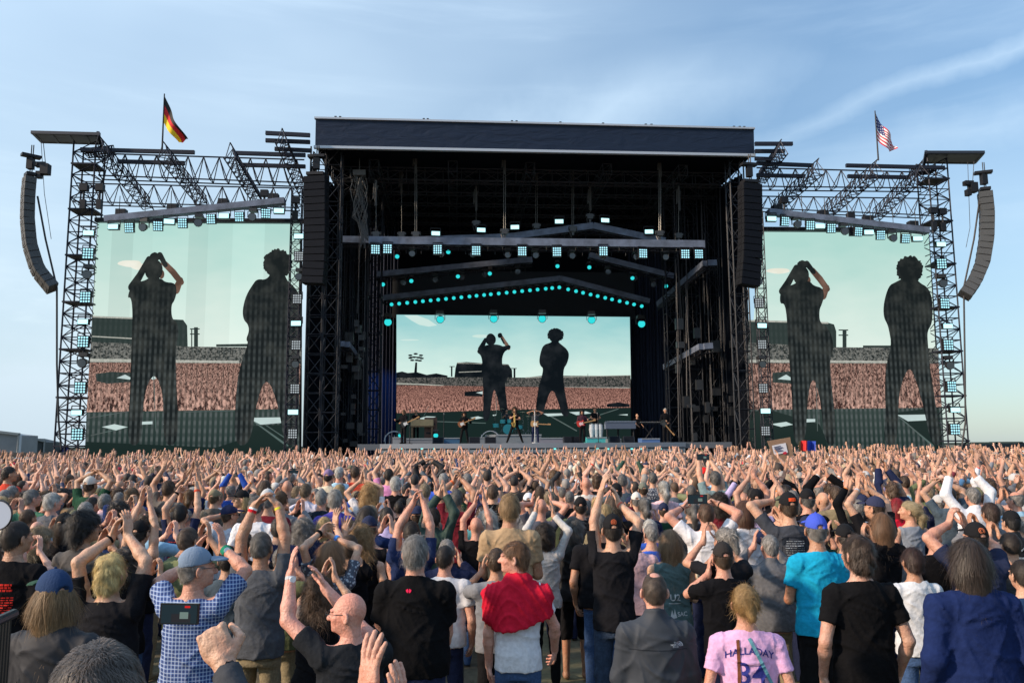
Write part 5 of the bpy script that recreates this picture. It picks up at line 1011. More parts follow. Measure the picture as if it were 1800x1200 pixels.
def P_(name, **k):
    j = lambda a: a + rnd.uniform(-.02, .02)
    z = k.get('z', 1.97); w = k.get('w', .035); x = k.get('x', 0); e = k.get('e', .40); y = k.get('y', .10)
    if name == 'up': p = dict(L=(V(-e + x * .5, .02, 1.62), V(x - w, y, z)), R=(V(e + x * .5, .02, 1.62), V(x + w, y, z)), hL=dict(d=(.10 + w, .12, 1), p=(1, .15, -.1), curl=k.get('curl', .12)), hR=dict(d=(-.10 - w, .12, 1), p=(-1, .15, -.1), curl=k.get('curl', .12)))
    elif name == 'front': p = dict(L=(V(-.40, .02, 1.22), V(x - w - .02, .30, k.get('z', 1.50))), R=(V(.40, .02, 1.22), V(x + w + .02, .30, k.get('z', 1.50))), hL=dict(d=(.2, .3, 1), p=(1, 0, 0)), hR=dict(d=(-.2, .3, 1), p=(-1, 0, 0)))
    elif name == 'down': p = dict(L=(V(-.27, -.06, 1.15), V(-.25, .06, .90)), R=(V(.27, -.06, 1.15), V(.25, .06, .90)), hL=dict(curl=.4, p=(1, 0, 0)), hR=dict(curl=.4, p=(-1, 0, 0)))
    elif name == 'fold': p = dict(L=(V(-.30, -.05, 1.14), V(-.06, .24, 1.16)), R=(V(.30, -.05, 1.14), V(.06, .24, 1.16)), hL=dict(d=(1, .3, 0), p=(0, -1, 0), curl=.5), hR=dict(d=(-1, .3, 0), p=(0, -1, 0), curl=.5))
    elif name == 'phone': p = dict(L=(V(-.36, .05, 1.42), V(-.085, .30, k.get('z', 1.80))), R=(V(.36, .05, 1.42), V(.085, .30, k.get('z', 1.80))), hL=dict(d=(-.15, .2, 1), p=(1, -.2, 0), curl=.55), hR=dict(d=(.15, .2, 1), p=(-1, -.2, 0), curl=.55))
    elif name == 'oneL': p = P_('down'); p['L'] = (V(-.36, .02, 1.62), V(-.16 + x, .1, 1.96)); p['hL'] = dict(d=(.05, .1, 1), p=(0, 1, 0), curl=.3)
    elif name == 'oneR': p = P_('down'); p['R'] = (V(.36, .02, 1.62), V(.16 + x, .1, 1.96)); p['hR'] = dict(d=(-.05, .1, 1), p=(0, 1, 0), curl=.3)
    elif name == 'wide': p = dict(L=(V(-.38, .02, 1.60), V(-.16 + x, .12, 1.94)), R=(V(.38, .02, 1.60), V(.16 + x, .12, 1.94)), hL=dict(d=(.15, .1, 1), p=(1, .2, 0), curl=.2), hR=dict(d=(-.15, .1, 1), p=(-1, .2, 0), curl=.2))
    elif name == 'head': p = dict(L=(V(-.38, .05, 1.66), V(-.06 + x, .12, 1.86)), R=(V(.38, .05, 1.66), V(.06 + x, .12, 1.86)), hL=dict(d=(.9, 0, .5), p=(.2, 0, -1), curl=.3), hR=dict(d=(-.9, 0, .5), p=(-.2, 0, -1), curl=.3))
    p['yaw'] = k.get('yaw', 0.0); return p
PEOPLE = []   # (x, y, px, ytop, d, label)
def add_print(shirt_obj, P, Q, items, col, name='print', depth=.0035):
    """flat print (text or polygons in shirt x,z metres, seen from behind) laid on the back of the shirt"""
    bv = BVHTree.FromPolygons([tuple(p) for p in P], [tuple(int(i) for i in q) for q in Q]); vs_, fs_ = [], []
    import bmesh
    for it in items:
        if it[0] == 'text':
            _, s_, cx, cz, size, arc = it; c = bpy.data.curves.new('t', 'FONT'); c.body = s_; c.size = size; c.align_x = 'CENTER'; c.align_y = 'CENTER'; c.offset = size * .012; o = bpy.data.objects.new('t', c); COL.objects.link(o)
            bpy.context.view_layer.update(); me = bpy.data.meshes.new_from_object(o.evaluated_get(bpy.context.evaluated_depsgraph_get())); bpy.data.objects.remove(o)
            V2 = [(v.co.x + cx, v.co.y + cz - arc * (v.co.x) ** 2) for v in me.vertices]; F2 = [tuple(p.vertices) for p in me.polygons]
        else: V2 = list(it[1]); F2 = [tuple(range(len(V2)))]; me = None
        bm = bmesh.new(); vv = [bm.verts.new((x, 0, z)) for x, z in V2]
        for f in F2:
            try: bm.faces.new([vv[i] for i in f])
            except ValueError: pass
        for _ in range(6):
            es = [e for e in bm.edges if e.calc_length() > .016]
            if es: bmesh.ops.subdivide_edges(bm, edges=es, cuts=1, use_grid_fill=False)
        bmesh.ops.triangulate(bm, faces=bm.faces[:]); bm.verts.index_update(); b = len(vs_)
        for v in bm.verts:
            h = bv.ray_cast(Vector((v.co.x, -1, v.co.z)), Vector((0, 1, 0))); y = h[0].y if h[0] else 0; vs_.append((v.co.x, y - depth, v.co.z))
        for f in bm.faces: fs_.append(tuple(b + v.index for v in f.verts))
        bm.free()
    me = bpy.data.meshes.new(name); me.from_pydata(vs_, [], fs_); me.materials.append(cloth_m); o = child(name, me, shirt_obj, col); return o
def band(parent, J, nm, col, f=.90, w=.016, name='wristband', me_mat=None, face=None):
    sh, e, w_ = J[nm]; u = nrm(w_ - e); c = e + (w_ - e) * f; m = MB(); r = .0275 + .012 * (1 - f); a, b_ = Vector(c - u * w), Vector(c + u * w); m.tube(a, b_, r + .005, 14)
    if face is not None: q = Vector(c) + Vector(face) * (r + .004); m.tube(q, q + Vector(face) * .008, .019, 14, mi=1)
    me = m.mesh(name, [cloth_m] + ([mat('watch_face', (.75, .76, .78), .2)] if face is not None else [])); return child(name, me, parent, col)
def glasses(parent, yaw, sun=False, up=0.0):
    m = MB(); z = 1.680 + up; y = .122 - up * .9
    for e in (-1, 1):
        pts = [Vector((e * (.033 + .023 * math.cos(t)), y, z + .016 * math.sin(t))) for t in [i * math.pi / 5 for i in range(11)]]; m.path(pts, .0016, 4)
        m.tube((e * .056, y, z + .004), (e * .080, .01 - up * .5, z + .006 + up * .2), .0018, 4)
        if sun: m.face([(e * (.033 + .023 * math.cos(t)), y, z + .016 * math.sin(t)) for t in [i * math.pi / 5 for i in range(10)]], 1)
    m.tube((-.010, y, z + .004), (.010, y, z + .004), .0016, 4); me = m.mesh('glasses', [mat('glasses_frame', (.02, .02, .02), .3), mat('dark_glass', (.01, .01, .012), .08)]); P = np.array([tuple(v.co) for v in me.vertices], np.float32); P = headrot(P, yaw)
    me.vertices.foreach_set('co', P.ravel()); return child('glasses', me, parent)
BOTT = {}
def person(label, x, y, d, style='tee', col='black', hair='short', hc='brown', pose='down', skin='fair', lod=0, bw=1.0, belly=0., fem=0, arms=None, yaw=0.0, byaw=None, cap=None, capyaw=None, capcol='black', pants='navy', shorts=False, zmin=.88, loose=1.0, armr=1.0, extra=None, hands=None, glass=None, bands=(), pk=None, group='people in the crowd', seed=None, shirt_mat=None, height=None, nod=0.0, root_xy=None):
    d = d * (1.09 if y > 1100 else 1.33); bw = bw * .97; top = at_y(x, y, d); hgt = top.z if height is None else height
    if root_xy: top.x, top.y = root_xy
    sc = hgt / (1.835 if cap else {'spiky': 1.87, 'curlybig': 1.86, 'bushy': 1.85, 'topbun': 1.86, None: 1.80, 'none': 1.80}.get(hair, 1.82)); az = -math.atan2(1.3 - top.x, 50 - top.y) if byaw is None else byaw
    W_ = Matrix.Translation((top.x, top.y, 0)) @ Matrix.Rotation(az, 4, 'Z') @ Matrix.Scale(sc, 4); Wi = W_.inverted()
    loc = lambda px, py, dy: np.array(Wi @ at_y(px, py, top.y + dy), np.float32)
    ps = P_(pose, **(pk or {})); ps['yaw'] = yaw - az * 0
    ps['nod'] = nod
    if arms:
        for nm, (el, wr) in arms.items(): ps[nm] = (loc(*el), loc(*wr))
    if hands:
        for nm, hd in hands.items(): ps['h' + nm] = {**ps.get('h' + nm, {}), **hd}
    sd = seed if seed is not None else int(x * 7 + y * 3)
    (P, Q), J = body(ps, lod, bw, belly, fem, legs=shorts, armr=armr); root = bpy.data.objects.new('person', mkmesh('body', P, Q, skin_m)); COL.objects.link(root); root.matrix_world = W_; root.color = (*SK.get(skin, skin), 1)
    tag(root, label, 'person', group)
    Ps, Qs = shirt(ps, J, lod, style, bw, belly, fem, zmin, sd, loose, armr); so_ = child({'jacket': 'jacket', 'tank': 'tank_top'}.get(style, 'shirt'), mkmesh('shirt', Ps, Qs, shirt_mat or (jacket_m if style == 'jacket' else cloth_m)), root, CC.get(col, col))
    child('shorts' if shorts else 'trousers', cached(('tr', min(lod, 1), shorts, bw), lambda: mkmesh('trousers', *trousers(min(lod, 1), bw * (1 + .15 * (belly > .3)), shorts), denim_m)), root, CC.get(pants, pants))
    if cap and cap != 'beanie' and hair in ('long', 'bob', 'verylong', 'curlylong'): hair = hair + '_cap'
    if hair and hair != 'none':
        def mk():
            (p, q), c = hair_mesh(hair, lod); return mkmesh('hair', p, q, hair_m, cols=c)
        h = child('hair', cached(('hair', hair, lod), mk), root, HC.get(hc, hc), rz=yaw)
    if cap:
        def mkc():
            a, b_ = cap_parts(lod, cap == 'flat'); return mkmesh('cap', *a, cap_m), mkmesh('brim', *b_, cap_m)
        mc = cached(('cap', cap, lod), mkc); cc = CC.get(capcol, capcol); co = child('cap', mc[0], root, cc, rz=yaw if capyaw is None else capyaw)
        if cap != 'beanie': bo = child('brim', mc[1], co, CC.get((extra or {}).get('brimcol'), cc))
    if glass: glasses(root, yaw, glass == 'sun', .0 if glass != 'top' else .085)
    for bnd in bands: band(root, J, *bnd) if not isinstance(bnd, dict) else band(root, J, **bnd)
    PEOPLE.append((top.x, top.y, x, y, d, pose, bool(arms))); root['_J'] = 0; del root['_J']
    return dict(root=root, shirt=so_, P=Ps, Q=Qs, J=J, W=W_, sc=sc)
def rows(x0, x1, z0, z1, n, seed, h=.006):
    r = random.Random(seed); out = []
    for i in range(n):
        z = z0 + (z1 - z0) * i / n; x = x0 + r.uniform(0, .02)
        while x < x1 - .01: w_ = r.uniform(.012, .04); out.append(('poly', [(x, z), (min(x + w_, x1), z), (min(x + w_, x1), z + h), (x, z + h)])); x += w_ + .007
    return out
def ringp(cx, cz, r0, r1, n=16):
    return [('poly', [(cx + r0 * math.cos(a), cz + r0 * math.sin(a)), (cx + r1 * math.cos(a), cz + r1 * math.sin(a)), (cx + r1 * math.cos(b), cz + r1 * math.sin(b)), (cx + r0 * math.cos(b), cz + r0 * math.sin(b))]) for a, b in [(2 * math.pi * i / n, 2 * math.pi * (i + 1) / n) for i in range(n)]]
def cap_badge(res, items, col, yaw=0.0):   # emblem sewn on a cap
    co = [c for c in res['root'].children if c.name.startswith('cap')][0]; P, Q = cached('capP', lambda: cap_parts(0)[0]); b = add_print(co, P, Q, items, col, 'badge', .002)
# plaid cloth
pl = bpy.data.materials.new('plaid_cloth'); pl.use_nodes = True; ntp = pl.node_tree; n = ntp.nodes; l = ntp.links; tcp = n.new('ShaderNodeTexCoord'); sp_ = n.new('ShaderNodeSeparateXYZ'); l.new(tcp.outputs['Object'], sp_.inputs[0])
def tri(o, per, ph, lo, hi): s_ = mth('SINE', mth('MULTIPLY_ADD', o, 2 * math.pi / per, ph, nt=ntp), nt=ntp); r_ = n.new('ShaderNodeMapRange'); r_.inputs[1].default_value = lo; r_.inputs[2].default_value = hi; l.new(s_, r_.inputs[0]); return r_.outputs[0]
wx_ = mth('ADD', sp_.outputs[0], mth('MULTIPLY', sp_.outputs[1], .5, nt=ntp), nt=ntp)
wline = mth('MULTIPLY', mth('MAXIMUM', tri(wx_, .0225, 0, .86, .98), tri(sp_.outputs[2], .0225, 1, .86, .98), nt=ntp), .75, nt=ntp)
dline = mth('MULTIPLY', mth('ADD', tri(wx_, .0225, 3.1, -.1, .5), tri(sp_.outputs[2], .0225, 4.1, -.1, .5), nt=ntp), .5, nt=ntp)
m1_ = n.new('ShaderNodeMix'); m1_.data_type = 'RGBA'; m1_.inputs[6].default_value = (.075, .15, .36, 1); m1_.inputs[7].default_value = (.012, .03, .13, 1); l.new(dline, m1_.inputs[0])
m2_ = n.new('ShaderNodeMix'); m2_.data_type = 'RGBA'; l.new(m1_.outputs[2], m2_.inputs[6]); m2_.inputs[7].default_value = (.50, .57, .68, 1); l.new(wline, m2_.inputs[0]); l.new(m2_.outputs[2], n['Principled BSDF'].inputs['Base Color']); n['Principled BSDF'].inputs['Roughness'].default_value = .85
# patterned cloth, dark with pale speckle
pt_ = bpy.data.materials.new('patterned_cloth'); pt_.use_nodes = True; n = pt_.node_tree.nodes; l = pt_.node_tree.links; tcp = n.new('ShaderNodeTexCoord'); vz = n.new('ShaderNodeTexVoronoi'); vz.inputs['Scale'].default_value = 40; l.new(tcp.outputs['Object'], vz.inputs['Vector']); rr = n.new('ShaderNodeValToRGB'); rr.color_ramp.elements[0].position = .35; rr.color_ramp.elements[1].position = .45; rr.color_ramp.elements[0].color = (.35, .38, .42, 1); rr.color_ramp.elements[1].color = (.04, .05, .08, 1); l.new(vz.outputs[0], rr.inputs[0]); l.new(rr.outputs[0], n['Principled BSDF'].inputs['Base Color'])
phone_b = mat('phone_body', (.01, .01, .012), .25); phone_s = emat('phone_screen', (.02, .035, .045), .9); phone_s2 = emat('phone_screen_dark', (.03, .03, .035), .9)
def phone(label, W, c, wid=.155, hgt=.075, roll=0.0, group='phones held up in the crowd', pic=True, rz=0.0):
    o = thing('phone', label, 'phone', (0, 0, 0), group, Matrix.Translation(c) @ Matrix.Rotation(rz, 4, 'Z') @ Matrix.Rotation(roll, 4, 'Y')); m = MB(); m.box((0, 0, 0), (wid, .009, hgt)); part('case', m, phone_b, o)
    m = MB(); m.face([(-wid * .46, -.0052, -hgt * .44), (wid * .46, -.0052, -hgt * .44), (wid * .46, -.0052, hgt * .44), (-wid * .46, -.0052, hgt * .44)])
    if pic: m.face([(-wid * .2, -.0058, -hgt * .40), (wid * .30, -.0058, -hgt * .40), (wid * .30, -.0058, hgt * .02), (-wid * .2, -.0058, hgt * .02)], 1); m.face([(wid * .02, -.0063, -hgt * .22), (wid * .24, -.0063, -hgt * .22), (wid * .24, -.0063, hgt * .1), (wid * .02, -.0063, hgt * .1)], 2); m.face([(wid * .14, -.0063, hgt * .30), (wid * .28, -.0063, hgt * .30), (wid * .28, -.0063, hgt * .40), (wid * .14, -.0063, hgt * .40)], 3)
    part('display', m, [phone_s, phone_s2, emat('phone_pic', (.16, .22, .20), 1), emat('phone_rec', (.6, .02, .02), 1)], o); return o
# ---------------------------------------------------------------- people one by one, nearest first
ud = lambda c=.12, a=.1, y=.12: dict(L=dict(d=(a, y, 1), p=(1, .1, 0), curl=c), R=dict(d=(-a, y, 1), p=(-1, .1, 0), curl=c))
person('person at the lower left edge of whom only a close-cropped balding head shows', 184, 1106, 1.62, 'tee', 'black', 'crop', (.085, .068, .058), skin=(.40, .25, .19), yaw=R(8), bw=1.05, belly=.3)
a = person('person with long wavy hair, dark hooded top and navy cap with green brim turned left', 103, 992, 3.3, 'jacket', (.016, .017, .022), 'long', (.20, .12, .055), yaw=R(28), cap='cap', capyaw=R(62), capcol=(.012, .035, .10), extra=dict(brimcol='dark green'), bw=1.08)
add_print(a['shirt'], a['P'], a['Q'], [('text', 'W', -.07, 1.22, .11, 0), ('text', 'W', .07, 1.22, .11, 0), ('poly', [(-.11, 1.155), (.11, 1.155), (.11, 1.163), (-.11, 1.163)])] + rows(-.1, .1, 1.13, 1.15, 1, 3, .009), (.045, .045, .048))
person('person with short bleached blond hair and black top clapping high, lower left', 198, 968, 4.0, 'loose', 'soft black', 'shaggy', (.62, .47, .20), fem=.6, belly=.2, bw=1.08, armr=1.12, arms=dict(L=((148, 1005, .0), (196, 945, .15)), R=((280, 1000, .0), (224, 940, .15))), hands=dict(L=dict(d=(.25, .1, 1), p=(1, .2, 0), curl=.25), R=dict(d=(-.12, .1, 1), p=(-1, .2, 0), curl=.15)), bands=[('L', 'black', .93, .008)], yaw=R(-8))
a = person('person in blue plaid shirt and faded grey blue cap with brim to the right', 345, 954, 3.9, 'loose', 'royal blue', 'undercap', 'grey', cap='cap', capyaw=R(-62), capcol=(.17, .23, .32), yaw=R(-52), belly=.3, bw=.98, skin='pink', shirt_mat=pl, arms=dict(L=((296, 1035, .15), (345, 985, .35)), R=((440, 1030, .1), (392, 962, .30))), hands=dict(L=dict(d=(.1, 0, 1), curl=.2), R=dict(d=(-.2, 0, 1), curl=.2)), bands=[dict(nm='R', col=(.02, .22, .13), f=.86, w=.02, name='watch', face=(.5, -.8, .2))], glass='clear', pants='khaki')
# hand with phone: the owner stands nearer than the picture's lower edge
a = person('person below the lower edge whose raised right fist in a charcoal sleeve holds a phone', 365, 1300, 1.88, 'long', 'charcoal', 'short', 'brown', height=1.78, arms=dict(R=((452, 1255, .12), (386, 1126, .36))), hands=dict(R=dict(d=(-.50, .15, .85), p=(-.25, .95, -.15), curl=1.35, spread=.3, s=1.12)), root_xy=None)
phone('black phone held sideways filming the stage in front of the plaid shirt', None, at_y(316, 1078, 2.66), .122, .064, roll=R(1))
person('person below the lower edge whose two clapping hands rise beside the bald man with glasses', 735, 1300, 1.62, 'tee', 'black', 'short', 'brown', height=1.72, skin='pink', arms=dict(L=((560, 1330, .05), (648, 1222, .36)), R=((800, 1330, .1), (676, 1226, .40))), hands=dict(L=dict(d=(.02, .15, 1), p=(.75, .75, 0), curl=.10, spread=1.4), R=dict(d=(-.05, .15, 1), p=(-1, .25, 0), curl=.08)))
person('bald person with glasses in black shirt turning left, clapping before the black polo', 618, 1040, 3.4, 'tee', (.016, .018, .022), 'none', 'grey', skin=(.60, .30, .23), yaw=R(68), bw=1.05, belly=.4, byaw=R(18), glass='clear', arms=dict(L=((492, 1098, .0), (511, 1012, .10)), R=((606, 1068, .38), (552, 1010, .28))), hands=dict(L=dict(d=(.08, .1, 1), p=(1, .1, .0), curl=.12), R=dict(d=(-.45, .1, 1), p=(-.9, 0, -.3), curl=.20)), bands=[dict(nm='L', col=(.5, .52, .55), f=.94, w=.010, name='watch', face=(.3, -.95, 0))], armr=1.1)
person('person with curly brown hair and black top half hidden behind the bald man with glasses', 560, 1008, 4.4, 'tank', 'black', 'curlylong', (.10, .055, .03), fem=1, belly=.2, pose='front', pk=dict(z=1.75))
a = person('person in grey T-shirt with cropped grey hair joining both hands high, red and white wristband', 461, 930, 4.8, 'tee', (.075, .082, .095), 'crop', (.13, .12, .11), bw=1.05, belly=.1, skin='tan', armr=1.1, arms=dict(L=((402, 935, .0), (452, 868, .12)), R=((532, 930, .0), (488, 862, .12))), hands=dict(L=dict(d=(.65, .1, .8), p=(.4, .1, -.7), curl=.3), R=dict(d=(-.75, .1, .7), p=(-.4, .1, -.7), curl=.25)), bands=[('L', (.8, .8, .8), .86, .014), ('L', (.65, .02, .03), .80, .014), ('R', (.65, .60, .05), .90, .009)], pants='khaki', zmin=.82)
person('person in navy shirt seen from behind right of the grey T-shirt', 491, 906, 6.6, 'tee', 'navy', 'short', (.06, .05, .045), pose='down')
a = person('heavy grey-haired person in black polo with small red emblem below the collar', 731, 935, 4.3, 'polo', (.005, .005, .006), 'thick', 'grey', skin='pink', bw=1.14, belly=.5, armr=1.12, arms=dict(L=((655, 1110, .0), (690, 1150, .25)), R=((812, 1112, -.02), (770, 1165, .22))), loose=1.2, yaw=R(-6))
add_print(a['shirt'], a['P'], a['Q'], [('poly', [(-.045, 1.455), (-.030, 1.462), (-.026, 1.446), (-.030, 1.434), (-.042, 1.442)]), ('poly', [(-.006, 1.455), (-.021, 1.462), (-.025, 1.446), (-.021, 1.434), (-.009, 1.442)])], (.65, .02, .08))
person('person in navy T-shirt with arms raised and hands joined behind the black polo', 724, 912, 5.9, 'tee', (.016, .028, .085), 'short', 'dark', skin='pink', armr=1.1, bw=1.1, arms=dict(L=((678, 938, .0), (726, 884, .12)), R=((782, 935, .0), (744, 880, .12))), hands=dict(L=dict(d=(.25, .1, 1), p=(1, 0, -.2), curl=.35), R=dict(d=(-.35, .1, 1), p=(-1, 0, -.2), curl=.35)))
person('person with long curly dark blond hair and black tank top', 637, 921, 5.7, 'tank', 'black', 'curlylong', (.30, .18, .08), fem=1, pose='down', skin='fair')
person('person in pale patterned top left of the curly blond hair with dark wristband hands raised', 583, 945, 5.0, 'tee', (.35, .4, .5), 'bob', (.25, .13, .06), fem=1, shirt_mat=pt_, arms=dict(L=((545, 985, .0), (563, 935, .15)), R=((640, 985, .05), (588, 945, .2))), bands=[('L', 'black', .9, .014), ('R', (.05, .2, .6), .9, .014)])
person('person with both open hands raised in front of the purple blue polo', 615, 935, 5.4, 'tee', 'black', 'short', 'brown', fem=1, arms=dict(L=((596, 960, .0), (590, 925, .2)), R=((622, 975, .0), (606, 938, .2))), hands=dict(L=dict(d=(0, 0, 1), p=(.6, .8, 0), spread=1.8), R=dict(d=(.05, 0, 1), p=(0, 1, 0), spread=2)), height=1.66, pose='up')
person('broad person with grey hair in purple blue polo', 590, 857, 7.8, 'polo', 'purple blue', 'thick', (.33, .31, .28), pose='front', bw=1.1, skin='pink', yaw=R(10))
person('tall broad person with fair hair in tan T-shirt standing right behind the red sweater', 896, 863, 5.75, 'tee', 'tan', 'thick', (.30, .19, .09), skin='tan', bw=1.03, armr=1.12, pose='fold', yaw=0, pants='jeans')
a = person('young person looking left with bright red sweater over a white T-shirt', 909, 946, 4.55, 'tee', 'white', 'thick', (.17, .085, .04), skin=(.62, .34, .26), yaw=R(84), bw=.90, pants='jeans', pose='down', glass='top', arms=dict(L=((858, 1110, .0), (857, 1190, .1)), R=((985, 1110, .05), (975, 1140, .22))), zmin=.86)
# the sweater lies over his shoulders
v = Vol((-.34, -.27, 1.10), (.34, .24, 1.62), .010); v.loft([(1.15, .190, .150, -.02), (1.22, .192, .148, -.015), (1.34, .196, .140, -.01), (1.42, .196, .126, -.012), (1.475, .145, .108, -.02), (1.52, .095, .085, -.02), (1.56, .078, .074, -.012)], .03)
for e in (-1, 1): v.cap((e * .08, -.02, 1.46), (e * .175, -.01, 1.40), .05, .078, .05); v.cap((e * .180, -.01, 1.40), (e * .205, -.02, 1.25), .082, .066, .05)
v.cap((-.05, .03, 1.52), (.06, .05, 1.50), .05, .05, .04); v.ell((0, -.05, 1.525), (.105, .075, .045), .04); v.ell((0, .0, 1.60), (.062, .07, .06), .01, 'd'); v.plane((0, 0, 1.20), (.22, .2, -1)); P, Q = v.mesh(); Nn = vnormals(P, Q)
P = P + Nn * (.012 * ((1 - np.abs(np.sin(P[:, 2] * 30 + 9 * P[:, 0] ** 2 * 20 + 2 * np.sin(P[:, 0] * 14)))) ** 2 - .3 + .5 * (1 - np.abs(np.sin(P[:, 0] * 24 + P[:, 2] * 9))) ** 3))[:, None]
child('sweater', mkmesh('sweater', P, Q, cloth_m), a['root'], CC['red'])
a = person('tall person in black T-shirt and black cap with a round orange badge, arms arched overhead', 1076, 898, 5.35, 'loose', 'soft black', 'undercap', 'dark', cap='cap', capyaw=0, capcol='black', bw=.94, arms=dict(L=((1012, 905, .0), (1058, 848, .15)), R=((1132, 925, .0), (1088, 885, .22))), hands=dict(L=dict(d=(.3, 0, 1), p=(.8, .3, -.3), curl=.2), R=dict(d=(-.25, .1, 1), p=(-1, .2, 0), curl=.2)), armr=.98, zmin=.72, pants=(.03, .05, .09), bands=[('R', (.6, .15, .1), .92, .008)])
cap_badge(a, ringp(0, 1.752, .010, .014) + ringp(0, 1.752, .019, .024) + ringp(0, 1.752, .003, .007), (.45, .10, .04))
person('bald person in black T-shirt and blue jeans with belt, hands clapped overhead', 837, 908, 7.0, 'tee', 'black', 'none', 'grey', skin='pink', arms=dict(L=((803, 910, 0), (835, 885, .12)), R=((878, 905, 0), (851, 880, .12))), hands=ud(), pants='jeans', zmin=1.0)
person('person in pale grey long-sleeved top with dark hair clapping behind the tan T-shirt', 957, 915, 6.4, 'long', (.50, .48, .46), 'bushy', 'dark', fem=1, arms=dict(L=((925, 930, 0), (942, 898, .12)), R=((996, 950, 0), (973, 905, .12))), hands=ud(), pants='black')
person('person in black hooded top and black shorts standing left of the arched arms', 1008, 905, 6.6, 'jacket', 'black', 'bushy', 'saltgrey', pants='black', shorts=True, pose='front', skin='tan')
person('person in dark grey softshell jacket with thinning hair and white emblem on the shoulder', 1149, 1000, 3.8, 'jacket', (.030, .036, .047), 'thin', (.085, .060, .045), skin=(.60, .33, .25), pose='fold', bw=1.02, armr=1.05, pants='navy')
a = bpy.data.objects[[o.name for o in COL.objects if o.get('label', '').startswith('person in dark grey softshell')][0]]
js = [c for c in a.children if c.name.startswith('jacket')][0]; jp = np.array([tuple(v.co) for v in js.data.vertices], np.float32); jq = [tuple(p.vertices) for p in js.data.polygons]
arcs = []
for k, (r0, r1) in enumerate(((.010, .014), (.018, .023), (.027, .033))):
    for i in range(6): t0, t1 = i * math.pi / 12, (i + 1) * math.pi / 12; arcs.append(('poly', [(.145 - .016 + r0 * math.cos(t0), 1.352 + r0 * math.sin(t0)), (.145 - .016 + r1 * math.cos(t0), 1.352 + r1 * math.sin(t0)), (.145 - .016 + r1 * math.cos(t1), 1.352 + r1 * math.sin(t1)), (.145 - .016 + r0 * math.cos(t1), 1.352 + r0 * math.sin(t1))]))
add_print(js, jp, jq, arcs + [('text', 'THE', .112, 1.377, .017, 0), ('text', 'NORTH', .106, 1.364, .017, 0), ('text', 'FACE', .110, 1.351, .017, 0)], (.42, .46, .52), depth=.005)
add_print(js, jp, jq, [('poly', [(-.19, 1.33), (.19, 1.33), (.19, 1.333), (-.19, 1.333)])], (.012, .014, .02), 'seam', .004)
a = person('blond person with hair bun in pink jersey shirt with dark blue lettering and number', 1308, 1022, 3.75, 'tee', (.62, .36, .58), 'bun', (.38, .24, .10), fem=1, belly=.15, bw=1.08, pose='down', skin='pink', byaw=R(-6), yaw=R(-4))
jn = a['J']; add_print(a['shirt'], a['P'], a['Q'], [('text', 'HALLADAY', .0, 1.395, .064, 1.6), ('text', '34', .005, 1.245, .20, 0)], (.035, .04, .22), depth=.004)
add_print(a['shirt'], a['P'], a['Q'], [('poly', [(-.012, 1.47), (.008, 1.48), (.19, 1.10), (.17, 1.09)])], (.12, .30, .36), 'bag_strap', .008)
add_print(a['shirt'], a['P'], a['Q'], [('poly', [(-.085, 1.46), (-.065, 1.465), (-.070, 1.10), (-.090, 1.10)])], (.13, .045, .025), 'bag_strap', .009)
person('person in black T-shirt and plain black cap left of the bright blue T-shirt', 1269, 947, 4.9, 'tee', 'black', 'undercap', 'brown', cap='cap', capyaw=0, capcol=(.022, .018, .017), skin='pink', pose='front', bw=.98)
a = person('person in white T-shirt holding a phone high with both hands, elbows wide', 1240, 880, 6.6, 'tee', 'white', 'short', (.11, .06, .035), skin='pink', bw=1.12, armr=1.15, arms=dict(L=((1172, 918, .0), (1198, 893, .25)), R=((1303, 915, .0), (1263, 885, .25))), hands=dict(L=dict(d=(.6, .2, .6), p=(.6, -.2, -.5), curl=.8), R=dict(d=(-.8, .2, .4), p=(-.6, -.2, -.5), curl=.8)), bands=[('L', 'black', .93, .014), ('R', 'black', .9, .012)])
phone('black phone held sideways above the white T-shirt', None, at_y(1226, 877, 6.95), .165, .078)
a = person('person with long light brown hair in faded green vest with pale printing on the back', 1177, 926, 5.6, 'tank', (.085, .14, .145), 'verylong', (.22, .135, .07), fem=1, pose='fold', loose=1.3)
add_print(a['shirt'], a['P'], a['Q'], [('text', 'U2', .01, 1.17, .085, 0), ('poly', [(-.05, 1.115), (.06, 1.115), (.06, 1.121), (-.05, 1.121)]), ('text', 'SAC', .075, 1.02, .055, 0), ('poly', [(-.04, 1.0), (-.025, 1.06), (-.01, 1.01), (.0, 1.07), (.015, 1.01), (.02, .99), (-.03, .98)])], (.5, .53, .55))
a = person('person with straight brown bob in a white sleeveless top', 1308, 876, 7.1, 'tank', 'white', 'bob', (.11, .05, .028), fem=.7, bw=1.14, pose='front', skin='tan', loose=1.2, zmin=1.06)
a = person('person in bright blue T-shirt and royal blue cap seen from behind', 1432, 897, 5.15, 'tee', 'bright blue', 'undercap', 'grey', cap='cap', capyaw=0, capcol=(.05, .09, .52), skin='tan', pose='fold', bw=1.0, loose=1.15, yaw=R(-8), pants='black', zmin=.86)
a = person('person in dark grey T-shirt with pale back print and black cap with orange patch', 1384, 860, 6.1, 'tee', (.045, .05, .062), 'undercap', 'brown', cap='cap', capyaw=0, pose='front', arms=dict(L=((1330, 915, .0), (1358, 880, .2))), loose=1.2)
cap_badge(a, [('poly', [(-.032, 1.735), (.034, 1.738), (.034, 1.768), (-.030, 1.764)])], (.60, .07, .02))
add_print(a['shirt'], a['P'], a['Q'], [('poly', [(-.11, 1.42), (.11, 1.42), (.11, 1.12), (-.11, 1.12)])], (.02, .025, .035), 'print_panel'); add_print(a['shirt'], a['P'], a['Q'], rows(-.09, .09, 1.14, 1.40, 13, 5, .006), (.30, .33, .36), depth=.007)
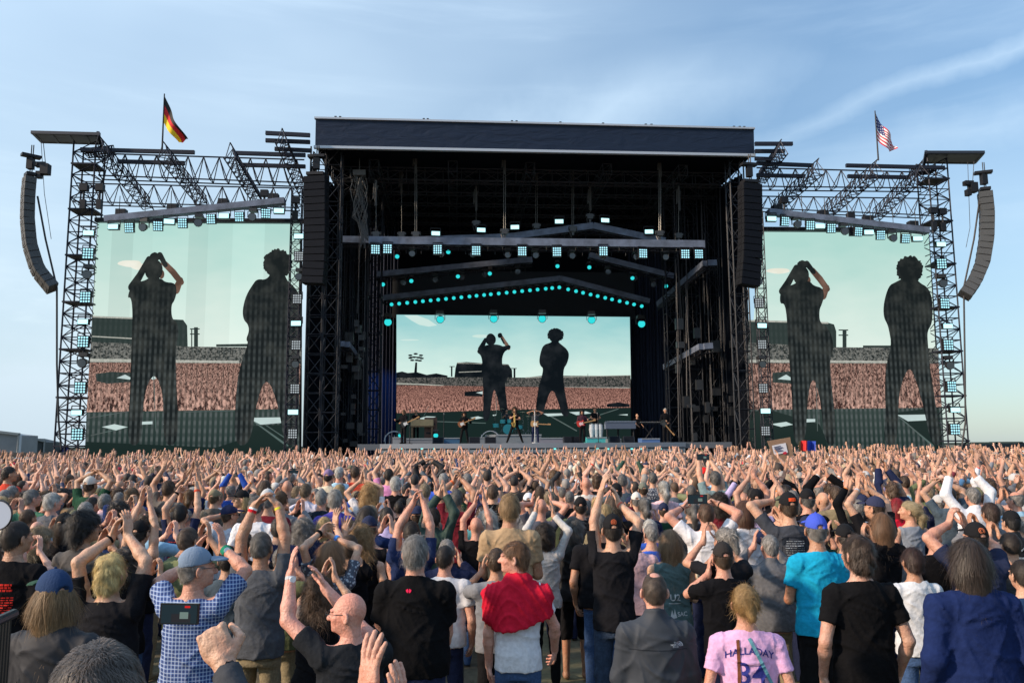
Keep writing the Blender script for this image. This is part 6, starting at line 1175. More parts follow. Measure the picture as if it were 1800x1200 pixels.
person('person in black shirt and black cap with open back strap behind the dark grey T-shirt', 1417, 855, 7.6, 'tee', 'black', 'undercap', 'saltgrey', cap='cap', capyaw=0, skin='pink', pose='down', bw=1.1)
person('person with shaggy dark brown hair in plain black T-shirt at the lower right', 1506, 935, 4.15, 'tee', (.005, .005, .006), 'shaggy', (.055, .034, .022), pose='down', bw=1.04, skin=(.50, .30, .22), loose=1.35, yaw=R(20), zmin=.80)
person('person with short dark brown hair in white T-shirt and jeans left of the navy shirt', 1602, 958, 4.95, 'tee', (.55, .57, .60), 'thick', (.045, .022, .016), fem=.6, pose='fold', skin='tan', pants='jeans', bw=1.05)
person('person with long dark thinning hair in loose navy long-sleeved shirt at the lower right corner', 1698, 938, 3.75, 'long', (.010, .020, .078), 'long', (.045, .030, .022), pose='down', bw=1.10, belly=.4, loose=1.4, armr=1.2, yaw=R(-4))
person('person with long brown hair streaked light in black T-shirt', 1548, 896, 6.1, 'tee', 'black', 'long', (.19, .10, .05), fem=1, pose='front', bw=.98)
person('blond person with ponytail smiling towards the left in grey vest', 1597, 878, 7.6, 'tank', (.20, .23, .28), 'ponytail', (.50, .40, .24), fem=1, pose='down', skin=(.55, .31, .21), yaw=R(62))
person('person with bright red hair and red top behind the smiling blond person', 1575, 872, 8.6, 'tee', 'red', 'long', (.30, .015, .02), fem=1, pose='down')
person('person in navy cap turned left and dark vest clapping high at the right', 1537, 868, 6.9, 'tee', 'soft black', 'undercap', 'brown', cap='cap', capyaw=R(50), yaw=R(40), capcol=(.025, .03, .07), arms=dict(L=((1483, 885, 0), (1508, 860, .15)), R=((1560, 890, .1), (1523, 856, .15))), hands=ud(), bands=[('L', (.4, .4, .42), .9, .01)])
a = person('person in navy T-shirt and black cap with round badge raising a bare arm, lower right', 1712, 912, 5.0, 'tee', (.018, .024, .055), 'undercap', 'dark', cap='cap', capyaw=0, skin=(.50, .27, .19), armr=1.1, bw=1.15, arms=dict(L=((1625, 985, .0), (1668, 920, .2)), R=((1750, 960, .25), (1698, 925, .3))), hands=dict(L=dict(d=(.3, 0, 1), p=(1, 0, 0), curl=.35), R=dict(d=(-.3, 0, 1), p=(-1, 0, 0), curl=.2)), bands=[dict(nm='R', col='black', f=.9, w=.014, name='watch', face=(-.3, -.95, 0))])
cap_badge(a, ringp(-.01, 1.752, .010, .014) + ringp(-.01, 1.752, .019, .024), (.50, .14, .06))
a = person('person in black tour T-shirt with red back print at the left edge', 31, 911, 4.8, 'tee', 'black', 'short', (.03, .02, .016), pose='down', bw=1.08, belly=.2, skin='tan', yaw=R(-20))
add_print(a['shirt'], a['P'], a['Q'], rows(-.10, .10, 1.02, 1.28, 15, 9, .008) + rows(-.08, .09, 1.31, 1.37, 3, 4, .014), (.42, .02, .015))
person('person with wild black pinned-up hair, glasses and grey brown vest, left of the blond clapper', 150, 890, 5.3, 'tee', (.085, .08, .078), 'bushy', 'black', fem=1, pose='front', skin='tan', yaw=R(-55), glass='clear', bw=1.02, belly=.2)
person('person with curly blond bun in black top beside the left edge tour T-shirt', 72, 914, 6.4, 'tee', 'black', 'curlybig', 'ash', fem=1, pose='down', height=1.62, yaw=R(-40))
person('person in black top with dark ponytail hair left of the wild black hair', 116, 897, 6.6, 'tee', 'soft black', 'long', (.05, .03, .02), fem=1, pose='down', cap='cap', capcol='black')
person('grey-haired person with glasses in faded green T-shirt at the left', 57, 857, 8.6, 'tee', 'green', 'short', 'grey', skin='pink', pose='front', yaw=R(-28), glass='clear', bw=1.1)
person('white-haired person in grey T-shirt at the left', 93, 863, 8.2, 'tee', (.10, .11, .13), 'thick', 'white', pose='down', skin='pink', yaw=R(-22))
person('person with cropped brown hair in olive T-shirt left of the plaid shirt', 332, 922, 5.4, 'tee', 'olive', 'crop', (.10, .065, .045), pose='front', pk=dict(z=1.66), yaw=R(-15), skin='tan')
person('person in plain black cap with both bare arms high above the bleached blond hair', 248, 910, 6.1, 'tank', 'black', 'undercap', 'dark', cap='cap', capyaw=0, skin='fair', arms=dict(L=((228, 905, 0), (250, 875, .12)), R=((298, 905, 0), (262, 868, .12))), hands=ud(), armr=.95)
a = person('person with short black hair in navy tour shirt with red print, left centre', 319, 884, 7.4, 'tee', 'navy', 'short', 'black', arms=dict(L=((292, 890, 0), (312, 865, .15)), R=((372, 890, 0), (346, 858, .12))), hands=dict(L=dict(curl=.9), R=dict(curl=.9)), bands=[('L', 'black', .9, .012), ('R', (.6, .08, .04), .88, .012)])
add_print(a['shirt'], a['P'], a['Q'], rows(-.10, .02, 1.10, 1.38, 12, 2, .009), (.42, .04, .03))
person('person in white T-shirt seen between the raised arms of the grey T-shirt', 452, 868, 7.2, 'tee', 'white', 'crop', 'saltgrey', pose='down', skin='pink', bw=1.15)
person('person in dark blue cap with sunglasses facing left, hand raised with red wristband', 403, 884, 7.6, 'tee', (.45, .5, .58), 'undercap', 'brown', cap='cap', capcol=(.012, .018, .06), capyaw=R(-60), yaw=R(-35), arms=dict(L=((380, 925, .1), (392, 905, .3))), glass='sun', bands=[('L', (.6, .08, .05), .9, .012)])
person('smiling person in black cap and glasses looking back to the left', 428, 858, 8.8, 'tee', 'charcoal', 'bob', 'blond', fem=1, cap='cap', capcol='black', capyaw=R(120), yaw=R(120), glass='sun', pose='down')
person('person in red polo shirt at the far left edge', 17, 817, 11.0, 'polo', 'orange red', 'short', 'dark', pose='down', yaw=R(-30), skin='tan', lod=1)
a = person('person in dark green shirt and cream cap with tattooed arms arched overhead', 160, 834, 9.8, 'tee', 'dark green', 'undercap', 'brown', cap='cap', capcol=(.55, .50, .44), capyaw=0, pose='head', bw=1.2, skin='olive', belly=.3)
a = person('grey-haired person in royal blue football jersey with number one', 780, 829, 11.2, 'tee', (.04, .10, .50), 'short', (.36, .35, .33), pose='down', skin='pink', bw=1.12)
add_print(a['shirt'], a['P'], a['Q'], [('text', 'MACCA', 0, 1.36, .075, 1.2), ('text', '1', .02, 1.22, .24, 0)], (.7, .72, .8))
person('person in maroon T-shirt with grey crop, hands clasped high with orange wristband', 803, 857, 8.2, 'tee', 'maroon', 'short', 'saltgrey', skin='tan', armr=1.1, arms=dict(L=((774, 870, 0), (797, 846, .12)), R=((838, 868, 0), (812, 842, .12))), hands=dict(L=dict(curl=.5, d=(.3, 0, 1)), R=dict(curl=.5, d=(-.3, 0, 1))), bands=[('L', (.7, .15, .05), .9, .014)])
person('person in white T-shirt with both arms straight up in the middle of the crowd', 973, 823, 11.6, 'tee', 'white', 'crop', 'light', skin='tan', arms=dict(L=((945, 828, 0), (965, 808, .1)), R=((998, 828, 0), (973, 806, .1))), hands=ud(), armr=1.05)
person('bald person in white shirt clapping right of the raised white T-shirt', 1030, 838, 10.6, 'tee', (.55, .53, .5), 'none', 'grey', skin='pink', pose='front', pk=dict(x=-.1, z=1.62))
person('person in pale pink top with grey ponytail', 1166, 843, 9.6, 'tee', 'pale pink', 'ponytail', 'white', fem=1, pose='down')
person('person in orange red T-shirt with short brown hair left of centre', 625, 817, 12.4, 'tee', 'orange red', 'short', 'brown', pose='front', skin='tan', lod=1)
person('grey-haired person in light blue shirt beside the orange red T-shirt', 597, 818, 12.4, 'tee', 'light blue', 'short', 'white', pose='down', skin='pink', lod=1)
person('person in cream top with purple sun hat left of the light blue shirt', 578, 822, 12.0, 'tee', 'cream', 'undercap', 'dark', cap='cap', capcol=(.22, .15, .28), pose='down', lod=1)
person('person in pink T-shirt with arms up left of the grey-haired black T-shirt', 684, 821, 12.0, 'tee', (.55, .22, .42), 'short', 'dark', pose='wide', lod=1)
person('grey-haired person in black T-shirt below the raised pink sleeves', 696, 835, 10.4, 'tee', 'black', 'thick', 'white', pose='down', skin='pink')
person('person with wavy blond bob in white top left of the blue polo crowd gap', 650, 849, 8.9, 'tee', 'white', 'curlylong', (.45, .28, .12), fem=1, pose='up', pk=dict(x=-.12, z=1.86))
person('grey-haired person in dark blue shirt left of the purple blue polo', 566, 858, 8.7, 'tee', (.012, .02, .035), 'short', (.28, .27, .25), pose='down', skin='pink')
person('person in pale checked shirt with short brown hair above the purple blue polo', 538, 847, 9.6, 'polo', (.5, .5, .6), 'short', (.14, .10, .06), pose='front')
person('person with frizzy grey hair and dark top left of the purple blue polo', 535, 893, 7.0, 'tee', 'navy', 'curlybig', 'grey', fem=1, pose='down', height=1.62)
a = person('person in teal grey top filming with a phone at arm length right of centre', 1256, 825, 10.2, 'tee', (.16, .23, .24), 'short', 'saltgrey', skin='fair', arms=dict(L=((1218, 830, 0), (1227, 803, .25)), R=((1268, 825, 0), (1246, 803, .25))), hands=dict(L=dict(d=(.2, 0, 1), curl=.6), R=dict(d=(-.2, 0, 1), curl=.6)), armr=1.1)
phone('dark phone held up over the red cap', None, at_y(1236, 803, 10.5), .16, .08)
person('person in red backwards cap below the raised phone', 1237, 819, 12.2, 'tee', 'black', 'bob', 'dark', cap='cap', capcol=(.6, .01, .01), capyaw=0, fem=1, pose='down', lod=1)
person('bald person in light blue shirt at the right edge', 1784, 861, 8.2, 'polo', 'light blue', 'ring', 'grey', skin='pink', pose='down', bw=1.1, yaw=R(20))
a = person('person in black hooded top with pale mountain logo at the right edge', 1775, 893, 6.6, 'jacket', 'black', 'short', 'black', cap='beanie', capcol='black', pose='front')
add_print(a['shirt'], a['P'], a['Q'], [('poly', [(-.07, 1.33), (-.05, 1.33), (-.02, 1.40), (.0, 1.37), (.02, 1.40), (.05, 1.33), (.07, 1.33), (.03, 1.42), (.0, 1.39), (-.03, 1.42)]), ('poly', [(-.08, 1.29), (.08, 1.29), (.08, 1.31), (-.08, 1.31)]), ('poly', [(-.08, 1.27), (.08, 1.27), (.08, 1.28), (-.08, 1.28)])], (.4, .45, .5))
person('person with brown straight hair and grey red striped sleeve at the right', 1739, 880, 6.9, 'long', (.16, .16, .17), 'thick', (.06, .035, .025), pose='front', skin='tan')
person('person in dark blue patterned top at the lower right edge', 1792, 948, 4.4, 'tee', (.014, .035, .09), 'short', 'dark', pose='fold', height=1.60, bw=1.05)
person('person in charcoal T-shirt at the right edge behind the navy shirt', 1772, 925, 5.3, 'tee', 'charcoal', 'crop', 'dark', pose='down', height=1.66)
person('person with curly dark hair behind the phone holder in white', 1264, 862, 8.7, 'tee', 'maroon', 'curlybig', 'dark', pose='down', fem=1)
person('person with grey ponytail in dark top left of the phone holder in white', 1215, 889, 7.9, 'tee', 'charcoal', 'ponytail', 'grey', fem=1, pose='down', height=1.70)
person('person with smooth grey hair and dark top left of the long light brown hair', 1132, 872, 8.2, 'tee', 'navy', 'ponytail', 'grey', fem=1, pose='down')
person('person in cream cap clapping left of the grey ponytail', 1118, 862, 9.4, 'tee', (.3, .3, .3), 'undercap', 'grey', cap='cap', capcol=(.6, .57, .52), pose='front')
person('person with grey green cap beside a checked shirt, right of centre', 1130, 845, 10.8, 'tee', 'slate', 'undercap', 'brown', cap='cap', capcol=(.14, .15, .12), capyaw=0, pose='down')
person('person in green and white checked shirt right of the grey green cap', 1147, 828, 12.0, 'tee', (.2, .25, .24), 'short', 'saltgrey', shirt_mat=pt_, pose='front', lod=1)
person('bald pink-headed person clapping right behind the tan T-shirt', 951, 876, 7.9, 'tee', (.07, .075, .10), 'none', 'grey', skin='pink', arms=dict(L=((925, 905, 0), (935, 885, .15)), R=((985, 900, .0), (970, 882, .15))), hands=ud(), byaw=0)
person('person in white knitted cap left of the pink bald head', 929, 862, 9.0, 'tee', 'grey', 'undercap', 'dark', cap='flat', capcol='white', capyaw=0, pose='down')
person('person with short hair in black T-shirt directly above the fair hair of the tan T-shirt', 866, 849, 9.4, 'tee', 'black', 'short', (.12, .07, .045), pose='down')
person('person with black cap and arms up right of the white knitted cap', 912, 828, 11.6, 'tee', 'black', 'undercap', 'dark', cap='cap', capcol='black', capyaw=0, pose='down', lod=1)
person('person with fluffy pale grey hair left of the maroon T-shirt sleeves', 857, 882, 7.4, 'tee', 'charcoal', 'curlybig', 'white', fem=1, pose='down', height=1.66)
person('person in dark cap and dark jacket with a strap left of the blue jersey', 752, 812, 13.5, 'jacket', 'black', 'undercap', 'dark', cap='cap', capcol='black', capyaw=0, pose='head', lod=1, bw=1.1)
person('person with dark hair in green jacket behind the black polo shoulder', 762, 890, 7.2, 'jacket', (.02, .045, .035), 'thick', 'dark', pose='up', pk=dict(x=.1), bw=1.05)
person('person in khaki cap on light hair facing away at the left', 378, 857, 9.6, 'tee', (.10, .09, .08), 'undercap', 'light', cap='cap', capcol='khaki', capyaw=0, pose='down')
person('person in brown printed T-shirt with short brown hair left of the raised fists', 298, 841, 9.2, 'tee', (.12, .11, .10), 'short', 'brown', pose='oneL', skin='tan')
person('person in navy shirt with grey ash hair in the left middle', 275, 815, 11.6, 'tee', (.014, .022, .045), 'thick', 'ash', pose='down', lod=1)
# crowd belongings held up
o = thing('cardboard_sign', 'brown cardboard sign with a white handwritten sheet and red mark held above the crowd', 'sign', at_y(1372, 800, 22), None, IDN)
def yq(pts, Y): return [at_y(x, y, Y) for x, y in pts]
def slab(name, pts, Y, mt, par, th=.02): m = MB(); m.prism(yq(pts, Y), (0, th, 0)); return part(name, m, mt, par)
slab('cardboard', [(1349, 775), (1389, 768), (1394, 800), (1378, 812), (1362, 812)], 22, mat('cardboard', (.26, .16, .10), .9, var=.1), o)
slab('paper', [(1357, 783), (1381, 778), (1385, 795), (1361, 799)], 21.98, mat('paper', (.62, .62, .66), .9), o, .005)
m = MB()
for k in range(4): a_, b_ = at_y(1360.5 + k * .8, 786 + k * 2.6, 21.97), at_y(1372 + (k % 2) * 4, 783.5 + k * 2.6, 21.97); m.beam(a_, b_, .004, .025)
part('handwriting', m, mat('ink', (.08, .08, .14), .8), o); slab('red_mark', [(1376, 795), (1381, 793), (1384, 796), (1381, 798), (1377, 798)], 21.97, mat('red_mark', (.5, .02, .05), .8), o, .004)
o = thing('held_flag', 'small flag of green, red and blue panels held up right of the cardboard sign', 'flag', at_y(1420, 790, 25), None, IDN)
for c_, x0, x1, col_ in (('a', 1404, 1407.5, (.12, .25, .10)), ('b', 1407.5, 1419, (.5, .02, .02)), ('c', 1419, 1434, (.02, .06, .38))):
    m = MB()
    for i in range(6):
        xa, xb_ = x0 + (x1 - x0) * i / 6, x0 + (x1 - x0) * (i + 1) / 6; f = lambda x: .12 * math.sin((x - 1404) * .35); A, B, C_, D_ = at_y(xa, 775 if xa > 1406 else 777, 25 + f(xa)), at_y(xb_, 773.5 if xb_ < 1425 else 775, 25 + f(xb_)), at_y(xb_, 793, 25 + f(xb_)), at_y(xa, 791, 25 + f(xa)); m.face([A, B, C_, D_])
    part('flag_panel', m, mat('held' + c_, col_, .8), o, smooth=True)
o = thing('reflector_disc', 'large pale round reflector with dark rim cut by the left edge of the photo', 'reflector', at_y(-2, 905, 5.6), None, IDN); c_ = at_y(-5, 905, 5.6); m = MB(); m.tube(c_, c_ + Vector((0, .012, 0)), .098, 32); part('disc', m, mat('reflector_pale', (.45, .5, .6), .5), o)
m = MB(); m.path([c_ + Vector((.100 * math.cos(t * math.pi / 16), 0, .100 * math.sin(t * math.pi / 16))) for t in range(33)], .006, 6); part('rim', m, mat('rim_dark', (.01, .01, .015), .4), o)
# crowd barrier in the lower left corner
o = thing('barrier', 'black metal crowd barrier rail in the lower left corner', 'barrier', at_y(30, 1080, 3.6), None, IDN); m = MB(); a_, b_ = at_y(-60, 1116, 3.2), at_y(24, 1078, 3.75); m.tube(a_, b_, .022, 10); part('rail', m, mat('rail_black', (.012, .013, .016), .35, .3), o)
m = MB(); 
for k in range(14):
    p = a_.lerp(b_, k / 14); m.tube((p.x, p.y, .1), p, .006, 5)
part('bars', m, mat('rail_black', (0, 0, 0)), o)
# ---------------------------------------------------------------- the rest of the near crowd: about three hundred people in all, each one separate
def vpose(i):
    r = random.Random(100 + i); k = ['up', 'up', 'up', 'wide', 'front', 'down', 'up', 'head', 'up', 'phone', 'oneL', 'up', 'front', 'oneR', 'wide', 'down', 'up', 'front'][i % 18]
    kw = dict(x=r.uniform(-.10, .10), e=r.uniform(.34, .44), y=r.uniform(.05, .22), w=r.uniform(.028, .07))
    if k == 'up': kw['z'] = r.uniform(1.82, 2.05)
    elif k == 'front': kw['z'] = r.uniform(1.45, 1.68)
    elif k == 'phone': kw['z'] = r.uniform(1.78, 1.9)
    if k in ('up',): kw['curl'] = r.uniform(.08, .55); kw['z'] = r.uniform(1.70, 2.05)
    p = P_(k, **{a: b for a, b in kw.items()}); p['yaw'] = r.uniform(-.35, .35); return k, p
NV = 18
VP = [vpose(i) for i in range(NV)]
GAR = [('T-shirt', 'tee'), ('T-shirt', 'tee'), ('T-shirt', 'tee'), ('polo shirt', 'polo'), ('long-sleeved top', 'long'), ('loose shirt', 'loose'), ('jacket', 'jacket'), ('vest', 'tank')]
COLS = [('black', 'black', 9), ('faded black', 'soft black', 7), ('navy', 'navy', 7), ('charcoal', 'charcoal', 6), ('mid grey', 'grey', 4), ('white', 'white', 6), ('dark blue', 'dark blue', 3), ('maroon', 'maroon', 2), ('red', 'red', 1), ('olive', 'olive', 2), ('dark green', 'dark green', 2), ('light blue', 'light blue', 2), ('slate', 'slate', 4), ('cream', 'cream', 2), ('pale pink', 'pale pink', 1), ('tan', 'tan', 1), ('teal', 'teal', 1), ('royal blue', 'royal blue', 1), ('lilac', 'lilac', 1), ('khaki', 'khaki', 2)]
HRS = [('short dark hair', 'short', 'dark', 6), ('short brown hair', 'short', 'brown', 7), ('cropped greying hair', 'crop', 'saltgrey', 5), ('short grey hair', 'short', 'grey', 6), ('thick white hair', 'thick', 'white', 2), ('a bald head', 'none', 'grey', 4), ('a fringe of grey hair round a bald crown', 'ring', 'grey', 3), ('long brown hair', 'long', 'brown', 3), ('long blond hair', 'verylong', 'blond', 2), ('a dark bob', 'bob', 'dark', 2), ('a blond bob', 'bob', 'ash', 2), ('curly dark hair', 'curlybig', 'dark', 2), ('a light brown ponytail', 'ponytail', 'light', 2), ('a grey bun', 'bun', 'grey', 1), ('thick fair hair', 'thick', 'ash', 3), ('shaggy brown hair', 'shaggy', 'brown', 3), ('a black cap', 'undercap', 'dark', 4), ('a navy cap', 'undercap', 'brown', 2), ('a pale grey cap', 'undercap', 'grey', 2), ('an olive cap', 'undercap', 'brown', 1)]
PD = {'up': ['hands raised together', 'clapping with raised arms', 'arms raised to clap'], 'wide': ['both arms raised apart'], 'front': ['hands at chest height'], 'down': ['arms hanging down'], 'head': ['hands arched over the head'], 'phone': ['both hands holding a phone'], 'oneL': ['left arm raised'], 'oneR': ['right arm raised']}
def wpick(lst, r): return r.choices(lst, [c[-1] for c in lst])[0]
SKV = [SK['fair'], SK['pink'], SK['tan'], (.50, .28, .19), (.60, .35, .26), (.47, .27, .19)]
r6 = random.Random(42); USED = set(); PROTO = {}; PHN = [0]
def fill_person(X, Y, height, allow_up):
    lod = 1 if Y < 11.5 else 2
    while True:
        vi = r6.randrange(NV); k = VP[vi][0]
        if allow_up or k in ('down', 'front'): break
    ci, hi, gi = wpick(COLS, r6), wpick(HRS, r6), r6.choice(GAR); fem = hi[1] in ('long', 'verylong', 'bob', 'curlybig', 'ponytail', 'bun')
    key = (ci[0], gi[0], hi[0]); n_ = 0
    while key in USED and n_ < 200: ci, hi, gi = wpick(COLS, r6), wpick(HRS, r6), r6.choice(GAR); key = (ci[0], gi[0], hi[0]); n_ += 1
    USED.add(key); fem = hi[1] in ('long', 'verylong', 'bob', 'curlybig', 'ponytail', 'bun'); bwc = 1.0 if fem else (1.0, 1.08, 1.16)[r6.randrange(3)]; bel = .3 if bwc > 1.1 else 0
    def mkb():
        (P, Q), J = body(VP[vi][1], lod, bwc, bel, .8 * fem); return mkmesh('body', P, Q, skin_m), J
    me, J = cached(('vb', vi, lod, bwc, fem), mkb)
    root = bpy.data.objects.new('person', me); COL.objects.link(root); az = -math.atan2(1.3 - X, 50 - Y) + r6.uniform(-.2, .2)
    sc = height / 1.81; root.matrix_world = Matrix.Translation((X, Y, 0)) @ Matrix.Rotation(az, 4, 'Z') @ Matrix.Scale(sc, 4); s_ = r6.choice(SKV); f_ = r6.uniform(.85, 1.1); root.color = (s_[0] * f_, s_[1] * f_, s_[2] * f_, 1)
    st = gi[1]; me = cached(('vs', vi, lod, st, bwc, fem), lambda: mkmesh('shirt', *shirt(VP[vi][1], J, lod, st, bwc, bel, .8 * fem, .88, vi), cloth_m))
    f_ = r6.uniform(.8, 1.25); c_ = CC[ci[1]]; child({'jacket': 'jacket', 'tank': 'tank_top'}.get(st, 'shirt'), me, root, tuple(min(.8, a * f_) for a in c_))
    if lod < 2: child('trousers', cached(('tr', 1, False, 1.0), lambda: mkmesh('trousers', *trousers(1), denim_m)), root, CC[r6.choice(['jeans', 'black', 'navy', 'khaki', 'charcoal'])])
    else: child('trousers', cached(('tr', 2, False, 1.0), lambda: mkmesh('trousers', *trousers(2), denim_m)), root, CC['navy'])
    yaw = VP[vi][1]['yaw']
    if hi[1] != 'none':
        def mk():
            (p, q), c = hair_mesh(hi[1], 1); return mkmesh('hair', p, q, hair_m, cols=c)
        f_ = r6.uniform(.8, 1.25); child('hair', cached(('hair', hi[1], 1), mk), root, tuple(a * f_ for a in HC[hi[2]]), rz=yaw)
    if hi[1] == 'undercap':
        mc = cached(('cap', 'cap', 1), lambda: (mkmesh('cap', *cap_parts(1)[0], cap_m), mkmesh('brim', *cap_parts(1)[1], cap_m))); cc = {'a black cap': CC['black'], 'a navy cap': CC['navy'], 'a pale grey cap': (.45, .45, .45), 'an olive cap': (.12, .12, .07)}[hi[0]]
        co = child('cap', mc[0], root, cc, rz=yaw + (math.pi if r6.random() < .07 else 0)); child('brim', mc[1], co, cc)
    if r6.random() < .25 and k in ('up', 'wide', 'oneL'): child('wristband', cached(('wb', vi), lambda: (lambda m: m.mesh('wristband', cloth_m))(MB().tube(Vector(J['L'][1] + (J['L'][2] - J['L'][1]) * .88), Vector(J['L'][1] + (J['L'][2] - J['L'][1]) * .95), .034, 10))), root, r6.choice([CC['black'], (.6, .05, .03), (.7, .2, .04), (.6, .6, .6)]))
    px, py = project((X, Y, height)); place = 'far left' if px < 300 else 'left' if px < 650 else 'centre left' if px < 880 else 'centre right' if px < 1120 else 'right' if px < 1500 else 'far right'
    art = 'an' if ci[0][0] in 'aeiou' else 'a'; lab = f"person in {ci[0]} {gi[0]} with {hi[0]}, {r6.choice(PD[k])}, {place}"
    if len(lab.split()) > 16: lab = f"person in {ci[0]} {gi[0]} with {hi[0]}, {place}"
    if len(lab.split()) > 16: lab = f"person in {ci[0]} {gi[0]} with {hi[0]}"
    tag(root, lab, 'person', 'people in the crowd')
    if k == 'phone' and PHN[0] < 99:
        c_ = root.matrix_world @ Vector((J['L'][2] + J['R'][2]) / 2 + V(0, .03, .10)); PHN[0] += 1; phone(f'dark phone held up by the person in {ci[0]} {gi[0]} with {hi[0]}'[:95], None, c_, .16, .08, rz=az, pic=False)
HERO = list(PEOPLE); placed = [(p[0], p[1]) for p in HERO]
def blocked(X, Y, h):
    px, py = project((X, Y, h)); up = True
    for (hx, hy, hpx, hpy, hd, _, arms) in HERO:
        if hy > Y + .05 and hpy < 1200:
            w_ = .17 * F / Y + .09 * F / hy
            if abs(px - hpx) < w_ and py < hpy + .27 * F / hy: return None
            if abs(px - hpx) < w_ * 1.45 and py - .35 * F / Y < hpy + .20 * F / hy: up = False
    return up
cand = []
Y = 6.9
while Y < 46:
    X = -.72 * Y - 1.5
    while X < .72 * Y + 1.5: cand.append((X + r6.uniform(-.16, .16), Y + r6.uniform(-.17, .17))); X += .58 if Y < 18 else .60
    Y += .62
cand = [c for c in cand if all((c[0] - q[0]) ** 2 + (c[1] - q[1]) ** 2 > .42 ** 2 for q in placed)]
near, far = [], []
for (X, Y) in sorted(cand, key=lambda c: c[1]):
    px, _ = project((X, Y, 1.8))
    if not -90 < px < 1890: 
        if Y > 12 and -160 < px < 1960 and STAGE.inverted().to_3x3() is not None: far.append((X, Y))
        continue
    h = r6.gauss(1.74, .085); h = min(max(h, 1.56), 1.93)
    if len(near) + len(HERO) < 306:
        b_ = blocked(X, Y, h)
        if b_ is None:
            h = 1.58; b_ = blocked(X, Y, h)
            if b_ is None: continue
        near.append((X, Y)); fill_person(X, Y, h, b_)
    else: far.append((X, Y, h))
print('near', len(near), 'heroes', len(HERO), 'last Y', near[-1], 'far', len(far))
# ---------------------------------------------------------------- the far crowd: beyond the first three hundred it reads as one mass
rf = np.random.RandomState(5); LIB = {}
def lib(lod, zmin):
    out = []
    for i in range(NV):
        k, p = VP[i]
        if k in ('down',) and i not in (5, 15): p = P_('up', z=1.9)
        (P, Q), J = body(p, lod, 1.05, 0, 0, zmin=zmin, face=False, armr=1.08); S_ = shirt(p, J, lod, 'long' if i % 6 == 3 else 'tee', 1.05, 0, 0, max(.88, zmin), i); out.append(((P, Q), S_))
    hr = []
    for kd in ('short', 'crop', 'thick', 'bob', 'long', 'curlybig', 'none', 'cap'):
        if kd == 'none': hr.append(None)
        elif kd == 'cap': hr.append(cap_parts(lod)[0])
        else: hr.append(hair_vol(kd, lod))
    return out, hr
L2_, L3_ = lib(2, 1.15), lib(3, 1.30)
FW = np.array([2.2 if VP[i][0] == 'front' else 2.4 if i in (5, 15) else 1.0 for i in range(NV)]); FW = FW / FW.sum()
hcol = [HC['dark'], HC['brown'], HC['brown'], HC['saltgrey'], HC['grey'], HC['grey'], HC['ash'], HC['dark'], HC['white'], HC['black']]; capc = [CC['black'], CC['navy'], (.4, .4, .4), CC['red'], (.14, .13, .08)]
far_v, far_q, far_c, off = [], [], [], 0
stage_inv = STAGE.inverted()
for c in far:
    X, Y = c[0], c[1]; h = c[2] if len(c) > 2 else 1.76; h += .03 + .12 * max(0., min(1., (Y - 24) / 8)); sl_ = stage_inv @ Vector((X, Y, 0))
    if sl_.y > -3.9 and abs(sl_.x) < 13.5: continue     # barrier in front of the stage
    if sl_.y > -1.9: continue
    L_, H_ = L2_ if Y < 21 else L3_; b_, s_ = L_[rf.choice(NV, p=FW)]; hh = H_[rf.choice(len(H_), p=[.27, .2, .1, .08, .1, .06, .1, .09])]
    a = -math.atan2(1.3 - X, 50 - Y) + rf.uniform(-.35, .35); sc = h / 1.81; ca, sa = math.cos(a) * sc, math.sin(a) * sc; M_ = np.array([[ca, -sa, 0], [sa, ca, 0], [0, 0, sc]], np.float32)
    sk = np.array(SKV[rf.randint(len(SKV))]) * rf.uniform(.68, 1.2); ck = wpick(COLS, r6); sh_c = np.array(CC[ck[1]]) * rf.uniform(.8, 1.3); its = [(b_, sk), (s_, sh_c)]
    if hh is not None: its.append((hh, np.array(capc[rf.randint(5)] if hh is H_[7] else hcol[rf.randint(10)]) * rf.uniform(.8, 1.3)))
    for (P, Q), cl in its:
        far_v.append(P @ M_.T + np.array((X, Y, 0), np.float32)); far_q.append(Q + off); off += len(P); far_c.append(np.broadcast_to(cl.astype(np.float32), (len(P), 3)))
me = mkmesh('crowd', np.concatenate(far_v), np.concatenate(far_q), mat('crowd_surface', (.5, .5, .5), .7, attr='tint', bump=.2, bscale=30, var=.12), cols=np.concatenate(far_c))
o = bpy.data.objects.new('crowd', me); COL.objects.link(o); tag(o, 'dense distant crowd with raised hands reaching to the foot of the stage', 'crowd', kind='stuff')
print('far verts', off, 'time', time.time() - T0)
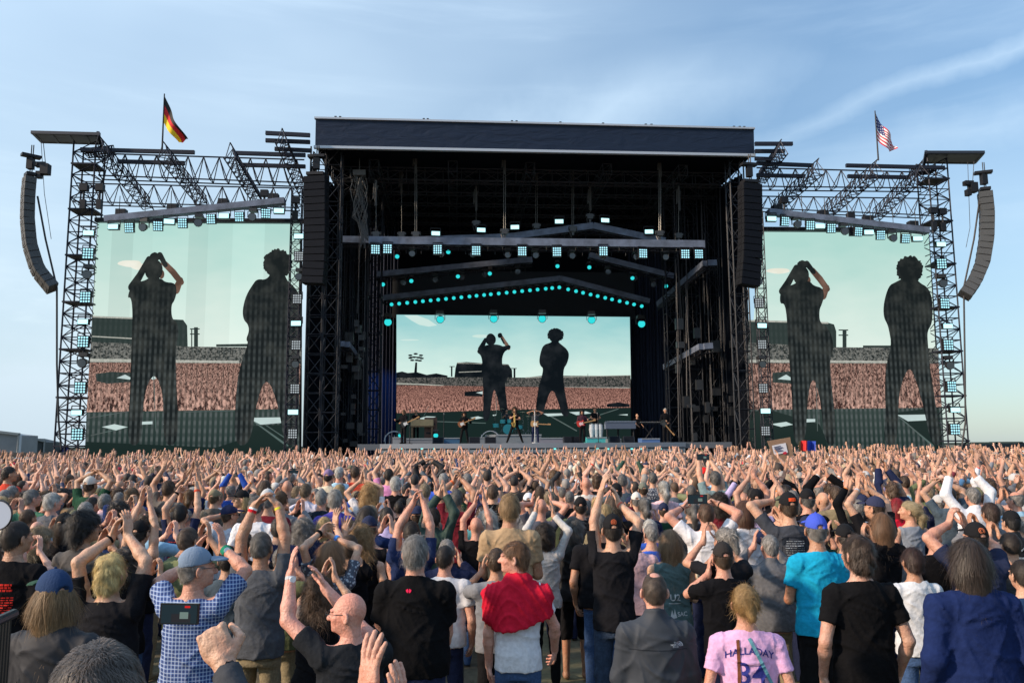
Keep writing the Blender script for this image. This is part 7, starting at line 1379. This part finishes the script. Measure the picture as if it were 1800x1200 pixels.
# ================================================================ the band and its gear on the deck
DZ_ = dz
def D(px, t): q = S(px, 778, t); return Vector((q.x, t, DZ_ + .002))
def performer(label, px, t, hgt, col, hair, hc, L_, R_, az=0.0, hk=None, pants='black', style='tee', cap=None, fem=0, yaw=0.0, lift=0.0, wide=0):
    ps = dict(L=L_, R=R_, yaw=yaw, hL=dict(curl=.8), hR=dict(curl=.8)); p = D(px, t); p.z += lift; W_ = STAGE @ Matrix.Translation(p) @ Matrix.Rotation(az, 4, 'Z') @ Matrix.Rotation(math.pi, 4, 'Z') @ Matrix.Scale(hgt / 1.81, 4)
    (P, Q), J = body(ps, 1, 1.0, 0, fem); o = bpy.data.objects.new('person', mkmesh('body', P, Q, skin_m)); COL.objects.link(o); o.matrix_world = W_; o.color = (*SK['tan'], 1); tag(o, label, 'person', 'musicians on the stage')
    child('jacket' if style == 'jacket' else 'shirt', mkmesh('shirt', *shirt(ps, J, 1, style, 1.0, 0, fem, .88, int(px)), cloth_m), o, CC.get(col, col)); P, Q = trousers(1)
    if wide: P = P.copy(); k = np.clip((.9 - P[:, 2]) / .9, 0, 1); P[:, 0] += np.sign(P[:, 0]) * k * wide
    child('trousers', mkmesh('trousers', P, Q, denim_m), o, CC.get(pants, pants))
    if hair != 'none':
        (p_, q_), c = hair_mesh(hair, 1); child('hair', mkmesh('hair', p_, q_, hair_m, cols=c), o, HC[hc], rz=yaw)
    if cap: a, b_ = cap_parts(1); c_ = child('hat', mkmesh('hat', *a, cap_m), o, CC[cap], rz=yaw); child('brim', mkmesh('brim', *b_, cap_m), c_, CC[cap])
    return o
def guitar(label, px, z, t, ang, c1, c2=(.6, .6, .58), s=1.0):
    p = D(px, t); p.z = DZ_ + z; o = thing('guitar', label, 'guitar', (0, 0, 0), 'guitars on the stage', STAGE @ Matrix.Translation(p) @ Matrix.Rotation(-ang, 4, 'Y') @ Matrix.Scale(s, 4))
    out = [(-.23, 0), (-.21, .12), (-.12, .165), (-.03, .12), (.05, .115), (.13, .155), (.17, .12), (.12, .04), (.12, -.04), (.18, -.11), (.13, -.15), (.04, -.115), (-.03, -.12), (-.12, -.17), (-.21, -.12)]
    m = MB(); m.prism([(x, 0, z_) for x, z_ in out], (0, .05, 0)); part('body', m, mat('gtr' + label[:14], c1, .25), o)
    m = MB(); m.prism([(x * .55 + .02, -.004, z_ * .55 - .02) for x, z_ in out], (0, .004, 0)); part('pickguard', m, mat('pg' + label[:14], c2, .3), o)
    m = MB(); m.box((.38, -.005, 0), (.56, .03, .05)); m.box((.72, -.005, 0.01), (.15, .03, .08)); part('neck', m, mat('maple', (.40, .22, .09), .4), o); return o
def micstand(label, px, t, h=1.5, pale=False):
    p = D(px, t); o = thing('microphone_stand', label, 'microphone stand', p, 'microphone stands'); m = MB(); m.tube(p, p + Vector((0, 0, h)), .022, 6); m.tube(p, p + Vector((0, 0, .03)), .16, 12); m.tube(p + Vector((0, 0, h - .1)), p + Vector((.0, .12, h + .08)), .018); part('stand', m, mat('stand_pale', (.5, .5, .5), .4) if pale else black, o)
    m = MB(); m.tube(p + Vector((0, .1, h + .06)), p + Vector((0, .24, h + .14)), .035, 8); part('microphone', m, mat('mic', (.12, .12, .12), .4), o)
GL, GR = (V(-.30, .05, 1.18), V(-.10, .28, 1.10)), (V(.34, .02, 1.22), V(.36, .30, 1.25))
performer('musician with long light brown hair in black at the left microphone of the stage', 709, -1.0, 1.78, 'black', 'long', 'light', (V(-.30, .05, 1.18), V(-.10, .28, 1.10)), (V(.34, .02, 1.22), V(.30, .30, 1.25)), az=R(-40), style='jacket')
guitar('dark guitar held by the long-haired musician at the left', 712, 1.05, -1.35, R(25), (.02, .02, .02)); micstand('dark microphone stand in front of the long-haired musician', 720, -1.3, 1.6)
performer('musician in black hat and jacket with a brown guitar left of centre stage', 816, 1.0, 1.72, 'black', 'curlybig', 'dark', (V(-.34, .02, 1.22), V(-.30, .30, 1.30)), (V(.30, .05, 1.18), V(.10, .28, 1.12)), cap='black', style='jacket', wide=.12)
guitar('brown sunburst guitar pointing up to the right', 812, 1.08, .65, R(22), (.25, .09, .03))
performer('saxophonist with curly brown hair in black, legs wide apart at centre stage', 905, -1.6, 1.86, 'black', 'curlybig', 'brown', (V(-.30, .1, 1.25), V(-.04, .32, 1.18)), (V(.30, .1, 1.25), V(.02, .30, 1.36)), wide=.30)
p = D(904, -1.98); o = thing('saxophone', 'gold saxophone played at centre stage', 'saxophone', p, 'wind instruments'); m = MB(); q = p + Vector((0, 0, .0)); pts_ = [q + Vector(v) for v in ((0, .05, 1.55), (0, -.02, 1.50), (.01, -.04, 1.35), (.02, -.05, 1.1), (.03, -.06, .92), (.0, -.10, .84), (-.06, -.14, .90), (-.08, -.17, 1.05))]
for i, (a_, b_) in enumerate(zip(pts_[:-1], pts_[1:])): m.tube(a_, b_, (.012, .018, .03, .04, .05, .055, .06)[i], 8, r2=(.018, .03, .04, .05, .055, .06, .095)[i])
part('horn', m, mat('brass', (.65, .42, .12), .3, .7), o); m = MB()
for k in range(6): m.tube(q + Vector((.05, -.06, .95 + k * .08)), q + Vector((.05, -.10, .95 + k * .08)), .018, 6)
part('keys', m, mat('brass', (0, 0, 0)), o)
performer('singer in black vest and jeans holding both hands to his ears, pale guitar slung', 941, -1.8, 1.76, 'charcoal', 'crop', 'saltgrey', (V(-.36, .05, 1.50), V(-.16, .12, 1.68)), (V(.36, .05, 1.50), V(.16, .12, 1.68)), pants='navy', wide=.05)
guitar('two-tone pale and brown guitar hanging level before the singer', 941, .98, -2.15, R(-3), (.45, .25, .10), (.7, .66, .55)); micstand('pale microphone stand right in front of the singer', 940.5, -2.5, 1.55, True)
performer('guitarist with curly black hair and bright red guitar right of centre', 1024, -.8, 1.74, (.05, .02, .03), 'curlybig', 'black', (V(-.34, .02, 1.22), V(-.30, .30, 1.25)), (V(.30, .05, 1.18), V(.10, .28, 1.08)), style='jacket')
guitar('bright red guitar right of centre stage', 1022, 1.02, -1.15, R(12), (.50, .03, .02), (.7, .5, .5)); 
performer('percussionist in black standing behind the white congas', 1047, 3.5, 1.76, 'black', 'short', 'dark', (V(-.30, .1, 1.2), V(-.14, .34, 1.12)), (V(.30, .1, 1.2), V(.14, .34, 1.12)), lift=.3)
performer('bald pianist with glasses at the end of the grey piano', 1121, 2.6, 1.66, 'black', 'none', 'grey', (V(-.30, .1, 1.1), V(-.3, .34, 1.0)), (V(.30, .1, 1.1), V(.0, .34, 1.0)), yaw=R(20))
performer('musician with white hair in a long black coat at the right end of the stage', 1171, -.5, 1.84, 'black', 'short', 'white', (V(-.30, .05, 1.18), V(-.10, .28, 1.02)), (V(.30, .05, 1.18), V(.10, .28, 1.12)), style='jacket')
guitar('black bass guitar held by the white-haired musician', 1169, .98, -.85, R(-50), (.02, .02, .02), (.04, .04, .04))
performer('organist in dark clothes behind the brown organ', 731, 3.2, 1.70, 'black', 'none', 'grey', (V(-.30, .1, 1.1), V(-.1, .34, 1.0)), (V(.30, .1, 1.1), V(.2, .34, 1.0)), lift=.25)
performer('drummer in dark shirt seated behind the drum kit', 891, 4.2, 1.45, 'charcoal', 'short', 'grey', (V(-.30, .1, 1.2), V(-.2, .34, 1.25)), (V(.30, .1, 1.2), V(.2, .34, 1.3)), lift=.55)
# organ
def gear(name, label, cat, px, t): return thing(name, label, cat, D(px, t), 'instruments and gear on the stage')
o = gear('organ', 'light brown wooden organ at the left of the stage', 'organ', 742, 2.2); c = D(742, 2.2); m = MB(); m.box(c + Vector((0, 0, 1.15)), (1.25, .7, .42)); part('cabinet', m, mat('organ_wood', (.30, .22, .11), .5, var=.15, bscale=4), o)
m = MB(); m.box(c + Vector((0, 0, .98)), (1.3, .72, .05)); part('trim', m, mat('organ_dark', (.12, .07, .03), .5), o)
m = MB(); [m.box(c + Vector((sx_ * .55, 0, .47)), (.1, .6, .94)) for sx_ in (-1, 1)]; part('leg', m, mat('organ_dark', (0, 0, 0)), o)
o = gear('speaker_box', 'dark red-brown speaker box right of the organ', 'speaker', 757, 2.6); c = D(757, 2.6); m = MB(); m.box(c + Vector((0, 0, .9)), (.7, .6, 1.15)); part('box', m, mat('leslie', (.09, .035, .02), .5), o); m = MB(); m.box(c + Vector((0, -.31, 1.1)), (.5, .02, .1)); m.box(c + Vector((0, -.31, .6)), (.5, .02, .1)); part('louvre', m, black, o)
# piano
o = gear('piano', 'grey-blue grand piano at the right of the stage', 'piano', 1090, 1.8); c = D(1090, 1.8); m = MB(); m.prism([c + Vector(v) for v in ((-.85, -.3, .78), (.85, -.3, .78), (.85, .5, .78), (-.2, .7, .78), (-.85, .2, .78))], (0, 0, .38)); part('case', m, mat('piano_grey', (.08, .10, .15), .25), o)
m = MB(); m.box(c + Vector((0, -.32, 1.17)), (1.75, .04, .04)); m.box(c + Vector((.1, .1, 1.2)), (1.5, .8, .02)); part('lid', m, mat('piano_edge', (.14, .17, .23), .25), o)
m = MB(); [m.tube(c + Vector((x_, -.15, 0)), c + Vector((x_, -.15, .78)), .05, 8) for x_ in (-.75, .75)]; m.tube(c + Vector((0, .5, 0)), c + Vector((0, .5, .78)), .05, 8); part('leg', m, black, o)
# keyboards at right of the piano
o = gear('keyboard', 'slim keyboard on a stand right of the pianist', 'keyboard', 1142, 1.6); c = D(1142, 1.6); m = MB(); m.box(c + Vector((0, 0, 1.1)), (1.2, .35, .09)); part('body', m, black, o); m = MB(); m.box(c + Vector((0, -.14, 1.148)), (1.1, .14, .01)); part('keys', m, mat('keys_white', (.5, .5, .5), .3), o); m = MB(); m.tube(c + Vector((-.4, 0, 0)), c + Vector((.4, 0, 1.05)), .03); m.tube(c + Vector((.4, 0, 0)), c + Vector((-.4, 0, 1.05)), .03); part('stand', m, black, o)
# congas
for i, px in enumerate((1041, 1049, 1056)):
    c = D(px, 2.6); o = gear('conga_drum', f'{("white conga drum nearest the red guitar", "middle white conga drum before the percussionist", "white conga drum nearest the piano")[i]}', 'drum', px, 2.6); zz = .3; m = MB(); m.tube(c + Vector((0, 0, zz)), c + Vector((0, 0, zz + .45)), .11, 14, r2=.17, cap=False); m.tube(c + Vector((0, 0, zz + .45)), c + Vector((0, 0, zz + .78)), .17, 14, r2=.14); part('shell', m, mat('conga_white', (.5, .52, .55), .3), o)
    m = MB(); m.tube(c + Vector((0, 0, zz + .75)), c + Vector((0, 0, zz + .80)), .15, 14); part('rim', m, mat('chrome', (.5, .5, .5), .2, .9), o); m = MB(); m.tube(c + Vector((-.1, 0, 0)), c + Vector((0, 0, zz + .1)), .018); m.tube(c + Vector((.1, 0, 0)), c + Vector((0, 0, zz + .1)), .018); part('stand', m, mat('chrome', (0, 0, 0)), o)
# drum riser and kit
c = D(890, 3.6); o = gear('drum_riser', 'grey round-cornered drum riser behind the saxophonist', 'riser', 890, 3.6); m = MB(); pts_ = [c + Vector((-1.0 + (1.0 * (1 - math.cos(a)) if a < math.pi / 2 else 0), -1.4 + 1.0 * (1 - math.sin(a)), 0)) for a in [i * math.pi / 12 for i in range(7)]][::-1]; pts_ = [c + Vector((-1.2, -.9, 0)), c + Vector((-1.0, -1.25, 0)), c + Vector((-.7, -1.4, 0)), c + Vector((1.9, -1.4, 0)), c + Vector((1.9, 1.2, 0)), c + Vector((-1.2, 1.2, 0))]; m.prism(pts_, (0, 0, .5)); part('platform', m, mat('riser_grey', (.18, .20, .22), .4), o)
m = MB(); m.beam(c + Vector((-.7, -1.43, .46)), c + Vector((1.9, -1.43, .46)), .05, .06); part('edge', m, mat('riser_edge', (.26, .28, .3), .4), o)
c = c + Vector((.1, .2, .5)); o = gear('drum_kit', 'teal and chrome drum kit on the riser', 'drum kit', 893, 3.8); tealp = mat('drum_teal', (.03, .28, .30), .25); chrome = mat('chrome', (0, 0, 0))
m = MB(); m.tube(c + Vector((0, -.3, .32)), c + Vector((0, .1, .32)), .30, 18); part('bass_drum', m, tealp, o)
for x_, z_, r_ in ((-.3, .78, .16), (.12, .8, .16), (.62, .45, .24), (-.7, .55, .18)): m = MB(); m.tube(c + Vector((x_, -.1, z_ - .12)), c + Vector((x_, -.1, z_ + .1)), r_, 14); part('tom_drum', m, tealp, o)
for x_, z_, r_ in ((-.75, 1.30, .26), (-.35, 1.5, .22), (.45, 1.5, .24), (.9, 1.3, .27), (1.2, 1.05, .2)):
    m = MB(); m.tube(c + Vector((x_, 0, z_)), c + Vector((x_, 0, z_ + .03)), r_, 16, r2=.03); cy = part('cymbal', m, mat('cymbal', (.55, .5, .35), .3, .8), o); m = MB(); m.tube(c + Vector((x_, 0, z_)), c + Vector((x_, 0, .0)), .018); m.tube(c + Vector((x_, 0, .3)), c + Vector((x_ + .2, 0, 0)), .014); m.tube(c + Vector((x_, 0, .3)), c + Vector((x_ - .2, 0, 0)), .014); part('stand', m, chrome, cy)
# low risers; blue and teal stage light is put into two base colours
for nm, x0, x1, y_, t, cl, col in (('pale low riser left of the drum riser', 825, 862, 768, 1.0, 'riser_pale', (.18, .20, .22)), ('blue-lit low riser under the left guitarist', 776, 808, 769, 1.2, 'riser_blue_wash', (.03, .10, .20)), ('teal-lit riser under the congas', 1031, 1067, 768, 1.4, 'riser_teal_wash', (.06, .38, .40)), ('pale low riser between singer and red guitar', 948, 991, 769, 1.0, 'riser_pale2', (.20, .20, .24)), ('grey steps right of the congas', 1069, 1092, 771, .6, 'riser_steps', (.15, .16, .18)), ('blue edge box below the keyboard', 1128, 1160, 770, .8, 'riser_bluebox', (.08, .16, .36)), ('grey curved box at the left end of the stage', 690, 704, 768, -.5, 'riser_left', (.20, .21, .23)), ('grey low platform under the organ', 712, 775, 770, .8, 'riser_org', (.16, .17, .19))):
    a_, b_ = S(x0, y_, t), S(x1, y_, t); P = Vector(((a_.x + b_.x) / 2, t, DZ_)); o = thing('stage_riser', nm, 'riser', P, 'low risers on the stage'); h_ = a_.z - DZ_; m = MB(); m.box(P + Vector((0, .5, h_ / 2)), (b_.x - a_.x, 1.0, h_)); part('platform', m, mat(cl, col, .5), o)
    m = MB(); m.beam(P + Vector((-(b_.x - a_.x) / 2, -.02, h_ - .03)), P + Vector(((b_.x - a_.x) / 2, -.02, h_ - .03)), .03, .05); part('edge', m, mat('riser_edge', (0, 0, 0)), o)
for i, px in enumerate((770, 834, 862, 1000, 1013, 1080, 1105)):
    c = D(px, -.2); o = thing('floor_monitor', f'{ORD[i]} black floor monitor box from the left end of its scattered set', 'speaker', c, 'floor monitors'); m = MB(); m.prism([c + Vector(v) for v in ((-.3, -.2, 0), (-.3, .25, 0), (-.3, .2, .32), (-.3, -.05, .34))], (.6, 0, 0)); part('box', m, housing, o); m = MB(); m.face([c + Vector(v) for v in ((-.26, -.205, .02), (.26, -.205, .02), (.26, -.06, .33), (-.26, -.06, .33))]); part('grille', m, bg_, o)
# teal lamps on the floor
lamp('beam', 703, 765, 1.5, 'small teal floor lamp at the left end of the stage', 'floor lamps', scale=.42); lamp('beam', 766, 765, 1.5, 'bright teal floor lamp right of the organ', 'floor lamps', scale=.55)
# curved railing hoops
for nm, px, t in (('white hoop rail behind the left end of the stage', 693, 2.0), ('grey curved rail left of the drum riser', 862, 2.4)):
    c = D(px, t); o = thing('hoop_rail', nm, 'railing', c, 'hoop rails on the stage'); m = MB(); m.path([c + Vector((.55 * math.cos(a), 0, .15 + .55 * math.sin(a))) for a in [i * math.pi / 10 for i in range(1, 11)]], .03, 5); part('rail', m, mat('rail_pale', (.4, .42, .45), .4), o); m = MB(); [m.tube(c + Vector((x_, .05, 0)), c + Vector((x_, .05, .5)), .018) for x_ in (-.5, -.25, 0, .25, .5)]; part('post', m, mat('rail_pale', (0, 0, 0)), o)
for i, px in enumerate((1175, 1052, 780)): micstand(f'dark microphone stand {("at the right end", "by the congas", "between organ and hat-wearing guitarist")[i]} of the stage', px, .5, 1.5)
